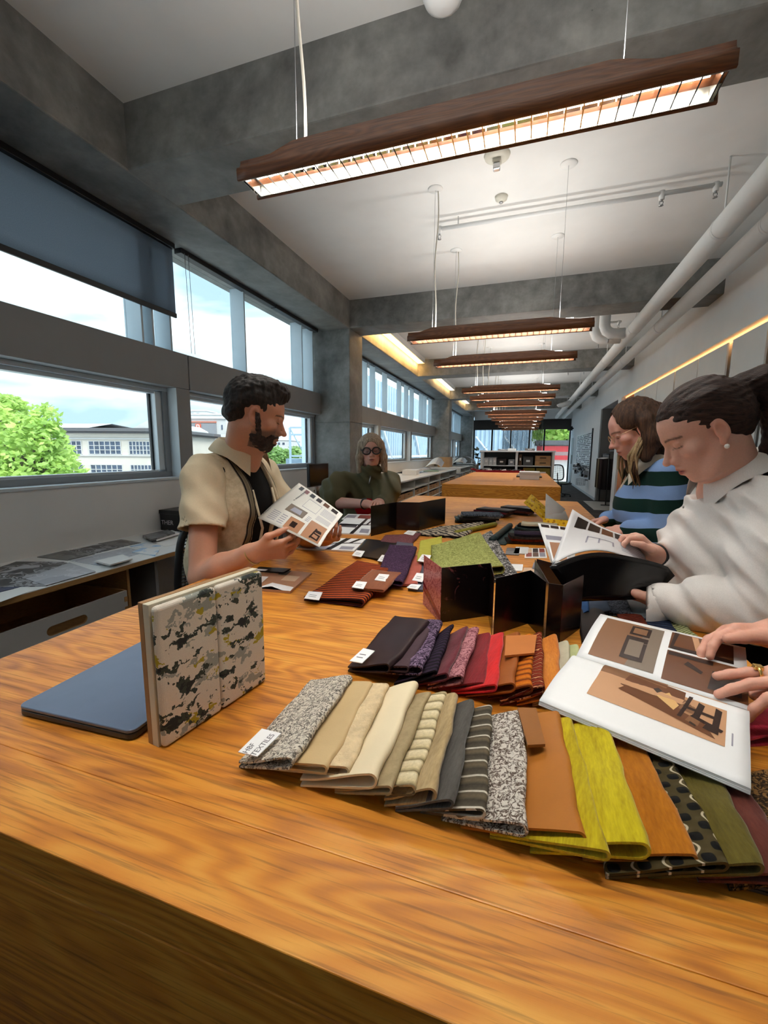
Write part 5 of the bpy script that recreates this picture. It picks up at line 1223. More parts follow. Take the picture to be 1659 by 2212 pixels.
# red diagonal bars on the pink panel
A, B = onz(914, 1305, T) - a1.location, onz(951, 1345, T) - a1.location; A.z = B.z = 0; nn = Vector(((B - A).y, -(B - A).x, 0)).normalized() * .0012
MAT['acc_bar'] = glossy('wine_red_print', (120, 24, 40))
bb = MB()
for z0_, z1_ in ((.055, .004), (.040, -.012)): bb.prism([A + nn + Vector((0, 0, z0_)), B + nn + Vector((0, 0, max(z1_ + .0, .001))), B + nn + Vector((0, 0, z1_ + .014)), A + nn + Vector((0, 0, z0_ + .010))], nn * .1)
bb.build('red_bars', MAT['acc_bar'], a1.children[0])
accordion('accordion_leaflet', 'standing black glossy leaflet in the middle of the trio', pln((1066, 1372), (1140, 1347), (1172, 1382)), .130, [MAT['acc_red'], MAT['gloss_black']])
a3 = accordion('accordion_leaflet', 'standing dark leaflet at the right of the trio', pln((1150, 1312), (1178, 1384), (1208, 1390), (1252, 1358)), .128, [MAT['gloss_brown'], MAT['gloss_black'], MAT['acc_red']])
accordion('accordion_leaflet', 'low dark leaflet standing behind the trio', pln((1155, 1290), (1232, 1318)), .110, [MAT['gloss_brown']])
MAT['acc_strip'] = stain('black_print_with_ochre_strip', (12, 10, 11), (90, 62, 20), 5, .66, 9, stretch=(3, 3, .2))
accordion('accordion_leaflet', 'standing black leaflet in front of the seated woman', pln((801, 1158.5), (856, 1145), (905, 1146), (961, 1131)), .146, [MAT['gloss_black'], MAT['gloss_brown'], MAT['acc_strip']])
# yellow and white folded leaflet
def net():
    t = NT('yellow_dotted_print'); v = t.voro(t.mapping((1, 1, 1), rot=(.6, .4, .78)), 55); t.set(t.ramp(v, ((.30, srgb(190, 132, 10)), (.42, srgb(242, 198, 34)))), .45); return t.m
MAT['yellow_print'] = net()
def tilted(name, mt, parent, px4, deps, th=.0015):
    P = [atd(*q, d) - parent.location for q, d in zip(px4, deps)]; n = (P[1] - P[0]).cross(P[3] - P[0]).normalized() * th
    return MB().grid(lambda u, v: (P[0].lerp(P[1], u)).lerp(P[3].lerp(P[2], u), v), 2, 2, thick=n).build(name, mt, parent)
def depth_of(p): return (p - CAM).dot(CF)
d0 = depth_of(onz(1190, 1128, T)); yl = empty('yellow_leaflet', onz(1195, 1125, T), label='yellow and white folded leaflet standing open at the table\'s far right', cat='leaflet')
tilted('yellow_panel', MAT['yellow_print'], yl, [(1176, 1107), (1189, 1088), (1149, 1051), (1132, 1070)], (d0, d0 + .06, d0 + .12, d0 + .08))
tilted('white_panel', MAT['paper'], yl, [(1178, 1107), (1203, 1106), (1222, 1084), (1180, 1050)], (d0, d0 + .04, d0 + .10, d0 + .12))
tilted('grey_panel', MAT['greybox'], yl, [(1176, 1108), (1230, 1107), (1222, 1088), (1189, 1088)], (d0 - .01, d0 + .05, d0 + .1, d0 + .06))
yl.location.z = T + .004 - min((c.data.vertices[i].co.z for c in yl.children for i in range(len(c.data.vertices))))
y2 = empty('yellow_leaflet', onz(1200, 1133, T), label='low yellow dotted leaflet standing behind the white sheets', cat='leaflet')
pa, pb = onz(1172, 1140, T) - y2.location, onz(1230, 1146, T) - y2.location
for p, q, h in ((pa, pb, .052),): MB().prism([p, q, q + Vector((0, .005, h)), p + Vector((0, .005, h))], (0, .0015, 0)).build('panel', MAT['yellow_print'], y2)
MB().prism([pa + Vector((.01, -.004, 0)), pb + Vector((-.02, -.05, 0)), pa.lerp(pb, .5) + Vector((0, -.01, .042))], (0, -.0015, 0)).build('flap', MAT['yellow_print'], y2)

# ================================================================== prints lying on the table
def page_print(name, label, px, z, th, base, pics, cat='brochure', group=None):
    """flat printed sheet; pics: (polygon in unit square, material)"""
    o = flat_sheet(name, label, px, z, th, base, cat, group)
    P = [onz(*q, z + th) for q in px]
    def S(u, v): return P[0].lerp(P[1], u).lerp(P[3].lerp(P[2], u), v)
    for poly, mt in pics:
        vs = [S(*q) - o.location + Vector((0, 0, .0003)) for q in poly]
        MB().prism(vs, (0, 0, .0002)).build('printed_picture', mt, o)
    return o
R = lambda u0, v0, u1, v1: [(u0, v0), (u1, v0), (u1, v1), (u0, v1)]
MAT['pr_grey'] = glossy('grey_print', (84, 80, 84), .3); MAT['pr_dark'] = glossy('dark_print', (40, 34, 34), .3); MAT['pr_tan'] = glossy('tan_print', (176, 128, 96), .35); MAT['pr_brown'] = glossy('brown_print', (96, 64, 46), .35); MAT['pr_lav'] = glossy('lavender_print', (150, 148, 160), .35); MAT['pr_red'] = glossy('brick_print', (140, 66, 54), .35); MAT['pr_black'] = glossy('black_print', (18, 14, 14), .3); MAT['pr_beige'] = glossy('beige_print', (208, 178, 148), .4)
def abstract(seed):
    rnd = random.Random(seed); out = []
    for k in range(3): out.append((R(.02, .03 + .32 * k, .55, .24 + .32 * k), MAT[rnd.choice(('pr_lav', 'pr_grey', 'paper'))]))
    out += [([(.5, .0), (.6, .0), (.75, 1), (.66, 1)], MAT['pr_dark']), ([(.0, .42), (1, .56), (1, .62), (0, .5)], MAT['pr_grey']), (R(.72, .08, .95, .3), MAT['pr_lav']), ([(.78, .6), (.84, .6), (.96, .98), (.88, .98)], MAT['pr_dark'])]
    return out
page_print('brochure', 'white and grey brochure lying below the man\'s magazine', [(640, 1184), (765, 1190), (790, 1164), (668, 1160)], T, .006, MAT['paper'], abstract(2))
page_print('brochure', 'white and grey brochure in front of the seated woman', [(712, 1150), (798, 1155), (812, 1122), (748, 1118)], T, .006, MAT['paper'], abstract(5))
page_print('brochure', 'open brochure with red picture behind the grey one', [(738, 1121), (800, 1126), (806, 1112), (752, 1110)], T, .004, MAT['paper'], [(R(.5, .2, .95, .9), MAT['pr_red']), (R(.05, .1, .4, .8), MAT['pr_lav'])])
page_print('catalogue', 'tan catalogue on the table left of the corduroy', [(520, 1268), (627, 1277), (673, 1237), (570, 1226)], T, .007, MAT['pr_tan'], [(R(.04, .05, .30, .55), MAT['paper']), ([(.32, 0), (1, 0), (.98, .18), (.5, .3)], MAT['paper']), ([(.30, 0), (.85, 0), (.55, .14)], MAT['pr_brown']), (R(.60, .45, .88, .72), MAT['pr_beige']), (R(.42, .72, .6, .98), MAT['pr_dark']), (R(.12, .28, .16, .34), MAT['pr_black'])])
page_print('catalogue', 'dark-covered catalogue half hidden behind the tan one', [(548, 1232), (612, 1236), (628, 1228), (560, 1224)], T + .0075, .004, MAT['pr_black'], [(R(.0, .0, .4, .4), MAT['paper'])])
page_print('leaflet', 'small photo leaflet on the table before the white sheets', [(1133, 1205), (1182, 1205), (1178, 1184), (1135, 1184)], T, .003, MAT['paper'], [(R(.06 + .31 * i, .1 + .44 * j, .32 + .31 * i, .5 + .44 * j), MAT[('pr_red', 'pr_brown', 'pr_lav', 'pr_beige', 'pr_dark', 'pr_red')[i + 3 * j]]) for i in range(3) for j in range(2)])
for k, (x, y, mk) in enumerate(((1112, 1225, 'paper'), (1142, 1233, 'pr_beige'), (1105, 1190, 'mag4'), (1124, 1188, 'greybox'), (1163, 1222, 'pr_lav'))):
    flat_sheet('sample_chip', ('white paper chip', 'beige chip', 'dark grey chip', 'pale grey chip', 'lavender chip')[k] + ' lying between the green cloth and magazine', [(x - 14, y + 7), (x + 16, y + 8), (x + 18, y - 6), (x - 10, y - 7)], T, .004, MAT[mk], 'sample chip', 'loose chips')

# ------------------------------------------------------------------ curved printed sheets: generic builder
def sheet(name, parent, fn, mt, nu=16, nv=12, th=.0012):
    def nor(u, v):
        e = 1e-3; a = Vector(fn(min(1, u + e), v)) - Vector(fn(max(0, u - e), v)); b = Vector(fn(u, min(1, v + e))) - Vector(fn(u, max(0, v - e))); return a.cross(b).normalized()
    MB().grid(fn, nu, nv, thick=lambda u, v: nor(u, v) * -th).build(name, mt, parent)
    def pic(nm, poly, mtp, lift=.0005, sub=8):
        """printed patch on the page: quad in page coordinates, follows the curve"""
        if len(poly) == 2: (u0, v0), (u1, v1) = poly; poly = R(u0, v0, u1, v1)
        def g(a, b):
            p = [Vector((*q, 0)) for q in poly]; q = p[0].lerp(p[1], a).lerp(p[3].lerp(p[2], a), b); return Vector(fn(q.x, q.y)) + nor(q.x, q.y) * lift
        return MB().grid(g, sub, max(2, sub // 2)).build(nm, mtp, parent)
    return pic
# foreground open book
bk = empty('open_book', (.19, .72, T), label='open picture book held over the swatches at right', cat='book')
loc = Vector(bk.location)
NL, NR_, SR_, SL_ = [Vector(q) - loc for q in ((.037, .611, 1.085), (.243, .501, 1.092), (.310, .670, 1.091), (.104, .781, 1.083))]
FL = Vector((.168, .954, 1.105)) - loc; FR_ = SR_ + (FL - SL_)
def near_page(u, v):   # u along the spine, v from near edge to spine
    p = NL.lerp(NR_, u).lerp(SL_.lerp(SR_, u), v); p.z += .010 * math.sin(v * math.pi) ** 1.0 * (1 - .5 * u) + .006 * math.exp(-((v - .85) / .12) ** 2) - .004 * (v > .97); return p
def far_page(u, v):
    p = SL_.lerp(SR_, u).lerp(FL.lerp(FR_, u), v); p.z += .006 * math.sin(v * math.pi); return p
for k in range(3):
    def f2(u, v, k=k): q = near_page(u, v); q.z -= .0018 * (k + 1); return q + (NL - SL_) * (.004 * k)
    sheet('page_leaf', bk, f2, MAT['paper'], 12, 10, .0012)
pn_ = sheet('near_page', bk, near_page, MAT['paper'], 16, 14); pf_ = sheet('far_page', bk, far_page, MAT['paper'], 16, 10)
MAT['bp_tan'] = glossy('sepia_ground_print', (196, 150, 112), .4); MAT['bp_floor'] = glossy('sepia_brown_print', (104, 62, 34), .4); MAT['bp_mid'] = glossy('sepia_mid_print', (132, 92, 62), .4); MAT['bp_dark'] = glossy('espresso_print', (44, 26, 18), .4); MAT['bp_dress'] = glossy('straw_print', (214, 172, 112), .4); MAT['bp_grey'] = glossy('taupe_print', (124, 108, 92), .4)
pn_('photo', ((.22, .30), (.90, .93)), MAT['bp_tan'])
pn_('photo_wall', [(.22, .72), (.60, .50), (.60, .93), (.22, .93)], MAT['bp_mid'], .0008)
pn_('photo_floor', [(.36, .55), (.86, .34), (.80, .50), (.40, .68)], MAT['bp_floor'], .0009)
pn_('photo_panel', [(.36, .64), (.70, .52), (.70, .84), (.40, .90)], MAT['bp_floor'], .00095)
pn_('figure_dress', [(.56, .66), (.66, .52), (.68, .62), (.62, .76)], MAT['bp_dress'], .0012)
pn_('figure_head', [(.535, .74), (.56, .70), (.585, .745), (.56, .775)], MAT['bp_dark'], .0013)
for q in ([(.68, .46), (.70, .46), (.74, .80), (.72, .80)], [(.70, .62), (.86, .60), (.86, .64), (.70, .66)], [(.74, .42), (.77, .40), (.80, .74), (.77, .76)], [(.74, .52), (.88, .44), (.89, .48), (.75, .56)], [(.80, .42), (.87, .40), (.87, .50), (.82, .52)], [(.84, .50), (.87, .48), (.88, .74), (.85, .76)]): pn_('furniture', q, MAT['bp_dark'], .0012, 4)
for q in ([(.68, .58), (.76, .56), (.77, .70), (.70, .74)], [(.72, .44), (.78, .42), (.79, .52), (.74, .54)]): pn_('cushion', q, MAT['bp_mid'], .0011, 4)
pn_('caption', ((.925, .34), (.932, .50)), MAT['pr_lav'], .0006, 2)
pf_('photo', ((.07, .08), (.50, .92)), MAT['bp_mid']); pf_('photo_right', [(.32, .08), (.50, .08), (.50, .92), (.40, .92)], MAT['bp_grey'], .0008)
for q in ([(.27, .18), (.42, .18), (.42, .60), (.27, .60)],): pf_('bed_frame', q, MAT['bp_dark'], .0011, 4)
pf_('mattress', [(.295, .24), (.395, .24), (.395, .52), (.295, .52)], MAT['bp_grey'], .0013, 4); pf_('headboard', [(.28, .64), (.42, .64), (.42, .86), (.28, .86)], MAT['bp_dark'], .0011, 4); pf_('headboard_panel', [(.30, .68), (.395, .68), (.395, .82), (.30, .82)], MAT['bp_mid'], .0013, 4)
pf_('photo', ((.55, .56), (.93, .95)), MAT['bp_floor']); pf_('photo', ((.55, .05), (1.0, .52)), MAT['bp_floor'])
pf_('bright_bar', [(.72, .58), (.76, .58), (.72, .94), (.68, .94)], MAT['bp_tan'], .0008, 3); pf_('dark_rail', [(.56, .56), (.93, .56), (.93, .62), (.56, .62)], MAT['bp_dark'], .0009, 4); pf_('dark_rail', [(.56, .62), (.58, .62), (.60, .95), (.57, .95)], MAT['bp_dark'], .0009, 4); pf_('chair', [(.80, .10), (.97, .10), (.97, .34), (.82, .36)], MAT['bp_dark'], .0009, 4); pf_('lamp', [(.66, .34), (.76, .26), (.77, .30), (.68, .40)], MAT['bp_dark'], .0009, 4); pf_('shelf', [(.56, .44), (.82, .44), (.82, .50), (.56, .50)], MAT['bp_dark'], .0009, 4)

# man's magazine: a plane tipped towards him and the camera
def onplane(px, py, P0, n): d = ray(px, py); return CAM + d * ((P0 - CAM).dot(n) / d.dot(n))
mg = empty('held_magazine', (-.72, 1.27, 1.16), label='printed spread held in the man\'s hands', cat='magazine'); loc = Vector(mg.location)
nrm = Vector((-.30, -.42, .86)).normalized(); P0 = atd(650, 1115, 1.36)
Q = [onplane(*q, P0, nrm) - loc for q in ((558, 1120), (691, 1184), (741, 1111), (646, 1043))]
def mpage(u, v):
    p = Q[0].lerp(Q[1], u).lerp(Q[3].lerp(Q[2], u), v); p += nrm * (.006 * (1 - abs(v - .35) / .65) + .004 * math.sin(u * 3)); return p
pm = sheet('spread', mg, mpage, mat('warm_white_paper', (.72, .69, .62), .6), 14, 12)
MAG_Q = [q + loc for q in Q]
for k in range(6): pm('thumbnail', ((.12 + .145 * k, .88), (.215 + .145 * k, .965)), MAT[('bp_dark', 'pr_red', 'bp_dark', 'bp_dark', 'bp_floor', 'bp_dark')[k]], .0006, 3)
pm('photo', ((.28, .36), (.62, .54)), MAT['bp_grey']); pm('photo_sofa', [(.36, .40), (.56, .40), (.54, .50), (.38, .50)], MAT['pr_lav'], .0009, 3)
pm('photo', ((.46, .04), (.70, .30)), MAT['pr_tan']); pm('photo_square', ((.53, .11), (.62, .23)), MAT['bp_dark'], .0009, 3)
pm('photo', ((.74, .04), (.97, .44)), MAT['pr_tan'])
for q in ([(.84, .08), (.86, .08), (.88, .32), (.86, .32)], [(.84, .10), (.95, .08), (.95, .11), (.84, .13)], [(.93, .08), (.95, .08), (.95, .22), (.93, .22)], [(.85, .20), (.95, .18), (.95, .21), (.85, .23)], [(.86, .24), (.95, .24), (.94, .30), (.87, .30)]): pm('furniture', q, MAT['bp_dark'], .0009, 3)
for u0, v0, u1, v1, n in ((.12, .08, .28, .30, 6), (.32, .08, .42, .30, 5), (.66, .36, .72, .50, 4), (.52, .62, .70, .86, 0), (.76, .50, .96, .62, 5), (.76, .66, .96, .84, 6)):
    for k in range(n): pm('text_line', ((u0, v0 + (v1 - v0) * k / n), (u1, v0 + (v1 - v0) * (k + .35) / n)), MAT['pr_lav'], .0005, 2)
for q in ([(.46, .60), (.72, .60), (.72, .61), (.46, .61)], [(.46, .82), (.72, .82), (.72, .83), (.46, .83)], [(.46, .60), (.465, .60), (.465, .83), (.46, .83)], [(.715, .60), (.72, .60), (.72, .83), (.715, .83)]): pm('drawing_line', q, MAT['pr_lav'], .0005, 3)
for k, (tx, u0, v0) in enumerate((('Applications', .03, .10), ('Features', .28, .62), ('Design', .28, .68))):
    o0 = mpage(u0, v0); ex = (mpage(u0 + .02, v0 + .2) - o0).normalized(); ez = nrm; ey = ez.cross(ex).normalized(); ex = ey.cross(ez)
    Mt = Matrix((ex, ey, ez)).transposed().to_4x4(); Mt.translation = o0 + nrm * .0016
    text_mesh(tx, .016, MAT['ink'], 'heading', mg, Mt, extrude=.0001)

# white-shirted woman's magazine: far leaf seen from inside, near leaf showing its black cover
wmg = empty('held_magazine', (.30, 1.05, 1.15), label='open magazine with black cover held by the woman in white', cat='magazine'); loc = Vector(wmg.location)
def wfar(u, v):   # u left->right, v bottom->top
    lo_ = Vector((1190 + (1412 - 1190) * u, 1224 - 46 * math.sin(u * math.pi) ** .8 + 22 * u, 0)); hi_ = Vector((1237 + 140 * u, 1100 + 62 * u + 10 * math.sin(u * 3.1), 0))
    q = lo_.lerp(hi_, v); dep = (1.00 + .10 * u) * (1 - v) + (1.14 + .05 * u) * v
    return atd(q.x, q.y, dep) - loc
pw = sheet('inner_page', wmg, wfar, mat('cool_white_paper', (.62, .61, .61), .6), 18, 12)
for k in range(5): pw('photo', ((.10 + .18 * k, .70 - .0 * k), (.255 + .18 * k, .93)), MAT[('pr_black', 'bp_dark', 'bp_floor', 'pr_dark', 'bp_grey')[k]], .0007, 4)
for q in ([(.30, .30), (.32, .30), (.32, .52), (.30, .52)], [(.30, .50), (.62, .44), (.62, .46), (.30, .52)], [(.60, .26), (.62, .26), (.62, .46), (.60, .46)], [(.44, .30), (.46, .30), (.46, .50), (.44, .50)]): pw('drawing_line', q, MAT['pr_lav'], .0006, 3)
for k in range(6): pw('text_line', ((.70, .24 + .07 * k), (.95, .265 + .07 * k)), MAT['pr_lav'], .0005, 2)
def wnear(u, v):
    up_ = Vector((1187 + (1458 - 1187) * u, 1224 - 50 * math.sin(min(1, u * 1.9) * math.pi * .5) * (1 - u) ** .35 + 20 * u, 0)); dn = Vector((1240 + 165 * u, 1300 - 6 * u, 0))
    q = dn.lerp(up_, v); dep = (.985 + .06 * u) * v + (.985 + .06 * u) * (1 - v)
    return atd(q.x, q.y, dep) - loc
sheet('black_cover', wmg, wnear, MAT['gloss_black'], 18, 8)
# loose white sheets standing behind it
ws = empty('paper_sheets', onz(1180, 1190, T), label='loose printed white sheets leaning left of the held magazine', cat='paper'); loc = Vector(ws.location)
for k, (px4, dp) in enumerate(((((1162, 1130), (1250, 1142), (1240, 1215), (1190, 1215)), (1.46, 1.46, 1.30, 1.30)), (((1180, 1165), (1235, 1170), (1225, 1225), (1197, 1225)), (1.36, 1.36, 1.24, 1.24)))):
    P = [atd(*q, d) - loc for q, d in zip(px4, dp)]
    f = lambda u, v, P=P: P[0].lerp(P[1], u).lerp(P[3].lerp(P[2], u), v)
    ps = sheet('sheet', ws, lambda u, v, f=f: f(u, 1 - v), MAT['paper'], 6, 6)
    if k == 0:
        for j in range(4): ps('thumbnail', ((.06 + .24 * j, .90), (.26 + .24 * j, .98)), MAT['bp_dark'], .0007, 2)
        ps('band', ((.1, .55), (.9, .68)), MAT['pr_lav'], .0007, 2)
    else: ps('photo', ((.1, .2), (.9, .9)), MAT['pr_tan'], .0007, 2)

# ================================================================== floral board and laptop
fb = empty('upholstery_board', (-.434, .50, T), math.radians(-8.7 - 90 + 90), label='upright floral upholstery sample board on the near table', cat='sample board')
fb.rotation_euler = (0, 0, math.atan2(.196, .030) - math.pi / 2)
def floral():
    t = NT('cream_green_floral_cloth'); v = t.mapping((1, 1, 1)); warp = t.n('ShaderNodeTexNoise'); warp.inputs['Scale'].default_value = 95; warp.inputs['Detail'].default_value = 5; t.l(v, warp.inputs['Vector'])
    mx = t.n('ShaderNodeVectorMath'); mx.operation = 'MULTIPLY_ADD'; mx.inputs[1].default_value = (.022, .022, .022); t.l(warp.outputs['Color'], mx.inputs[0]); t.l(v, mx.inputs[2])
    st = t.n('ShaderNodeMapping'); st.inputs['Rotation'].default_value = (.5, 0, 0); st.inputs['Scale'].default_value = (1, 1.0, 1.7); t.l(mx.outputs[0], st.inputs['Vector'])
    a = t.noise(st.outputs[0], 29, 3, .55); g = t.noise(st.outputs[0], 30, 3, .55); st2 = t.n('ShaderNodeMapping'); st2.inputs['Location'].default_value = (5, 3, 9); t.l(st.outputs[0], st2.inputs['Vector']); b = t.noise(st2.outputs[0], 25, 3, .55); st3 = t.n('ShaderNodeMapping'); st3.inputs['Location'].default_value = (1, 8, 4); t.l(st.outputs[0], st3.inputs['Vector']); c_ = t.noise(st3.outputs[0], 28, 3, .55)
    col = t.mix(t.ramp(b, ((.57, 0), (.575, 1)), 'CONSTANT'), srgb(214, 204, 188), srgb(150, 152, 142)); col = t.mix(t.ramp(c_, ((.615, 0), (.62, 1)), 'CONSTANT'), col, srgb(168, 152, 36)); col = t.mix(t.ramp(a, ((.568, 0), (.572, 1)), 'CONSTANT'), col, srgb(52, 60, 52)); col = t.mix(t.ramp(a, ((.635, 0), (.64, 1)), 'CONSTANT'), col, srgb(30, 34, 34))
    weave = t.noise(v, 900, 2); t.set(t.mix(.3, col, t.ramp(weave, ((.3, .5), (.7, 1.0))), 'MULTIPLY'), .9); t.bump(weave, .3, .0006); return t.m
MAT['floral'] = floral(); MAT['foam'] = mat('cream_edge_board', (.62, .56, .42), .7, .06, 60, stretch=(1, 1, .1)); MAT['mdf'] = mat('brown_backing_board', srgb(158, 118, 76), .6, .08, 40)
MB().box(-.026, -.099, 0, -.0165, .099, .2025).build('backing_board', MAT['mdf'], fb, .0008)
MB().box(-.0163, -.099, 0, -.0045, .099, .202).build('edge_board', MAT['foam'], fb, .0008)
MB().box(-.0043, -.098, .001, .008, .0005, .200).build('padded_panel', MAT['floral'], fb, .006, 4); MB().box(-.0043, .0015, .001, .008, .098, .200).build('padded_panel', MAT['floral'], fb, .006, 4)
lp = empty('laptop', (-.713, .390, T), math.atan2(.009, .216), 'closed dark blue-grey laptop behind the floral board', 'laptop')
MAT['laptop'] = mat('slate_metal_painted_sheen', srgb(84, 98, 122), .34, .05, 30, spec=.7)  # window reflection put into the blue-grey base colour
def rrect(w, l, r, n=6):
    out = []
    for cx, cy, a0 in ((w - r, r, -90), (w - r, l - r, 0), (r, l - r, 90), (r, r, 180)):
        for k in range(n + 1): a = math.radians(a0 + 90 * k / n); out.append((cx + r * math.cos(a), cy + r * math.sin(a)))
    return out
MB().prism([(x, y, .002) for x, y in rrect(.218, .315, .012)], (0, 0, .0085)).build('base', MAT['black'], lp, .0015)
MB().prism([(x, y, .0112) for x, y in rrect(.218, .315, .012)], (0, 0, .005)).build('lid', MAT['laptop'], lp, .0012)
MB().tube([(.03, .315, .0095), (.188, .315, .0095)], .004, 10).build('hinge', MAT['black'], lp)
for x in (.03, .19):
    for y in (.03, .29): MB().lathe([(.008, 0), (.008, .002)], (x, y, 0), 12).build('rubber_foot', MAT['black'], lp)
# ================================================================== smooth solid modelling for people: distance fields -> surface nets
F32 = np.float32
def _rotm(rx=0, ry=0, rz=0): return np.array((Matrix.Rotation(rz, 3, 'Z') @ Matrix.Rotation(ry, 3, 'Y') @ Matrix.Rotation(rx, 3, 'X')), dtype=F32)
class Frame:
    """local frame: x forward, y left, z up"""
    def __init__(s, o=(0, 0, 0), R=None): s.o = np.array(o, dtype=F32); s.R = np.eye(3, dtype=F32) if R is None else np.array(R, dtype=F32)
    def p(s, q): return s.o + s.R @ np.array(q, dtype=F32)
class Body:
    def __init__(s): s.ops = []; s.post = None
    def ell(s, c, r, k=.012, R=None, op='+', fr=None):
        R = np.eye(3, dtype=F32) if R is None else np.array(R, dtype=F32); c = np.array(c, dtype=F32)
        if fr is not None: c = fr.p(c); R = fr.R @ R
        r = np.array(r, dtype=F32); rm = float(r.max())
        def f(P):
            q = (P - c) @ R; k0 = np.sqrt(((q / r) ** 2).sum(-1)) + 1e-9; k1 = np.sqrt(((q / (r * r)) ** 2).sum(-1)) + 1e-9
            return k0 * (k0 - 1) / k1
        s.ops.append((f, c, rm, k, op)); return s
    def cap(s, a, b, ra, rb=None, k=.012, op='+', fr=None, flat=None):
        rb = ra if rb is None else rb; a = np.array(a, dtype=F32); b = np.array(b, dtype=F32)
        if fr is not None: a = fr.p(a); b = fr.p(b)
        ab = b - a; L2 = float(ab @ ab) + 1e-12
        def f(P):
            t = np.clip(((P - a) @ ab) / L2, 0, 1); q = P - a - t[..., None] * ab
            if flat is not None:      # squash along one direction: (dir, factor)
                dv, fc = flat; h = q @ np.array(dv, dtype=F32); q = q + (h * (fc - 1))[..., None] * np.array(dv, dtype=F32)
            d = np.sqrt((q * q).sum(-1)) - (ra + (rb - ra) * t)
            return d if flat is None else d * .75
        s.ops.append((f, (a + b) / 2, float(np.sqrt(L2)) / 2 + max(ra, rb) * 1.1, k, op)); return s
    def chain(s, pts, rs, k=.01, **kw):
        for i in range(len(pts) - 1): s.cap(pts[i], pts[i + 1], rs[i], rs[i + 1], k, **kw)
        return s
    def box(s, c, h, r=.005, k=.004, R=None, op='+', fr=None):
        R = np.eye(3, dtype=F32) if R is None else np.array(R, dtype=F32); c = np.array(c, dtype=F32)
        if fr is not None: c = fr.p(c); R = fr.R @ R
        h = np.array(h, dtype=F32)
        def f(P):
            q = np.abs((P - c) @ R) - h; return np.sqrt((np.maximum(q, 0) ** 2).sum(-1)) + np.minimum(q.max(-1), 0) - r
        s.ops.append((f, c, float(np.linalg.norm(h)) + r, k, op)); return s
    def half(s, c, n, k=.004, op='&', fr=None):
        """keep the side the normal n points away from"""
        c = np.array(c, dtype=F32); n = np.array(n, dtype=F32); n = n / np.linalg.norm(n)
        if fr is not None: c = fr.p(c); n = fr.R @ n
        s.ops.append((lambda P: (P - c) @ n, c, 1e9, k, op)); return s
    def wrinkle(s, amp, fn): s.ops.append((fn, np.zeros(3, dtype=F32), 1e9, amp, 'w')); return s
    def evaluate(s, P, cen, half):
        """P: (nb,n,3) points by brick, cen: (nb,3)"""
        D = np.full(P.shape[:2], 1.0, dtype=F32)
        for f, c, r, k, op in s.ops:
            if r < 1e8: sel = np.where(np.sqrt(((cen - c) ** 2).sum(-1)) < r + half * 1.75 + (k if k < .2 else 0) + .02)[0]
            else: sel = np.arange(len(P))
            if len(sel) == 0: continue
            full = len(sel) == len(P); Q = P if full else P[sel]; d = D if full else D[sel]
            if op == 'w': n = d + k * f(Q).astype(F32)
            else:
                e = f(Q).astype(F32)
                if op == '+': h = np.clip(.5 + .5 * (d - e) / k, 0, 1); n = d * (1 - h) + e * h - k * h * (1 - h)
                elif op == '-': h = np.clip(.5 - .5 * (d + e) / k, 0, 1); n = d * (1 - h) - e * h + k * h * (1 - h)
                else: h = np.clip(.5 - .5 * (d - e) / k, 0, 1); n = d * (1 - h) + e * h + k * h * (1 - h)
            if full: D = n
            else: D[sel] = n
        return D
    def bounds(s):
        lo = np.full(3, 1e9); hi = -lo
        for f, c, r, k, op in s.ops:
            if op == '+': lo = np.minimum(lo, c - r); hi = np.maximum(hi, c + r)
        return lo - .03, hi + .03
    def mesh(s, vox):
        lo, hi = s.bounds(); B = 8; nb = np.ceil((hi - lo) / (vox * B)).astype(int) + 1
        g = np.stack(np.meshgrid(*[np.arange(n) for n in nb], indexing='ij'), -1).reshape(-1, 3)
        half = B * vox / 2; cen = (lo + (g + .5) * B * vox).astype(F32)
        dc = s.evaluate(cen[:, None, :], cen, half)[:, 0]
        act = np.abs(dc) < half * 1.75 * 1.35 + .012
        V = np.empty(nb, dtype=F32); V[g[:, 0], g[:, 1], g[:, 2]] = np.where(dc < 0, -1, 1)
        V = V.repeat(B, 0).repeat(B, 1).repeat(B, 2)
        ga = g[act]; ca = cen[act]; of = np.stack(np.meshgrid(*[np.arange(B)] * 3, indexing='ij'), -1).reshape(-1, 3)
        idx = (ga[:, None, :] * B + of[None]); P = (lo + idx * vox).astype(F32)
        step = 4000
        for i in range(0, len(ga), step):
            d = s.evaluate(P[i:i + step], ca[i:i + step], half); ii = idx[i:i + step]; V[ii[..., 0], ii[..., 1], ii[..., 2]] = d
        # surface nets
        ins = V < 0; n0 = np.array(V.shape) - 1
        cnt = np.zeros(n0, dtype=np.int8)
        for a in (0, 1):
            for b in (0, 1):
                for c in (0, 1): cnt += ins[a:a + n0[0], b:b + n0[1], c:c + n0[2]]
        cell = np.argwhere((cnt > 0) & (cnt < 8)); idm = np.full(n0, -1, dtype=np.int32); idm[cell[:, 0], cell[:, 1], cell[:, 2]] = np.arange(len(cell))
        cv = np.stack([V[cell[:, 0] + a, cell[:, 1] + b, cell[:, 2] + c] for a in (0, 1) for b in (0, 1) for c in (0, 1)], 1)
        cr = np.array([(a, b, c) for a in (0, 1) for b in (0, 1) for c in (0, 1)]); acc = np.zeros((len(cell), 3)); num = np.zeros(len(cell))
        for i in range(8):
            for j in range(i + 1, 8):
                if np.abs(cr[i] - cr[j]).sum() != 1: continue
                m_ = (cv[:, i] < 0) != (cv[:, j] < 0); t = cv[:, i] / (cv[:, i] - cv[:, j] + 1e-12)
                acc[m_] += (cr[i] + t[:, None] * (cr[j] - cr[i]))[m_]; num[m_] += 1
        verts = lo + (cell + acc / num[:, None]) * vox
        faces = []
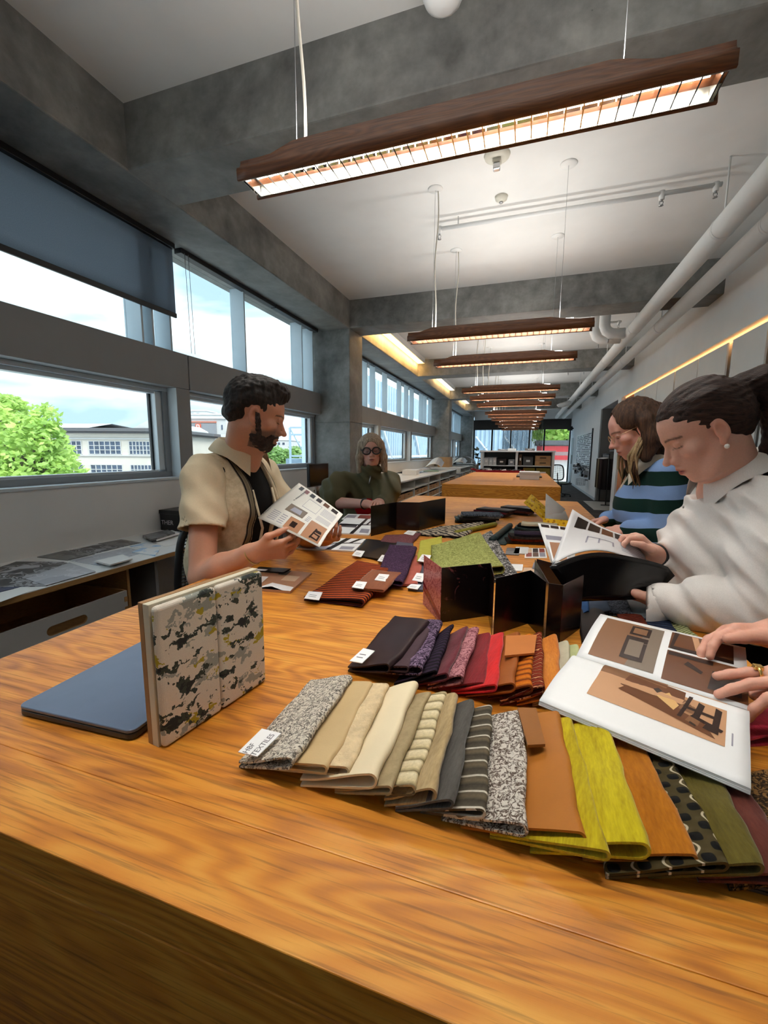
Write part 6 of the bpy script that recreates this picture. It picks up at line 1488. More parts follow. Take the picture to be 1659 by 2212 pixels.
        for ax in range(3):
            u, v = [(1, 2), (2, 0), (0, 1)][ax]
            sl0 = [slice(1, -1)] * 3; sl1 = [slice(1, -1)] * 3; sl0[ax] = slice(0, -1); sl1[ax] = slice(1, None)
            A = ins[tuple(sl0)]; Bn = ins[tuple(sl1)]; e = np.argwhere(A != Bn); sgn = A[e[:, 0], e[:, 1], e[:, 2]]
            base = e + 1; base[:, ax] -= 1
            q = []
            for du, dv in ((-1, -1), (0, -1), (0, 0), (-1, 0)):
                cc = base.copy(); cc[:, u] += du; cc[:, v] += dv; q.append(idm[cc[:, 0], cc[:, 1], cc[:, 2]])
            q = np.stack(q, 1); q[~sgn] = q[~sgn][:, ::-1]; faces.append(q[(q >= 0).all(1)])
        return verts, np.concatenate(faces)
def sdf_obj(name, body, vox, mt, parent=None, color=None):
    v, f = body.mesh(vox); me = bpy.data.meshes.new(name)
    me.vertices.add(len(v)); me.vertices.foreach_set('co', v.astype(F32).ravel()); me.loops.add(f.size); me.loops.foreach_set('vertex_index', f.astype(np.int32).ravel())
    me.polygons.add(len(f)); me.polygons.foreach_set('loop_start', np.arange(0, f.size, 4, dtype=np.int32)); me.polygons.foreach_set('loop_total', np.full(len(f), 4, dtype=np.int32)); me.polygons.foreach_set('use_smooth', np.ones(len(f), dtype=bool))
    me.update(calc_edges=True); me.validate()
    if color is not None:
        c = color(v).astype(F32); at = me.color_attributes.new('Col', 'FLOAT_COLOR', 'POINT'); at.data.foreach_set('color', np.concatenate([c, np.ones((len(c), 1), dtype=F32)], 1).ravel())
    return link(name, me, parent, mt)
def waves(seed, n, freq, aniso=(1, 1, 1)):
    """smooth pseudo-random field in about -1..1"""
    r = np.random.RandomState(seed); K = r.normal(size=(n, 3)); K /= np.linalg.norm(K, axis=1)[:, None]; K = K * np.array(aniso) * freq * r.uniform(.6, 1.5, size=(n, 1)); ph = r.uniform(0, 6.28, n)
    K = K.astype(F32)
    def f(P):
        out = 0
        for i in range(n): out = out + np.sin(P @ K[i] + ph[i] + (1.3 * np.sin(P @ K[(i + 1) % n] * .5) if i % 2 else 0))
        return out / math.sqrt(n)
    return f
def folds(seed, dirs):
    """cloth folds: ridges with crests across the given directions (dir, freq, phase)"""
    w = waves(seed, 4, 9)
    def f(P):
        wp = w(P); out = 0
        for d, fr, ph in dirs: out = out + np.abs(np.sin(P @ np.array(d, dtype=F32) * fr + ph + 1.6 * wp)) ** 1.5 - .45
        return out / len(dirs)
    return f
def skin_mat(name, rough=.5):
    t = NT(name); at = t.n('ShaderNodeVertexColor'); at.layer_name = 'Col'; n1 = t.noise(t.mapping(), 220, 3); t.set(t.mix(.12, at.outputs['Color'], t.ramp(n1, ((.3, .45), (.7, 1.0))), 'MULTIPLY'), rough)
    t.p.inputs['Subsurface Weight'].default_value = .12; t.p.inputs['Subsurface Radius'].default_value = (.012, .004, .002); t.p.inputs['Subsurface Scale'].default_value = .5; t.bump(n1, .08, .001); return t.m
def hair_mat(name, lo, hi, stretch=(2, 2, 1), scale=60, rough=.62):
    t = NT(name); v = t.mapping(stretch); a = t.noise(v, scale, 5, .7, .5); t.set(t.ramp(a, ((.35, srgb(*lo)), (.68, srgb(*hi)))), rough); t.bump(a, .7, .004); t.p.inputs['Specular IOR Level'].default_value = .3; return t.m
def cloth_mat(name, rgb, var=.08, rough=.9, weave=500):
    t = NT(name); v = t.mapping(); a = t.noise(v, 7, 4); b = t.noise(v, weave, 2); c = srgb(*rgb)
    t.set(t.mix(.25, t.ramp(a, ((.3, tuple(x * (1 - var) for x in c)), (.7, tuple(min(1, x * (1 + var)) for x in c)))), t.ramp(b, ((.3, .6), (.7, 1.0))), 'MULTIPLY'), rough); t.bump(b, .25, .0008); t.p.inputs['Specular IOR Level'].default_value = .2; return t.m
def unit(v): v = np.array(v, dtype=F32); return v / (np.linalg.norm(v) + 1e-9)
def hand(B, wrist, d, palm, thumb_side, curl=(.3, .35, .4, .45), spread=.06, thumb=(.5, .4), s=1.0, bend=(1, 1, .7), thumb_out=.7):
    """palm + five fingers rooted in it. d: pointing direction, palm: direction the palm faces, thumb_side: +1/-1 along cross(palm, d)"""
    d = unit(d); palm = unit(np.array(palm, dtype=F32) - d * float(np.dot(palm, d))); lat = np.cross(palm, d) * thumb_side; w = np.array(wrist, dtype=F32); tips = []
    off = (.030, .010, -.010, -.029); pl = (.086, .090, .085, .076); fl = (.072, .080, .074, .058); rad = (.0088, .0090, .0085, .0074)
    B.cap(w - d * .03 * s, w + d * .02 * s, .024 * s, .023 * s, .02, flat=(palm, 1.25))
    for j in range(4):
        kn = w + d * pl[j] * s + lat * off[j] * s; B.cap(w + d * .012 * s + lat * off[j] * .55 * s, kn, .0135 * s, .0112 * s, .014)
        a = kn; dd = unit(d + lat * spread * (1.5 - j)); ang = 0
        for q, (fr, bd) in enumerate(zip((.45, .31, .24), bend)):
            ang += curl[j] * bd; dv = dd * math.cos(ang) + palm * math.sin(ang); b = a + dv * fl[j] * fr * s
            B.cap(a, b, rad[j] * (1 - .09 * q) * s, rad[j] * (1 - .09 * (q + 1)) * s, .0035); a = b
        tips.append(a)
    t0 = w + d * .018 * s + lat * .020 * s; t1 = t0 + unit(d * .75 + lat * thumb_out + palm * .25) * .044 * s; B.cap(t0, t1, .0155 * s, .0125 * s, .014)
    dv = unit(d * 1.0 + lat * (thumb_out * .45 - thumb[0] * .4) + palm * thumb[0] * .6); t2 = t1 + dv * .034 * s; B.cap(t1, t2, .0112 * s, .0100 * s, .005)
    dv = unit(dv + palm * thumb[1] * .5 - lat * thumb[1] * .4); t3 = t2 + dv * .026 * s; B.cap(t2, t3, .0100 * s, .0082 * s, .004)
    return tips, t3
def head(B, fr, female=False, s=1.0, mouth=0.0, nose=1.0):
    E = lambda c, r, k=.012, op='+': B.ell([x * s for x in c], [x * s for x in r], k * s, None, op, fr)
    C = lambda a, b, ra, rb, k=.01, op='+': B.cap([x * s for x in a], [x * s for x in b], ra * s, rb * s, k * s, op, fr)
    j = .92 if female else 1.0
    E((-.014, 0, .036), (.098, .074, .084)); E((.028, 0, .038), (.060, .062, .056), .02); E((.026, 0, -.028), (.058, .058 * j, .080), .02)
    for y in (-1, 1):
        C((-.005, .050 * y * j, -.045), (.045, .034 * y * j, -.095), .020, .017, .025); E((.056, .041 * y, -.022), (.020, .021, .018), .02)
    E((.062, 0, -.098), (.020, .022 * j, .018), .022); E((.070, 0, -.062), (.020, .030, .026), .02)
    C((.070, -.034, .022), (.080, 0, .020), .011, .012, .014); C((.070, .034, .022), (.080, 0, .020), .011, .012, .014)
    for y in (-1, 1):
        E((.088, .031 * y, .001), (.017, .018, .011), .010, '-'); E((.071, .031 * y, .0), (.0135, .0145, .0125), .003)
        C((.079, .018 * y, .0075), (.077, .044 * y, .0065), .0042, .0038, .004)
    C((.083, 0, .012), (.102 + .004 * nose, 0, -.026), .0068, .0088, .009); E((.106 + .004 * nose, 0, -.033), (.0115, .0105, .0095), .006)
    for y in (-1, 1): E((.095, .0125 * y, -.037), (.0105, .0068, .0075), .005); E((.100, .006 * y, -.043), (.005, .0032, .0032), .002, '-')
    for y in (-1, 1): C((.078, .010 * y, .000), (.088, .0125 * y, -.036), .0085, .0105, .006)
    E((.079, 0, -.050), (.015, .018, .015), .012); E((.087, 0, -.0615), (.0115, .022, .0062), .006); E((.085, 0, -.0745), (.0115, .019, .0072), .006); E((.100, 0, -.0680), (.018, .025, .0014 + mouth), .002, '-')
    for y in (-1, 1):
        E((-.006, .0755 * y, -.006), (.0165, .0075, .028), .006); E((-.003, .0825 * y, -.004), (.010, .0065, .018), .003, '-'); E((.002, .074 * y, -.034), (.009, .006, .010), .006)
def face_color(v, fr, skin, lip, brow, s=1.0, extra=None, lash=(.02, .015, .012), lid=None):
    q = (v - fr.o) @ fr.R / s; c = np.tile(np.array(skin, dtype=F32), (len(v), 1))
    def blend(m_, col, a=1.0): m_ = (m_ * a)[:, None]; c[:] = c * (1 - m_) + np.array(col, dtype=F32) * m_
    x, y, z = q[:, 0], q[:, 1], q[:, 2]; ay = np.abs(y); G = lambda d: np.clip(1 - d, 0, 1)
    inhead = (np.abs(x) < .14) & (ay < .1) & (np.abs(z) < .14)
    blush = np.exp(-((ay - .045) / .02) ** 2 - ((z + .035) / .022) ** 2) * (x > .02) * inhead; blend(blush, (skin[0] * 1.02, skin[1] * .82, skin[2] * .78), .35)
    nose_ = np.exp(-((x - .108) / .012) ** 2 - (y / .014) ** 2 - ((z + .034) / .012) ** 2) * inhead; blend(nose_, (skin[0], skin[1] * .8, skin[2] * .76), .5)
    ear = ((ay > .072) & (z < .03) & (z > -.045) & (x > -.03) & (x < .02)).astype(F32) * inhead; blend(ear, (skin[0] * 1.05, skin[1] * .82, skin[2] * .76), .6)
    lipm = np.clip(1.6 - ((y / .0235) ** 2 + ((z + .068) / (.0115)) ** 2) * 1.6, 0, 1) * (x > .078) * inhead; blend(lipm, lip, .85)
    br = np.clip(1 - np.abs(z - (.0225 - 9.0 * (ay - .030) ** 2)) / .0042, 0, 1) * (ay > .013) * (ay < .052) * (x > .05) * inhead; blend(np.clip(br * 1.6, 0, 1), brow, .85)
    la = np.clip(1 - np.abs(z + .0060 + 8 * (ay - .031) ** 2 * -1) / .0020, 0, 1) * (ay > .017) * (ay < .046) * (x > .06) * inhead; blend(np.clip(la * 1.5, 0, 1), lash, .9)
    if extra is not None: extra(q, c, blend)
    return c
# ================================================================== people
V3 = lambda v: np.array(v, dtype=F32)
def hframe(o, fwd, roll=0.0):
    f = unit(fwd); l = unit(np.cross((0, 0, 1), f)); u = np.cross(f, l); R_ = np.stack([f, l, u], 1)
    return Frame(o, R_ @ _rotm(roll, 0, 0))
def legs(B, hip, w=.085, fwd=(1, 0, 0), z_floor=0.05, r0=.088, knee=None):
    f = unit(fwd); l = unit(np.cross((0, 0, 1), f)); out = []
    for s_ in (-1, 1):
        h = V3(hip) + l * w * s_; k_ = V3((h[0], h[1], .50)) + f * .02; a = V3((h[0], h[1], z_floor + .04)) - f * .01
        B.cap(h, k_, r0, .066, .03); B.cap(k_, a, .066, .055, .02); out.append(a)
    B.ell(V3(hip) + V3((0, 0, .03)), (.115, .115, .12), .04); return out, f
def shoes(parent, ankles, f, mt):
    for a in ankles:
        b = Body(); b.cap(V3((a[0], a[1], .045)) - f * .05, V3((a[0], a[1], .032)) + f * .15, .042, .034, .02); b.half((0, 0, .002), (0, 0, -1)); sdf_obj('shoe', b, .008, mt, parent)
def rel(o): 
    o = np.array(o, dtype=F32); return lambda *p: V3(p if len(p) == 3 else p[0]) - o
def place(o, org): o.location = org
MAT['trouser_black'] = cloth_mat('black_trouser_cloth', (20, 20, 22)); MAT['shoe'] = mat('dark_shoe_leather', (.02, .018, .016), .5)
MAT['skin'] = skin_mat('skin')
def collar(parent, mt, cen, R_, rad, h, open_ang, fall, name='collar', tip=.03, tilt=0.0):
    """shirt collar: stands around the neck and folds down; open at the front. R_: 3x3 frame (x front)"""
    def fn(u, v):
        a = open_ang + (2 * math.pi - 2 * open_ang) * u; ca, sa = math.cos(a), math.sin(a); front = max(0, math.cos(a)) ** 2
        if v < .35: q = v / .35; r = rad; z = h * q
        else: q = (v - .35) / .65; r = rad + fall * q * (1 + .35 * front); z = h - (h * (.95 + .55 * front) + tip * front) * q ** 1.25 + .010 * math.sin(q * math.pi)
        p = Vector((r * ca * 1.08, r * sa, z - tilt * ca * rad)); return Vector(cen) + Vector((R_ @ V3(p)).tolist())
    return MB().grid(fn, 40, 10, thick=lambda u, v: (0, 0, -.0025) if v > .5 else (0.001, 0, -.001)).build(name, mt, parent)
def glasses(parent, fr, mt, s, rx, rz, thick, lens=None, name='spectacles', dx=.092, dz=.0, oy=.032):
    g = MB()
    for y in (-1, 1):
        pts = [Vector(fr.p(((dx - .10 * (abs(oy + rx * math.cos(a)) ) ** 1.9) * s, (oy * y + rx * math.cos(a)) * s, (dz + rz * math.sin(a)) * s)).tolist()) for a in [2 * math.pi * k / 24 for k in range(24)]]
        g.tube(pts, thick, 7, closed=True)
        g.tube([Vector(fr.p((dx * .97 * s, (oy + rx) * y * s, (dz + .006) * s)).tolist()), Vector(fr.p((.06 * s, .078 * y * s, .008 * s)).tolist()), Vector(fr.p((-.01 * s, .079 * y * s, .012 * s)).tolist())], thick * .8, 6)
    g.tube([Vector(fr.p((dx * s, (oy - rx) * y * s, (dz + .003) * s)).tolist()) for y in (-1, 1)], thick * .9, 6)
    o = g.build(name, mt, parent)
    if lens is not None:
        for y in (-1, 1):
            c = [Vector(fr.p(((dx - .10 * (abs(oy + rx * math.cos(a))) ** 1.9) * s, (oy * y + rx * math.cos(a)) * s, (dz + rz * math.sin(a)) * s)).tolist()) for a in [2 * math.pi * k / 24 for k in range(24)]]
            MB().add(c, [tuple(range(24))]).build('lens', lens, o)
    return o

# ------------------------------------------------------------------ the man in the cream shirt
def man():
    org = (-1.06, 1.38, 0.0); L = rel(org)
    hd = hframe(L(-.925, 1.331, 1.566), (.80, .55, -.30), -.02)
    B = Body(); head(B, hd, False, 1.0, nose=1.0)
    nb = L(-1.035, 1.372, 1.415); B.cap(hd.p((-.028, 0, -.055)), nb, .056, .060, .02); B.cap(hd.p((.03, 0, -.085)), L(-.99, 1.375, 1.40), .028, .04, .03)
    shR, elR, wrR = L(-1.065, 1.215, 1.345), L(-.998, 1.105, 1.025), L(-.772, 1.092, 1.132); shL, elL, wrL = L(-1.06, 1.545, 1.345), L(-.93, 1.63, 1.07), L(-.705, 1.425, 1.115)
    B.cap(shR, shL, .050, .050, .03); B.ell(L(-1.06, 1.378, 1.22), (.095, .145, .17), .05); B.ell(L(-1.06, 1.378, 1.0), (.09, .135, .16), .05)
    B.chain([shR, elR], [.050, .043], .02); B.chain([elR, (elR * .6 + wrR * .4), wrR], [.043, .046, .029], .015)
    B.chain([shL, elL], [.050, .043], .02); B.chain([elL, (elL * .6 + wrL * .4), wrL], [.043, .044, .029], .015)
    tipsR, thR = hand(B, wrR, L(-.633, 1.120, 1.150) - wrR, (.1, .78, .55), -1, (.50, .55, .60, .62), .03, (.9, .3), 1.0)
    hand(B, wrL, L(-.585, 1.285, 1.150) - wrL, (.2, -.1, 1), -1, (.5, .55, .6, .6), .04, (.6, .4), .98)
    skin = srgb(196, 140, 112)
    def extra(q, c, blend):
        x, y, z = q[:, 0], q[:, 1], q[:, 2]; ay = np.abs(y)
        m_ = np.clip((-.042 - z + .35 * (x - .02)) / .016 * 1.0, 0, 1) * (x > .0) * (z > -.112) * (ay < .09) * np.clip((ay / .03) ** 2 + 10 * (z < -.082) + 10 * ((z > -.056) & (z < -.046)), 0, 1); blend(np.clip(m_, 0, 1), (.05, .03, .022), .8)
        sc_ = ((z > .03) & (x < .015) & (z < .14)).astype(F32) * (np.abs(x) < .13); blend(sc_, (.05, .035, .028), .9)
    body = sdf_obj('person', B, .0034, MAT['skin'], None, lambda v: face_color(v, hd, skin, srgb(150, 84, 78), (.02, .014, .01), 1.0, extra)); place(body, org)
    tag(body, 'man in an open cream shirt over black tee reading a printed spread', 'person')
    # hair and beard
    H = Body(); H.ell((-.018, 0, .052), (.104, .0795, .084), .01, None, '+', hd); H.ell((-.002, 0, .098), (.086, .064, .046), .02, None, '+', hd); H.ell((.052, 0, .106), (.048, .050, .030), .02, None, '+', hd); H.ell((-.060, 0, .0), (.055, .066, .060), .02, None, '+', hd)
    H.ell((.118, 0, .0), (.082, .10, .083), .006, None, '-', hd); H.half((-.022, 0, -.018), (.60, 0, -.80), .006, fr=hd); H.ell((-.004, .085, -.012), (.026, .03, .036), .006, None, '-', hd); H.ell((-.004, -.085, -.012), (.026, .03, .036), .006, None, '-', hd)
    wv = waves(3, 8, 260); wv2 = waves(4, 6, 80); H.wrinkle(.0032, lambda P: wv(P) * .5 + wv2(P))
    sdf_obj('hair', H, .003, hair_mat('near_black_hair', (14, 11, 10), (44, 34, 28)), body)
    Bd = Body(); head(Bd, hd, False, 1.0, nose=1.0); Bd.wrinkle(.0024, lambda P: -np.ones(P.shape[:-1], dtype=F32))
    def region(P):
        q = (P - hd.o) @ hd.R; x, y, z = q[..., 0], q[..., 1], q[..., 2]; ay = np.abs(y)
        k_ = np.clip((x - .045) / .030, 0, 1); low = z + .066 - .018 * k_ * k_ * (3 - 2 * k_); low = np.maximum(low, (.006 - x) * .8 + (z + .06) * .5 - .02)
        burn = np.maximum(np.maximum(np.abs(x - .016 - .35 * (-.03 - z)) - .010, z - .006), -.075 - z); low = np.minimum(low, np.maximum(burn, .045 - ay))
        low = np.maximum(low, -.003 - x); lips = .011 - np.sqrt((z + .068) ** 2 + (np.maximum(ay - .016, 0)) ** 2); lips = np.where(x > .06, lips, -1); nose = np.where((x > .07), z + .050, -1)
        return np.maximum(np.maximum(low, lips), nose)
    Bd.ops.append((region, np.zeros(3, dtype=F32), 1e9, .003, '&')); wb = waves(8, 8, 380); Bd.wrinkle(.0011, wb)
    sdf_obj('beard', Bd, .003, hair_mat('dark_beard', (20, 14, 12), (58, 40, 32), (1, 1, 1), 120), body)
    # black tee, open shirt
    Tm = Body(); Tm.ell(L(-1.052, 1.378, 1.225), (.118, .165, .185), .05); Tm.ell(L(-1.085, 1.378, 1.02), (.125, .160, .19), .05); Tm.cap(L(-1.055, 1.25, 1.36), L(-1.055, 1.51, 1.36), .048, .048, .04); Tm.ell(L(-1.085, 1.378, .86), (.118, .158, .12), .04)
    Tm.ell(L(-1.005, 1.375, 1.452), (.066, .072, .06), .01, None, '-'); sdf_obj('tee_shirt', Tm, .007, cloth_mat('black_jersey', (16, 16, 17)), body)
    S = Body(); S.ell(L(-1.062, 1.378, 1.235), (.150, .195, .185), .05); S.ell(L(-1.10, 1.378, 1.02), (.152, .190, .20), .06); S.ell(L(-1.10, 1.378, .84), (.146, .188, .12), .05); S.cap(L(-1.072, 1.235, 1.375), L(-1.068, 1.525, 1.375), .056, .056, .05)
    wr = folds(5, (((.3, .8, .5), 42, 0), ((.9, -.2, .45), 30, 1), ((.1, .3, .95), 16, 2))); S.wrinkle(.009, lambda P: wr(P))
    sleeves = []
    for sh_, el_ in ((shR, elR), (shL, elL)):
        sl = Body(); cut = sh_ * .47 + el_ * .53; dr_ = unit(el_ - sh_)
        sl.cap(sh_ + V3((-.008, -.02 * np.sign(sh_[1]), .022)), sh_, .062, .074, .03); sl.cap(sh_, sh_ * .42 + el_ * .58, .074, .080, .03); sl.wrinkle(.016, lambda P: wr(P)); sl.half(cut, dr_, .003); sl.cap(sh_ * .60 + el_ * .40, el_, .064, .074, .004, '-'); sleeves.append(sl)
    # open down the front
    S.box(L(-.88, 1.385, 1.36), (.12, .050, .13), .02, .01, op='-'); S.box(L(-.88, 1.375, 1.0), (.14, .040, .35), .02, .01, op='-'); S.ell(L(-1.01, 1.375, 1.46), (.085, .078, .075), .01, None, '-')
    S.half(L(-1.06, 1.38, .86), (0, 0, -1))
    t = NT('cream_linen_with_dark_bands'); v = t.mapping(); sp = t.n('ShaderNodeSeparateXYZ'); t.l(v, sp.inputs[0]); yy = sp.outputs['Y']
    band = t.math('ABSOLUTE', t.math('ADD', yy, .085)); b1 = t.ramp(band, ((.0, .0), (.0045, .0), (.006, 1.0), (.012, 1.0), (.0135, 0.0), (.02, 0.0))); b2 = t.ramp(band, ((.0, 1.0), (.0045, 1.0), (.006, 0.0)))
    band2 = t.math('ABSOLUTE', t.math('ADD', yy, -.095)); b3 = t.ramp(band2, ((.0, 1.0), (.006, 1.0), (.008, 0.0)))
    frx = t.ramp(sp.outputs['X'], ((.0, 0.0), (.001, 1.0))); wv_ = t.noise(v, 480, 2); a = t.noise(v, 60, 3)
    col = t.ramp(a, ((.3, srgb(196, 178, 146)), (.7, srgb(220, 204, 174)))); col = t.mix(t.math('MULTIPLY', b1, frx), col, srgb(40, 36, 34)); col = t.mix(t.math('MULTIPLY', b2, frx), col, srgb(120, 108, 86)); col = t.mix(t.math('MULTIPLY', b3, frx), col, srgb(60, 52, 46))
    t.set(t.mix(.3, col, t.ramp(wv_, ((.3, .6), (.7, 1.0))), 'MULTIPLY'), .9); t.bump(wv_, .4, .001); t.p.inputs['Specular IOR Level'].default_value = .2; MAT['manshirt'] = t.m
    sh = sdf_obj('shirt', S, .0055, MAT['manshirt'], body)
    for sl in sleeves: sdf_obj('sleeve', sl, .005, cloth_mat('cream_linen_sleeve', (214, 197, 166)), sh)
    cl = cloth_mat('cream_linen', (222, 206, 176))
    collar(sh, cl, (L(-1.03, 1.374, 1.425)).tolist(), _rotm(0, .24, 0), .070, .050, .62, .040, tip=.05)
    # placket edges, bracelet
    for s_ in (-1, 1):
        pts = [L(-.945 + .005, 1.378 + s_ * .062, 1.30), L(-.905, 1.378 + s_ * .060, 1.16), L(-.938, 1.378 + s_ * .058, 1.04), L(-.952, 1.378 + s_ * .058, .90)]
        MB().tube([Vector(p.tolist()) for p in pts], [.004, .005, .005, .004], 6).build('placket', cl, sh)
    d = unit(wrR - elR); c0 = wrR * .93 + elR * .07; a1 = unit(np.cross(d, (0, 0, 1))); a2 = np.cross(d, a1)
    MB().tube([Vector((c0 + (a1 * math.cos(a) + a2 * math.sin(a)) * .034).tolist()) for a in [2 * math.pi * k / 20 for k in range(20)]], .0022, 6, closed=True).build('bracelet', mat('gold_bracelet', (.6, .40, .16), .35, metal=1), body)
    P_ = Body(); ank, f = legs(P_, L(-1.07, 1.378, .86), .085); P_.ell(L(-1.06, 1.378, .90), (.12, .155, .10), .04); sdf_obj('trousers', P_, .011, cloth_mat('dark_grey_trousers', (44, 44, 48)), body); shoes(body, ank, f, MAT['shoe'])
man()

# ------------------------------------------------------------------ woman in the white shirt
def woman_white():
    org = (.56, 1.33, 0.0); L = rel(org); s = .95
    hd = hframe(L(.414, 1.251, 1.497), (-.86, -.05, -.52), .02)
    B = Body(); head(B, hd, True, s, nose=.6)
    nb = L(.525, 1.325, 1.375); B.cap(hd.p((-.028 * s, 0, -.055 * s)), nb, .049, .055, .02); B.cap(hd.p((.0, 0, -.08)), L(.475, 1.315, 1.345), .034, .040, .03)
    shL, elL, wrL = L(.535, 1.165, 1.315), L(.515, 1.095, 1.105), L(.338, 1.145, 1.086); shR, elR, wrR = L(.535, 1.485, 1.315), L(.505, 1.50, 1.105), L(.352, 1.300, 1.165)
    B.cap(shL, shR, .042, .042, .03); B.ell(L(.53, 1.325, 1.20), (.085, .130, .16), .05); B.ell(L(.565, 1.325, 1.02), (.09, .13, .15), .05)
    for a, b, c in ((shL, elL, wrL), (shR, elR, wrR)): B.chain([a, b], [.042, .038], .02); B.chain([b, c], [.038, .026], .015)
    hand(B, wrL, (-.84, .54, .02), (0, .15, 1), 1, (.35, .4, .45, .5), .04, (.4, .3), .92)
    hand(B, wrR, L(.292, 1.285, 1.218) - wrR, (-.35, -.2, -.9), -1, (.75, .8, .85, .85), .03, (.5, .5), .92)
    skin = srgb(226, 174, 152)
    body = sdf_obj('person', B, .0034, MAT['skin'], None, lambda v: face_color(v, hd, skin, srgb(168, 66, 64), srgb(74, 52, 42), s)); place(body, org)
    tag(body, 'woman in a white shirt with dark ponytail reading a magazine', 'person')
    H = Body(); H.ell((-.016 * s, 0, .045 * s), (.1035 * s, .0785 * s, .087 * s), .01, None, '+', hd); H.ell((-.055 * s, 0, .01), (.062, .070, .070), .02, None, '+', hd)
    H.ell((.122 * s, 0, -.012), (.090, .10, .086), .006, None, '-', hd); H.half((-.02, 0, -.028), (.72, 0, -.69), .006, fr=hd)
    for y in (-1, 1): H.ell((.0, .086 * y, -.014), (.026, .03, .034), .006, None, '-', hd)
    H.ell((-.118, 0, .062), (.026, .022, .022), .012, None, '+', hd)
    p0 = hd.p((-.108, 0, .052)); tail = [p0 + V3(q) for q in ((0, 0, 0), (.045, 0, .012), (.088, .004, -.020), (.108, .008, -.085), (.104, .010, -.155), (.088, .012, -.225))]
    H.chain(tail, [.022, .034, .044, .046, .040, .012], .02)
    w1 = waves(5, 10, 300, (.12, 1, 1)); R_ = hd.R; w2 = waves(6, 6, 60); H.wrinkle(.0015, lambda P: w1((P - hd.o) @ R_) + .6 * w2(P))
    hm = hair_mat('dark_brown_hair', (22, 14, 12), (72, 50, 42), (1, 6, 6), 26); hr = sdf_obj('hair', H, .0032, hm, body)
    MB().tube([Vector((p0 + V3((.010, .026 * math.cos(a), .003 + .026 * math.sin(a)))).tolist()) for a in [2 * math.pi * k / 18 for k in range(18)]], .005, 8, closed=True).build('hair_tie', MAT['black'], hr)
    for y in (-1, 1):
        p = hd.p((.004, .080 * y * s, -.047 * s)); MB().lathe([(.0005, -.0055), (.004, -.004), (.0055, 0), (.004, .004), (.0005, .0055)], tuple(p.tolist()), 14).build('pearl_earring', mat('pearl', (.85, .80, .72), .2), body)
    S = Body(); S.ell(L(.525, 1.325, 1.215), (.128, .175, .165), .05); S.ell(L(.455, 1.265, 1.185), (.075, .085, .085), .05); S.ell(L(.455, 1.385, 1.185), (.075, .085, .085), .05); S.ell(L(.545, 1.325, 1.075), (.150, .165, .11), .06); S.cap(L(.535, 1.185, 1.335), L(.535, 1.465, 1.335), .050, .050, .05)
    S.chain([shL + V3((0, .02, .0)), (shL + elL) / 2, elL], [.066, .078, .070], .03); S.chain([elL, (elL + wrL) / 2, wrL + unit(elL - wrL) * .0], [.072, .064, .048], .025)
    S.chain([shR + V3((0, -.02, 0)), (shR + elR) / 2, elR], [.064, .072, .066], .03); S.chain([elR, wrR], [.062, .044], .025)
    wr = folds(15, (((.72, .15, .68), 44, 0),)); w9 = folds(16, (((.55, -.2, .81), 88, 0),)); S.wrinkle(.012, wr); S.wrinkle(.0045, w9)
    S.cap(wrL * 1.5 - elL * .5, wrL * .97 + elL * .03, .05, .034, .004, '-'); S.cap(wrR * 1.4 - elR * .4, wrR, .05, .032, .004, '-')
    S.ell(L(.462, 1.318, 1.385), (.062, .052, .075), .01, None, '-'); S.half(L(.55, 1.33, 1.035), (0, 0, -1))
    sm = cloth_mat('white_linen', (232, 226, 220), .04); sh = sdf_obj('shirt', S, .0055, sm, body)
    collar(sh, sm, L(.512, 1.322, 1.388).tolist(), _rotm(0, 0, math.pi) @ _rotm(0, .45, 0), .064, .040, .60, .046, tip=.05)
    # turned-back cuff hanging from the near wrist
    d = unit(wrL - elL); a1 = unit(np.cross(d, (0, 0, 1))); a2 = np.cross(d, a1); c0 = wrL - d * .012
    def cuff(u, v):
        a = 2 * math.pi * u; r = .042 + .012 * v; q = c0 + d * (.045 * v) + (a1 * math.cos(a) + a2 * math.sin(a)) * r; q = q + V3((0, 0, -.040 * v * max(0, math.cos(a + (0 if a2[2] < 0 else math.pi) - math.pi / 2)))) + V3((0, 0, -.020 * v * v)); return q.tolist()
    MB().grid(cuff, 28, 6, thick=lambda u, v: Vector((d * .0015).tolist())).build('cuff', sm, sh)
    shell = mat('shell_button', (.72, .70, .66), .3)
    for z, x in ((1.30, .410), (1.22, .380), (1.14, .388)): MB().lathe([(.0005, -.0015), (.005, -.001), (.005, .001), (.0005, .0015)], tuple(L(x, 1.322, z).tolist()), 10, axis='X').build('button', shell, sh)
    dd = unit(wrR - elR); c1 = wrR + dd * .004; b1 = unit(np.cross(dd, (0, 0, 1))); b2 = np.cross(dd, b1)
    wt = MB().tube([Vector((c1 + (b1 * math.cos(a) + b2 * math.sin(a)) * .030).tolist()) for a in [2 * math.pi * k / 20 for k in range(20)]], .0055, 8, closed=True).build('wrist_watch', MAT['black'], body)
    P_ = Body(); ank, f = legs(P_, L(.60, 1.325, .86), .085, (-1, 0, 0), r0=.095); P_.ell(L(.575, 1.325, 1.03), (.135, .160, .06), .04); P_.ell(L(.60, 1.325, .93), (.15, .175, .12), .05); tr_ = sdf_obj('trousers', P_, .010, MAT['trouser_black'], body); shoes(body, ank, f, MAT['shoe'])
woman_white()

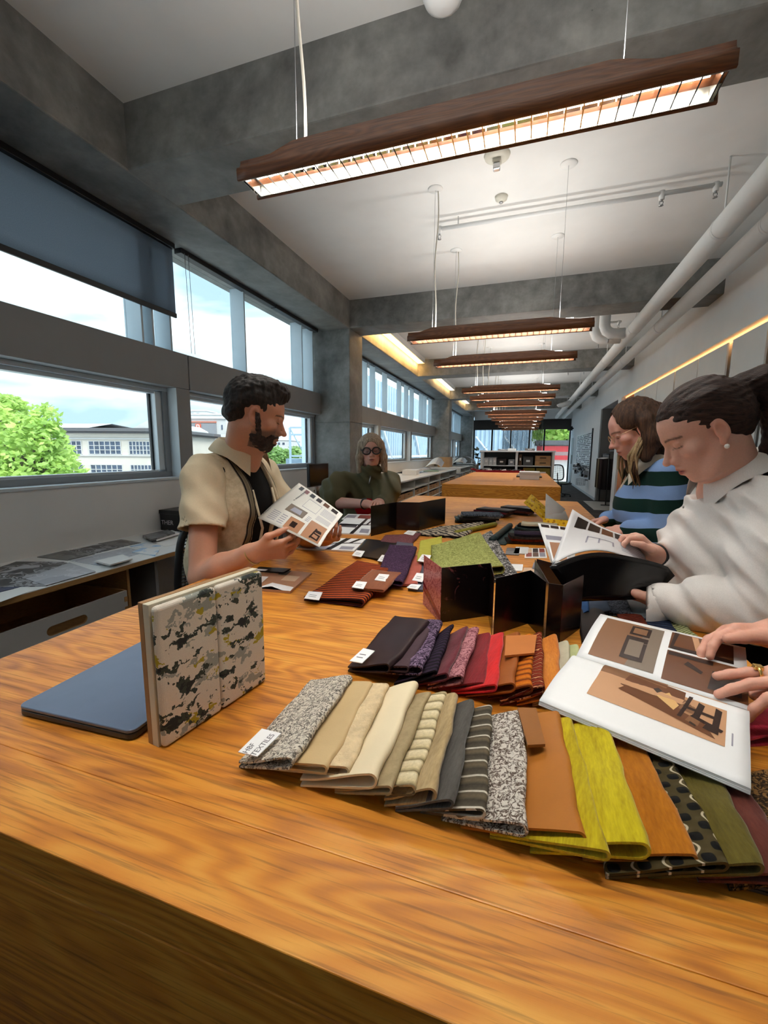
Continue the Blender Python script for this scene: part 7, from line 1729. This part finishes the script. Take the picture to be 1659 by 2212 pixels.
# ------------------------------------------------------------------ woman in the striped rugby shirt
def woman_rugby():
    org = (.56, 2.07, 0.0); L = rel(org); s = .95
    hd = hframe(L(.425, 2.015, 1.538), (-.90, -.02, -.42), 0)
    B = Body(); head(B, hd, True, s, nose=.8)
    B.cap(hd.p((-.028 * s, 0, -.055 * s)), L(.505, 2.06, 1.40), .048, .055, .02)
    shL, elL, wrL = L(.535, 1.905, 1.355), L(.545, 1.865, 1.11), L(.415, 1.90, 1.135); shR, elR, wrR = L(.535, 2.235, 1.355), L(.53, 2.27, 1.12), L(.38, 2.15, 1.14)
    B.cap(shL, shR, .042, .042, .03); B.ell(L(.53, 2.07, 1.22), (.085, .13, .16), .05); B.ell(L(.56, 2.07, 1.02), (.09, .13, .15), .05)
    for a, b, c in ((shL, elL, wrL), (shR, elR, wrR)): B.chain([a, b], [.042, .038], .02); B.chain([b, c], [.038, .026], .015)
    hand(B, wrL, (-.9, .1, -.2), (0, .4, -.9), 1, (.4, .45, .5, .5), .03, (.5, .4), .9); hand(B, wrR, (-.9, -.25, -.2), (0, -.4, -.9), -1, (.4, .45, .5, .5), .03, (.5, .4), .9)
    body = sdf_obj('person', B, .004, MAT['skin'], None, lambda v: face_color(v, hd, srgb(218, 160, 142), srgb(170, 92, 88), srgb(110, 80, 60), s)); place(body, org)
    tag(body, 'woman in a green and blue striped rugby shirt and glasses', 'person')
    H = Body(); H.ell((-.016 * s, 0, .045 * s), (.1045 * s, .081 * s, .089 * s), .01, None, '+', hd); H.ell((-.06, 0, -.01), (.064, .076, .085), .02, None, '+', hd)
    up = np.linalg.inv(hd.R) @ V3((0, 0, 1))
    H.chain([hd.p((-.03, .068, .02)), hd.p((-.025, .074, -.06)), hd.p((-.01, .070, -.06)) + V3((0, 0, -.06))], [.030, .032, .022], .02)      # near side curtain of hair
    H.chain([hd.p((-.03, -.068, .02)), hd.p((-.025, -.074, -.06)), hd.p((-.01, -.070, -.06)) + V3((0, 0, -.06))], [.030, .032, .022], .02)
    H.chain([hd.p((-.075, 0, .0)), hd.p((-.085, 0, -.08)), hd.p((-.06, 0, -.10)) + V3((0, 0, -.05))], [.060, .058, .045], .03)
    H.ell((.124 * s, 0, .014), (.098, .074, .106), .006, None, '-', hd); H.ell((.10, 0, -.06), (.07, .09, .06), .01, None, '-', hd)
    w1 = waves(25, 10, 240, (1, 1, .1)); w2 = waves(26, 6, 60); H.wrinkle(.0024, lambda P: w1(P) + .6 * w2(P))
    hm = hair_mat('warm_brown_hair', (34, 20, 14), (96, 66, 46), (8, 8, 1), 16); hr = sdf_obj('hair', H, .0038, hm, body)
    bl = hair_mat('blonde_hair_ends', (112, 86, 56), (186, 158, 116), (8, 8, 1), 16)
    rr_ = random.Random(5)
    for k in range(20):                      # lighter strands falling forward beside the cheek
        sd_ = -1 if k % 3 == 0 else 1; p0 = hd.p((-.004 + .018 * rr_.random(), .076 * sd_, -.03 - .02 * rr_.random())); p1 = p0 + V3((-.010 - .03 * rr_.random(), .012 * rr_.uniform(-1, 1), -.07)); p2 = p1 + V3((.012 * rr_.uniform(-1, 1) + .006, .014 * rr_.uniform(-1, 1), -.06)); p3 = p2 + V3((.014 * rr_.uniform(-1, 1) + .012, .01 * rr_.uniform(-1, 1), -.045 - .02 * rr_.random()))
        MB().tube([Vector(p.tolist()) for p in (p0, p1, p2, p3)], [.006, .0062, .0045, .001], 7).build('hair_strand', bl if k % 2 else hm, hr)
    glasses(body, hd, mat('gold_wire', (.7, .5, .28), .3, metal=1), s, .020, .016, .0011, None, dx=.098, dz=-.002)
    S = Body(); S.ell(L(.53, 2.07, 1.235), (.128, .178, .175), .05); S.ell(L(.47, 2.07, 1.20), (.085, .14, .10), .05); S.ell(L(.585, 2.07, 1.05), (.145, .172, .14), .06); S.cap(L(.535, 1.93, 1.365), L(.535, 2.21, 1.365), .052, .052, .05)
    S.chain([shL + V3((0, .015, 0)), elL], [.066, .064], .03); S.chain([elL, wrL], [.062, .042], .025); S.chain([shR + V3((0, -.015, 0)), elR], [.064, .060], .03); S.chain([elR, wrR], [.058, .040], .025)
    S.wrinkle(.006, folds(31, (((.5, .3, .8), 30, 0), ((-.7, .2, .6), 24, 1)))); S.ell(L(.475, 2.06, 1.42), (.06, .05, .06), .01, None, '-'); S.half(L(.55, 2.07, .93), (0, 0, -1))
    t = NT('rugby_stripes'); v = t.mapping(); sp = t.n('ShaderNodeSeparateXYZ'); t.l(v, sp.inputs[0]); zz = t.math('ADD', sp.outputs['Z'], t.math('MULTIPLY', sp.outputs['X'], -.10)); zz = t.math('ADD', zz, t.math('MULTIPLY', t.noise(v, 9, 2), .012))
    fr_ = t.math('FRACT', t.math('DIVIDE', t.math('ADD', zz, -1.330 + 1.06), .106)); stp = t.ramp(fr_, ((.0, 0.0), (.5, 1.0)), 'CONSTANT'); wvn = t.noise(v, 520, 2)
    near = t.ramp(sp.outputs['Y'], ((.0, 1.0), (.001, 0.0))); yoke = t.ramp(zz, ((.999, 0.0), (1.0, 1.0)))
    col = t.mix(stp, srgb(16, 44, 38), srgb(128, 158, 204)); t.set(t.mix(.25, col, t.ramp(wvn, ((.3, .6), (.7, 1.0))), 'MULTIPLY'), .9); t.bump(wvn, .3, .001); t.p.inputs['Specular IOR Level'].default_value = .2
    sh = sdf_obj('rugby_shirt', S, .006, t.m, body)
    collar(sh, cloth_mat('ivory_twill', (226, 218, 200)), L(.500, 2.058, 1.402).tolist(), _rotm(0, 0, math.pi) @ _rotm(0, .35, 0), .062, .036, .55, .048, tip=.06)
    MB().tube([Vector(L(*q).tolist()) for q in ((.437, 2.06, 1.36), (.405, 2.062, 1.30), (.388, 2.065, 1.22))], .006, 6).build('placket', cloth_mat('ivory_placket', (210, 200, 180)), sh)
    P_ = Body(); ank, f = legs(P_, L(.58, 2.07, .86), .085, (-1, 0, 0)); P_.ell(L(.58, 2.07, .94), (.13, .16, .10), .04); sdf_obj('trousers', P_, .012, cloth_mat('dark_denim', (34, 40, 54)), body); shoes(body, ank, f, MAT['shoe'])
woman_rugby()

# ------------------------------------------------------------------ seated woman in the olive jacket
def woman_seated():
    org = (-1.20, 3.10, 0.0); L = rel(org); s = 1.0
    hd = hframe(L(-1.105, 3.035, 1.452), (.36, -.93, -.02), .05)
    B = Body(); head(B, hd, True, s, nose=.4)
    B.cap(hd.p((-.028, 0, -.055)), L(-1.14, 3.09, 1.27), .050, .058, .02)
    shA, elA = L(-1.36, 3.00, 1.215), L(-1.30, 2.78, 1.075); wrA = L(-1.00, 2.66, 1.092)
    shB, elB = L(-.985, 3.19, 1.215), L(-.99, 2.96, 1.055); wrB = L(-.93, 2.70, 1.10)
    B.cap(shA, shB, .045, .045, .03); B.ell(L(-1.17, 3.11, 1.10), (.13, .11, .16), .05); B.ell(L(-1.20, 3.12, .85), (.14, .12, .17), .05)
    for a, b, c in ((shA, elA, wrA), (shB, elB, wrB)): B.chain([a, b], [.046, .042], .02); B.chain([b, c], [.044, .029], .015)
    hand(B, wrA, (.95, .1, .05), (0, .2, -1), 1, (.3, .35, .4, .4), .05, (.4, .3), .95); hand(B, wrB, (.2, -.95, .1), (-.2, 0, -1), -1, (.3, .35, .4, .4), .05, (.4, .3), .95)
    body = sdf_obj('person', B, .0042, MAT['skin'], None, lambda v: face_color(v, hd, srgb(222, 168, 150), srgb(160, 88, 84), srgb(80, 62, 50), s)); place(body, org)
    tag(body, 'seated woman in an olive jacket and thick black glasses', 'person')
    H = Body(); H.ell((-.014, 0, .042), (.110, .092, .090), .01, None, '+', hd); H.ell((-.05, 0, -.03), (.07, .094, .11), .03, None, '+', hd)
    for y in (-1, 1): H.chain([hd.p((.016, .076 * y, .045)), hd.p((.016, .090 * y, -.05)), hd.p((.004, .094 * y, -.155))], [.026, .027, .024], .02)
    H.ell((.115, 0, -.022), (.085, .066, .092), .006, None, '-', hd); H.box((.06, 0, -.2), (.08, .062, .14), .004, .006, None, '-', hd); H.half((0, 0, -.170), (0, 0, -1), fr=hd)
    w1 = waves(35, 10, 300, (1, 1, .06)); H.wrinkle(.0012, w1); sdf_obj('hair', H, .004, hair_mat('ash_blonde_hair', (118, 100, 84), (206, 188, 164), (9, 9, 1), 16), body)
    glasses(body, hd, MAT['black'], s, .029, .025, .0048, glass_mat('tinted_lens', (.55, .55, .60), .08), dx=.104, dz=-.002, oy=.036)
    S = Body(); S.ell(L(-1.17, 3.10, 1.08), (.205, .165, .20), .06); S.ell(L(-1.19, 3.11, .86), (.20, .17, .16), .06); S.cap(shA + V3((.03, 0, -.005)), shB + V3((-.03, 0, -.005)), .064, .064, .06)
    S.chain([shA, (shA + elA) / 2 + V3((-.02, 0, .01)), elA + V3((0, 0, .03))], [.070, .088, .082], .07); S.chain([shB, (shB + elB) / 2, elB + V3((0, 0, .03))], [.070, .084, .080], .07); S.chain([elB, (elB * .45 + wrB * .55)], [.072, .05], .03)
    S.cap(L(-1.13, 3.07, 1.24), L(-1.112, 3.045, 1.315), .098, .082, .03); S.wrinkle(.013, folds(41, (((.80, .1, .58), 40, 0),)))
    S.cap(L(-1.115, 3.05, 1.31), L(-1.105, 3.035, 1.46), .066, .085, .006, '-')
    jk = sdf_obj('jacket', S, .0075, cloth_mat('olive_shell_cloth', (92, 88, 62), .1, .7), body)
    rs_ = Body(); rs_.ell(L(-1.09, 2.925, 1.025), (.105, .05, .075), .01); sdf_obj('red_top', rs_, .009, cloth_mat('red_jersey', (170, 14, 26)), body)
    MB().tube([Vector(L(*q).tolist()) for q in ((-1.085, 2.965, 1.262), (-1.083, 2.948, 1.235), (-1.085, 2.940, 1.205))], .005, 6).build('zip', MAT['steel'], jk)
    d = unit(wrA - elA); a1 = unit(np.cross(d, (0, 0, 1))); a2 = np.cross(d, a1); c0 = wrA - d * .02
    MB().tube([Vector((c0 + (a1 * math.cos(a) + a2 * math.sin(a)) * .033).tolist()) for a in [2 * math.pi * k / 18 for k in range(18)]], .007, 8, closed=True).build('wrist_watch', MAT['black'], body)
    P_ = Body(); P_.ell(L(-1.2, 3.12, .80), (.18, .16, .12), .04)
    for x in (-.09, .09): h = L(-1.19 + x, 3.10, .80); k_ = L(-1.10 + x, 2.80, .82); a = L(-1.08 + x, 2.82, .38); P_.cap(h, k_, .088, .07, .03); P_.cap(k_, a, .068, .05, .02)
    sdf_obj('trousers', P_, .012, cloth_mat('red_trouser_cloth', (150, 14, 24)), body)
    shoes(body, [L(-1.08 + x, 2.84, 0) + V3((0, 0, .34)) for x in ()], V3((0, -1, 0)), MAT['shoe'])
    for x in (-.09, .09):
        b = Body(); c = L(-1.08 + x, 2.82, .36); b.cap(c + V3((0, .04, 0)), c + V3((.03, -.14, -.02)), .04, .032, .02); sdf_obj('shoe', b, .01, MAT['shoe'], body)
    st = empty('bar_stool', (-1.20, 3.12, 0), label='red bar stool under the seated woman', cat='stool')
    MB().lathe([(.02, .66), (.19, .66), (.20, .68), (.19, .695), (.02, .70)], (0, 0, 0), 24).build('seat', MAT['red'], st); MB().tube([(0, 0, .02), (0, 0, .66)], .025, 12).build('post', MAT['steel'], st); MB().lathe([(.21, 0), (.21, .012), (.03, .03)], (0, 0, 0), 24).build('base', MAT['steel'], st)
    MB().tube([(.16 * math.cos(a), .16 * math.sin(a) - .14, .31) for a in [2 * math.pi * k / 20 for k in range(20)]], .011, 8, closed=True).build('footrest', MAT['steel'], st)
woman_seated()

# ------------------------------------------------------------------ person at the right edge: only the hands reach into the picture
def reader():
    org = (.98, .80, 0.0); L = rel(org)
    B = Body(); hd = hframe(L(.86, .80, 1.56), (-.88, .0, -.45)); head(B, hd, True, .95); B.cap(hd.p((-.028, 0, -.055)), L(.97, .80, 1.42), .05, .056, .02)
    shL, elL, wrL = L(.96, .62, 1.36), L(.74, .60, 1.13), L(.440, .690, 1.138); shR, elR, wrR = L(.96, .98, 1.36), L(.72, .97, 1.14), L(.425, .850, 1.142)
    B.cap(shL, shR, .044, .044, .03); B.ell(L(.98, .80, 1.22), (.09, .14, .17), .05); B.ell(L(.99, .80, 1.0), (.09, .13, .16), .05)
    for a, b, c in ((shL, elL, wrL), (shR, elR, wrR)): B.chain([a, b], [.045, .040], .02); B.chain([b, c], [.040, .027], .015)
    tips, th = hand(B, wrL, (-1, -.10, -.10), (0, .12, -1), 1, (.10, .20, .42, .52), .05, (.4, .8), .98, thumb_out=.25)
    hand(B, wrR, (-1, -.16, -.04), (-.1, -.55, -.85), -1, (.42, .46, .5, .5), .02, (.15, .1), .98, thumb_out=.45)
    body = sdf_obj('person', B, .0030, MAT['skin'], None, lambda v: face_color(v, hd, srgb(226, 166, 142), srgb(170, 90, 86), srgb(80, 60, 50), .95)); place(body, org)
    tag(body, 'person at the right picture edge whose hands hold the open book', 'person')
    H = Body(); H.ell((-.016, 0, .045), (.104, .08, .088), .01, None, '+', hd); H.ell((.12, 0, -.012), (.09, .08, .086), .006, None, '-', hd); sdf_obj('hair', H, .008, hair_mat('brown_hair', (30, 20, 16), (80, 58, 46)), body)
    S = Body(); S.ell(L(.97, .80, 1.22), (.125, .175, .19), .05); S.ell(L(.99, .80, 1.0), (.13, .17, .2), .06); S.cap(L(.96, .65, 1.37), L(.96, .95, 1.37), .05, .05, .05)
    for a, b, c in ((shL, elL, wrL), (shR, elR, wrR)): S.chain([a, b], [.06, .055], .03); S.chain([b, b * .25 + c * .75], [.055, .046], .02)
    S.wrinkle(.004, folds(51, (((.5, .3, .8), 34, 0),))); sh = sdf_obj('black_top', S, .007, cloth_mat('black_knit', (14, 14, 15)), body)
    # signet ring on the index finger
    kn = wrL + unit((-1, -.10, -.10)) * .088 * .98; lat = np.cross(unit((0, .12, -1)), unit((-1, -.10, -.10))); c0 = kn + lat * .030 * .98 + unit((-1, -.10 + .0, -.16)) * .020; gold = mat('gold_ring', (.85, .58, .18), .25, metal=1)
    a1 = unit(lat); a2 = unit(np.cross(unit((-1, -.1, -.16)), a1))
    rg = MB().tube([Vector((c0 + (a1 * math.cos(a) + a2 * math.sin(a)) * .0100).tolist()) for a in [2 * math.pi * k / 18 for k in range(18)]], .0024, 7, closed=True).build('ring', gold, body)
    tp = c0 + V3((0, 0, .0105)); MB().box(*(tp - .0052).tolist(), *(tp + V3((.0052, .0052, .0012))).tolist()).build('ring_face', gold, rg, .001)
    P_ = Body(); ank, f = legs(P_, L(1.0, .80, .86), .085, (-1, 0, 0)); P_.ell(L(.99, .80, .93), (.13, .16, .10), .04); sdf_obj('trousers', P_, .014, MAT['trouser_black'], body); shoes(body, ank, f, MAT['shoe'])
reader()
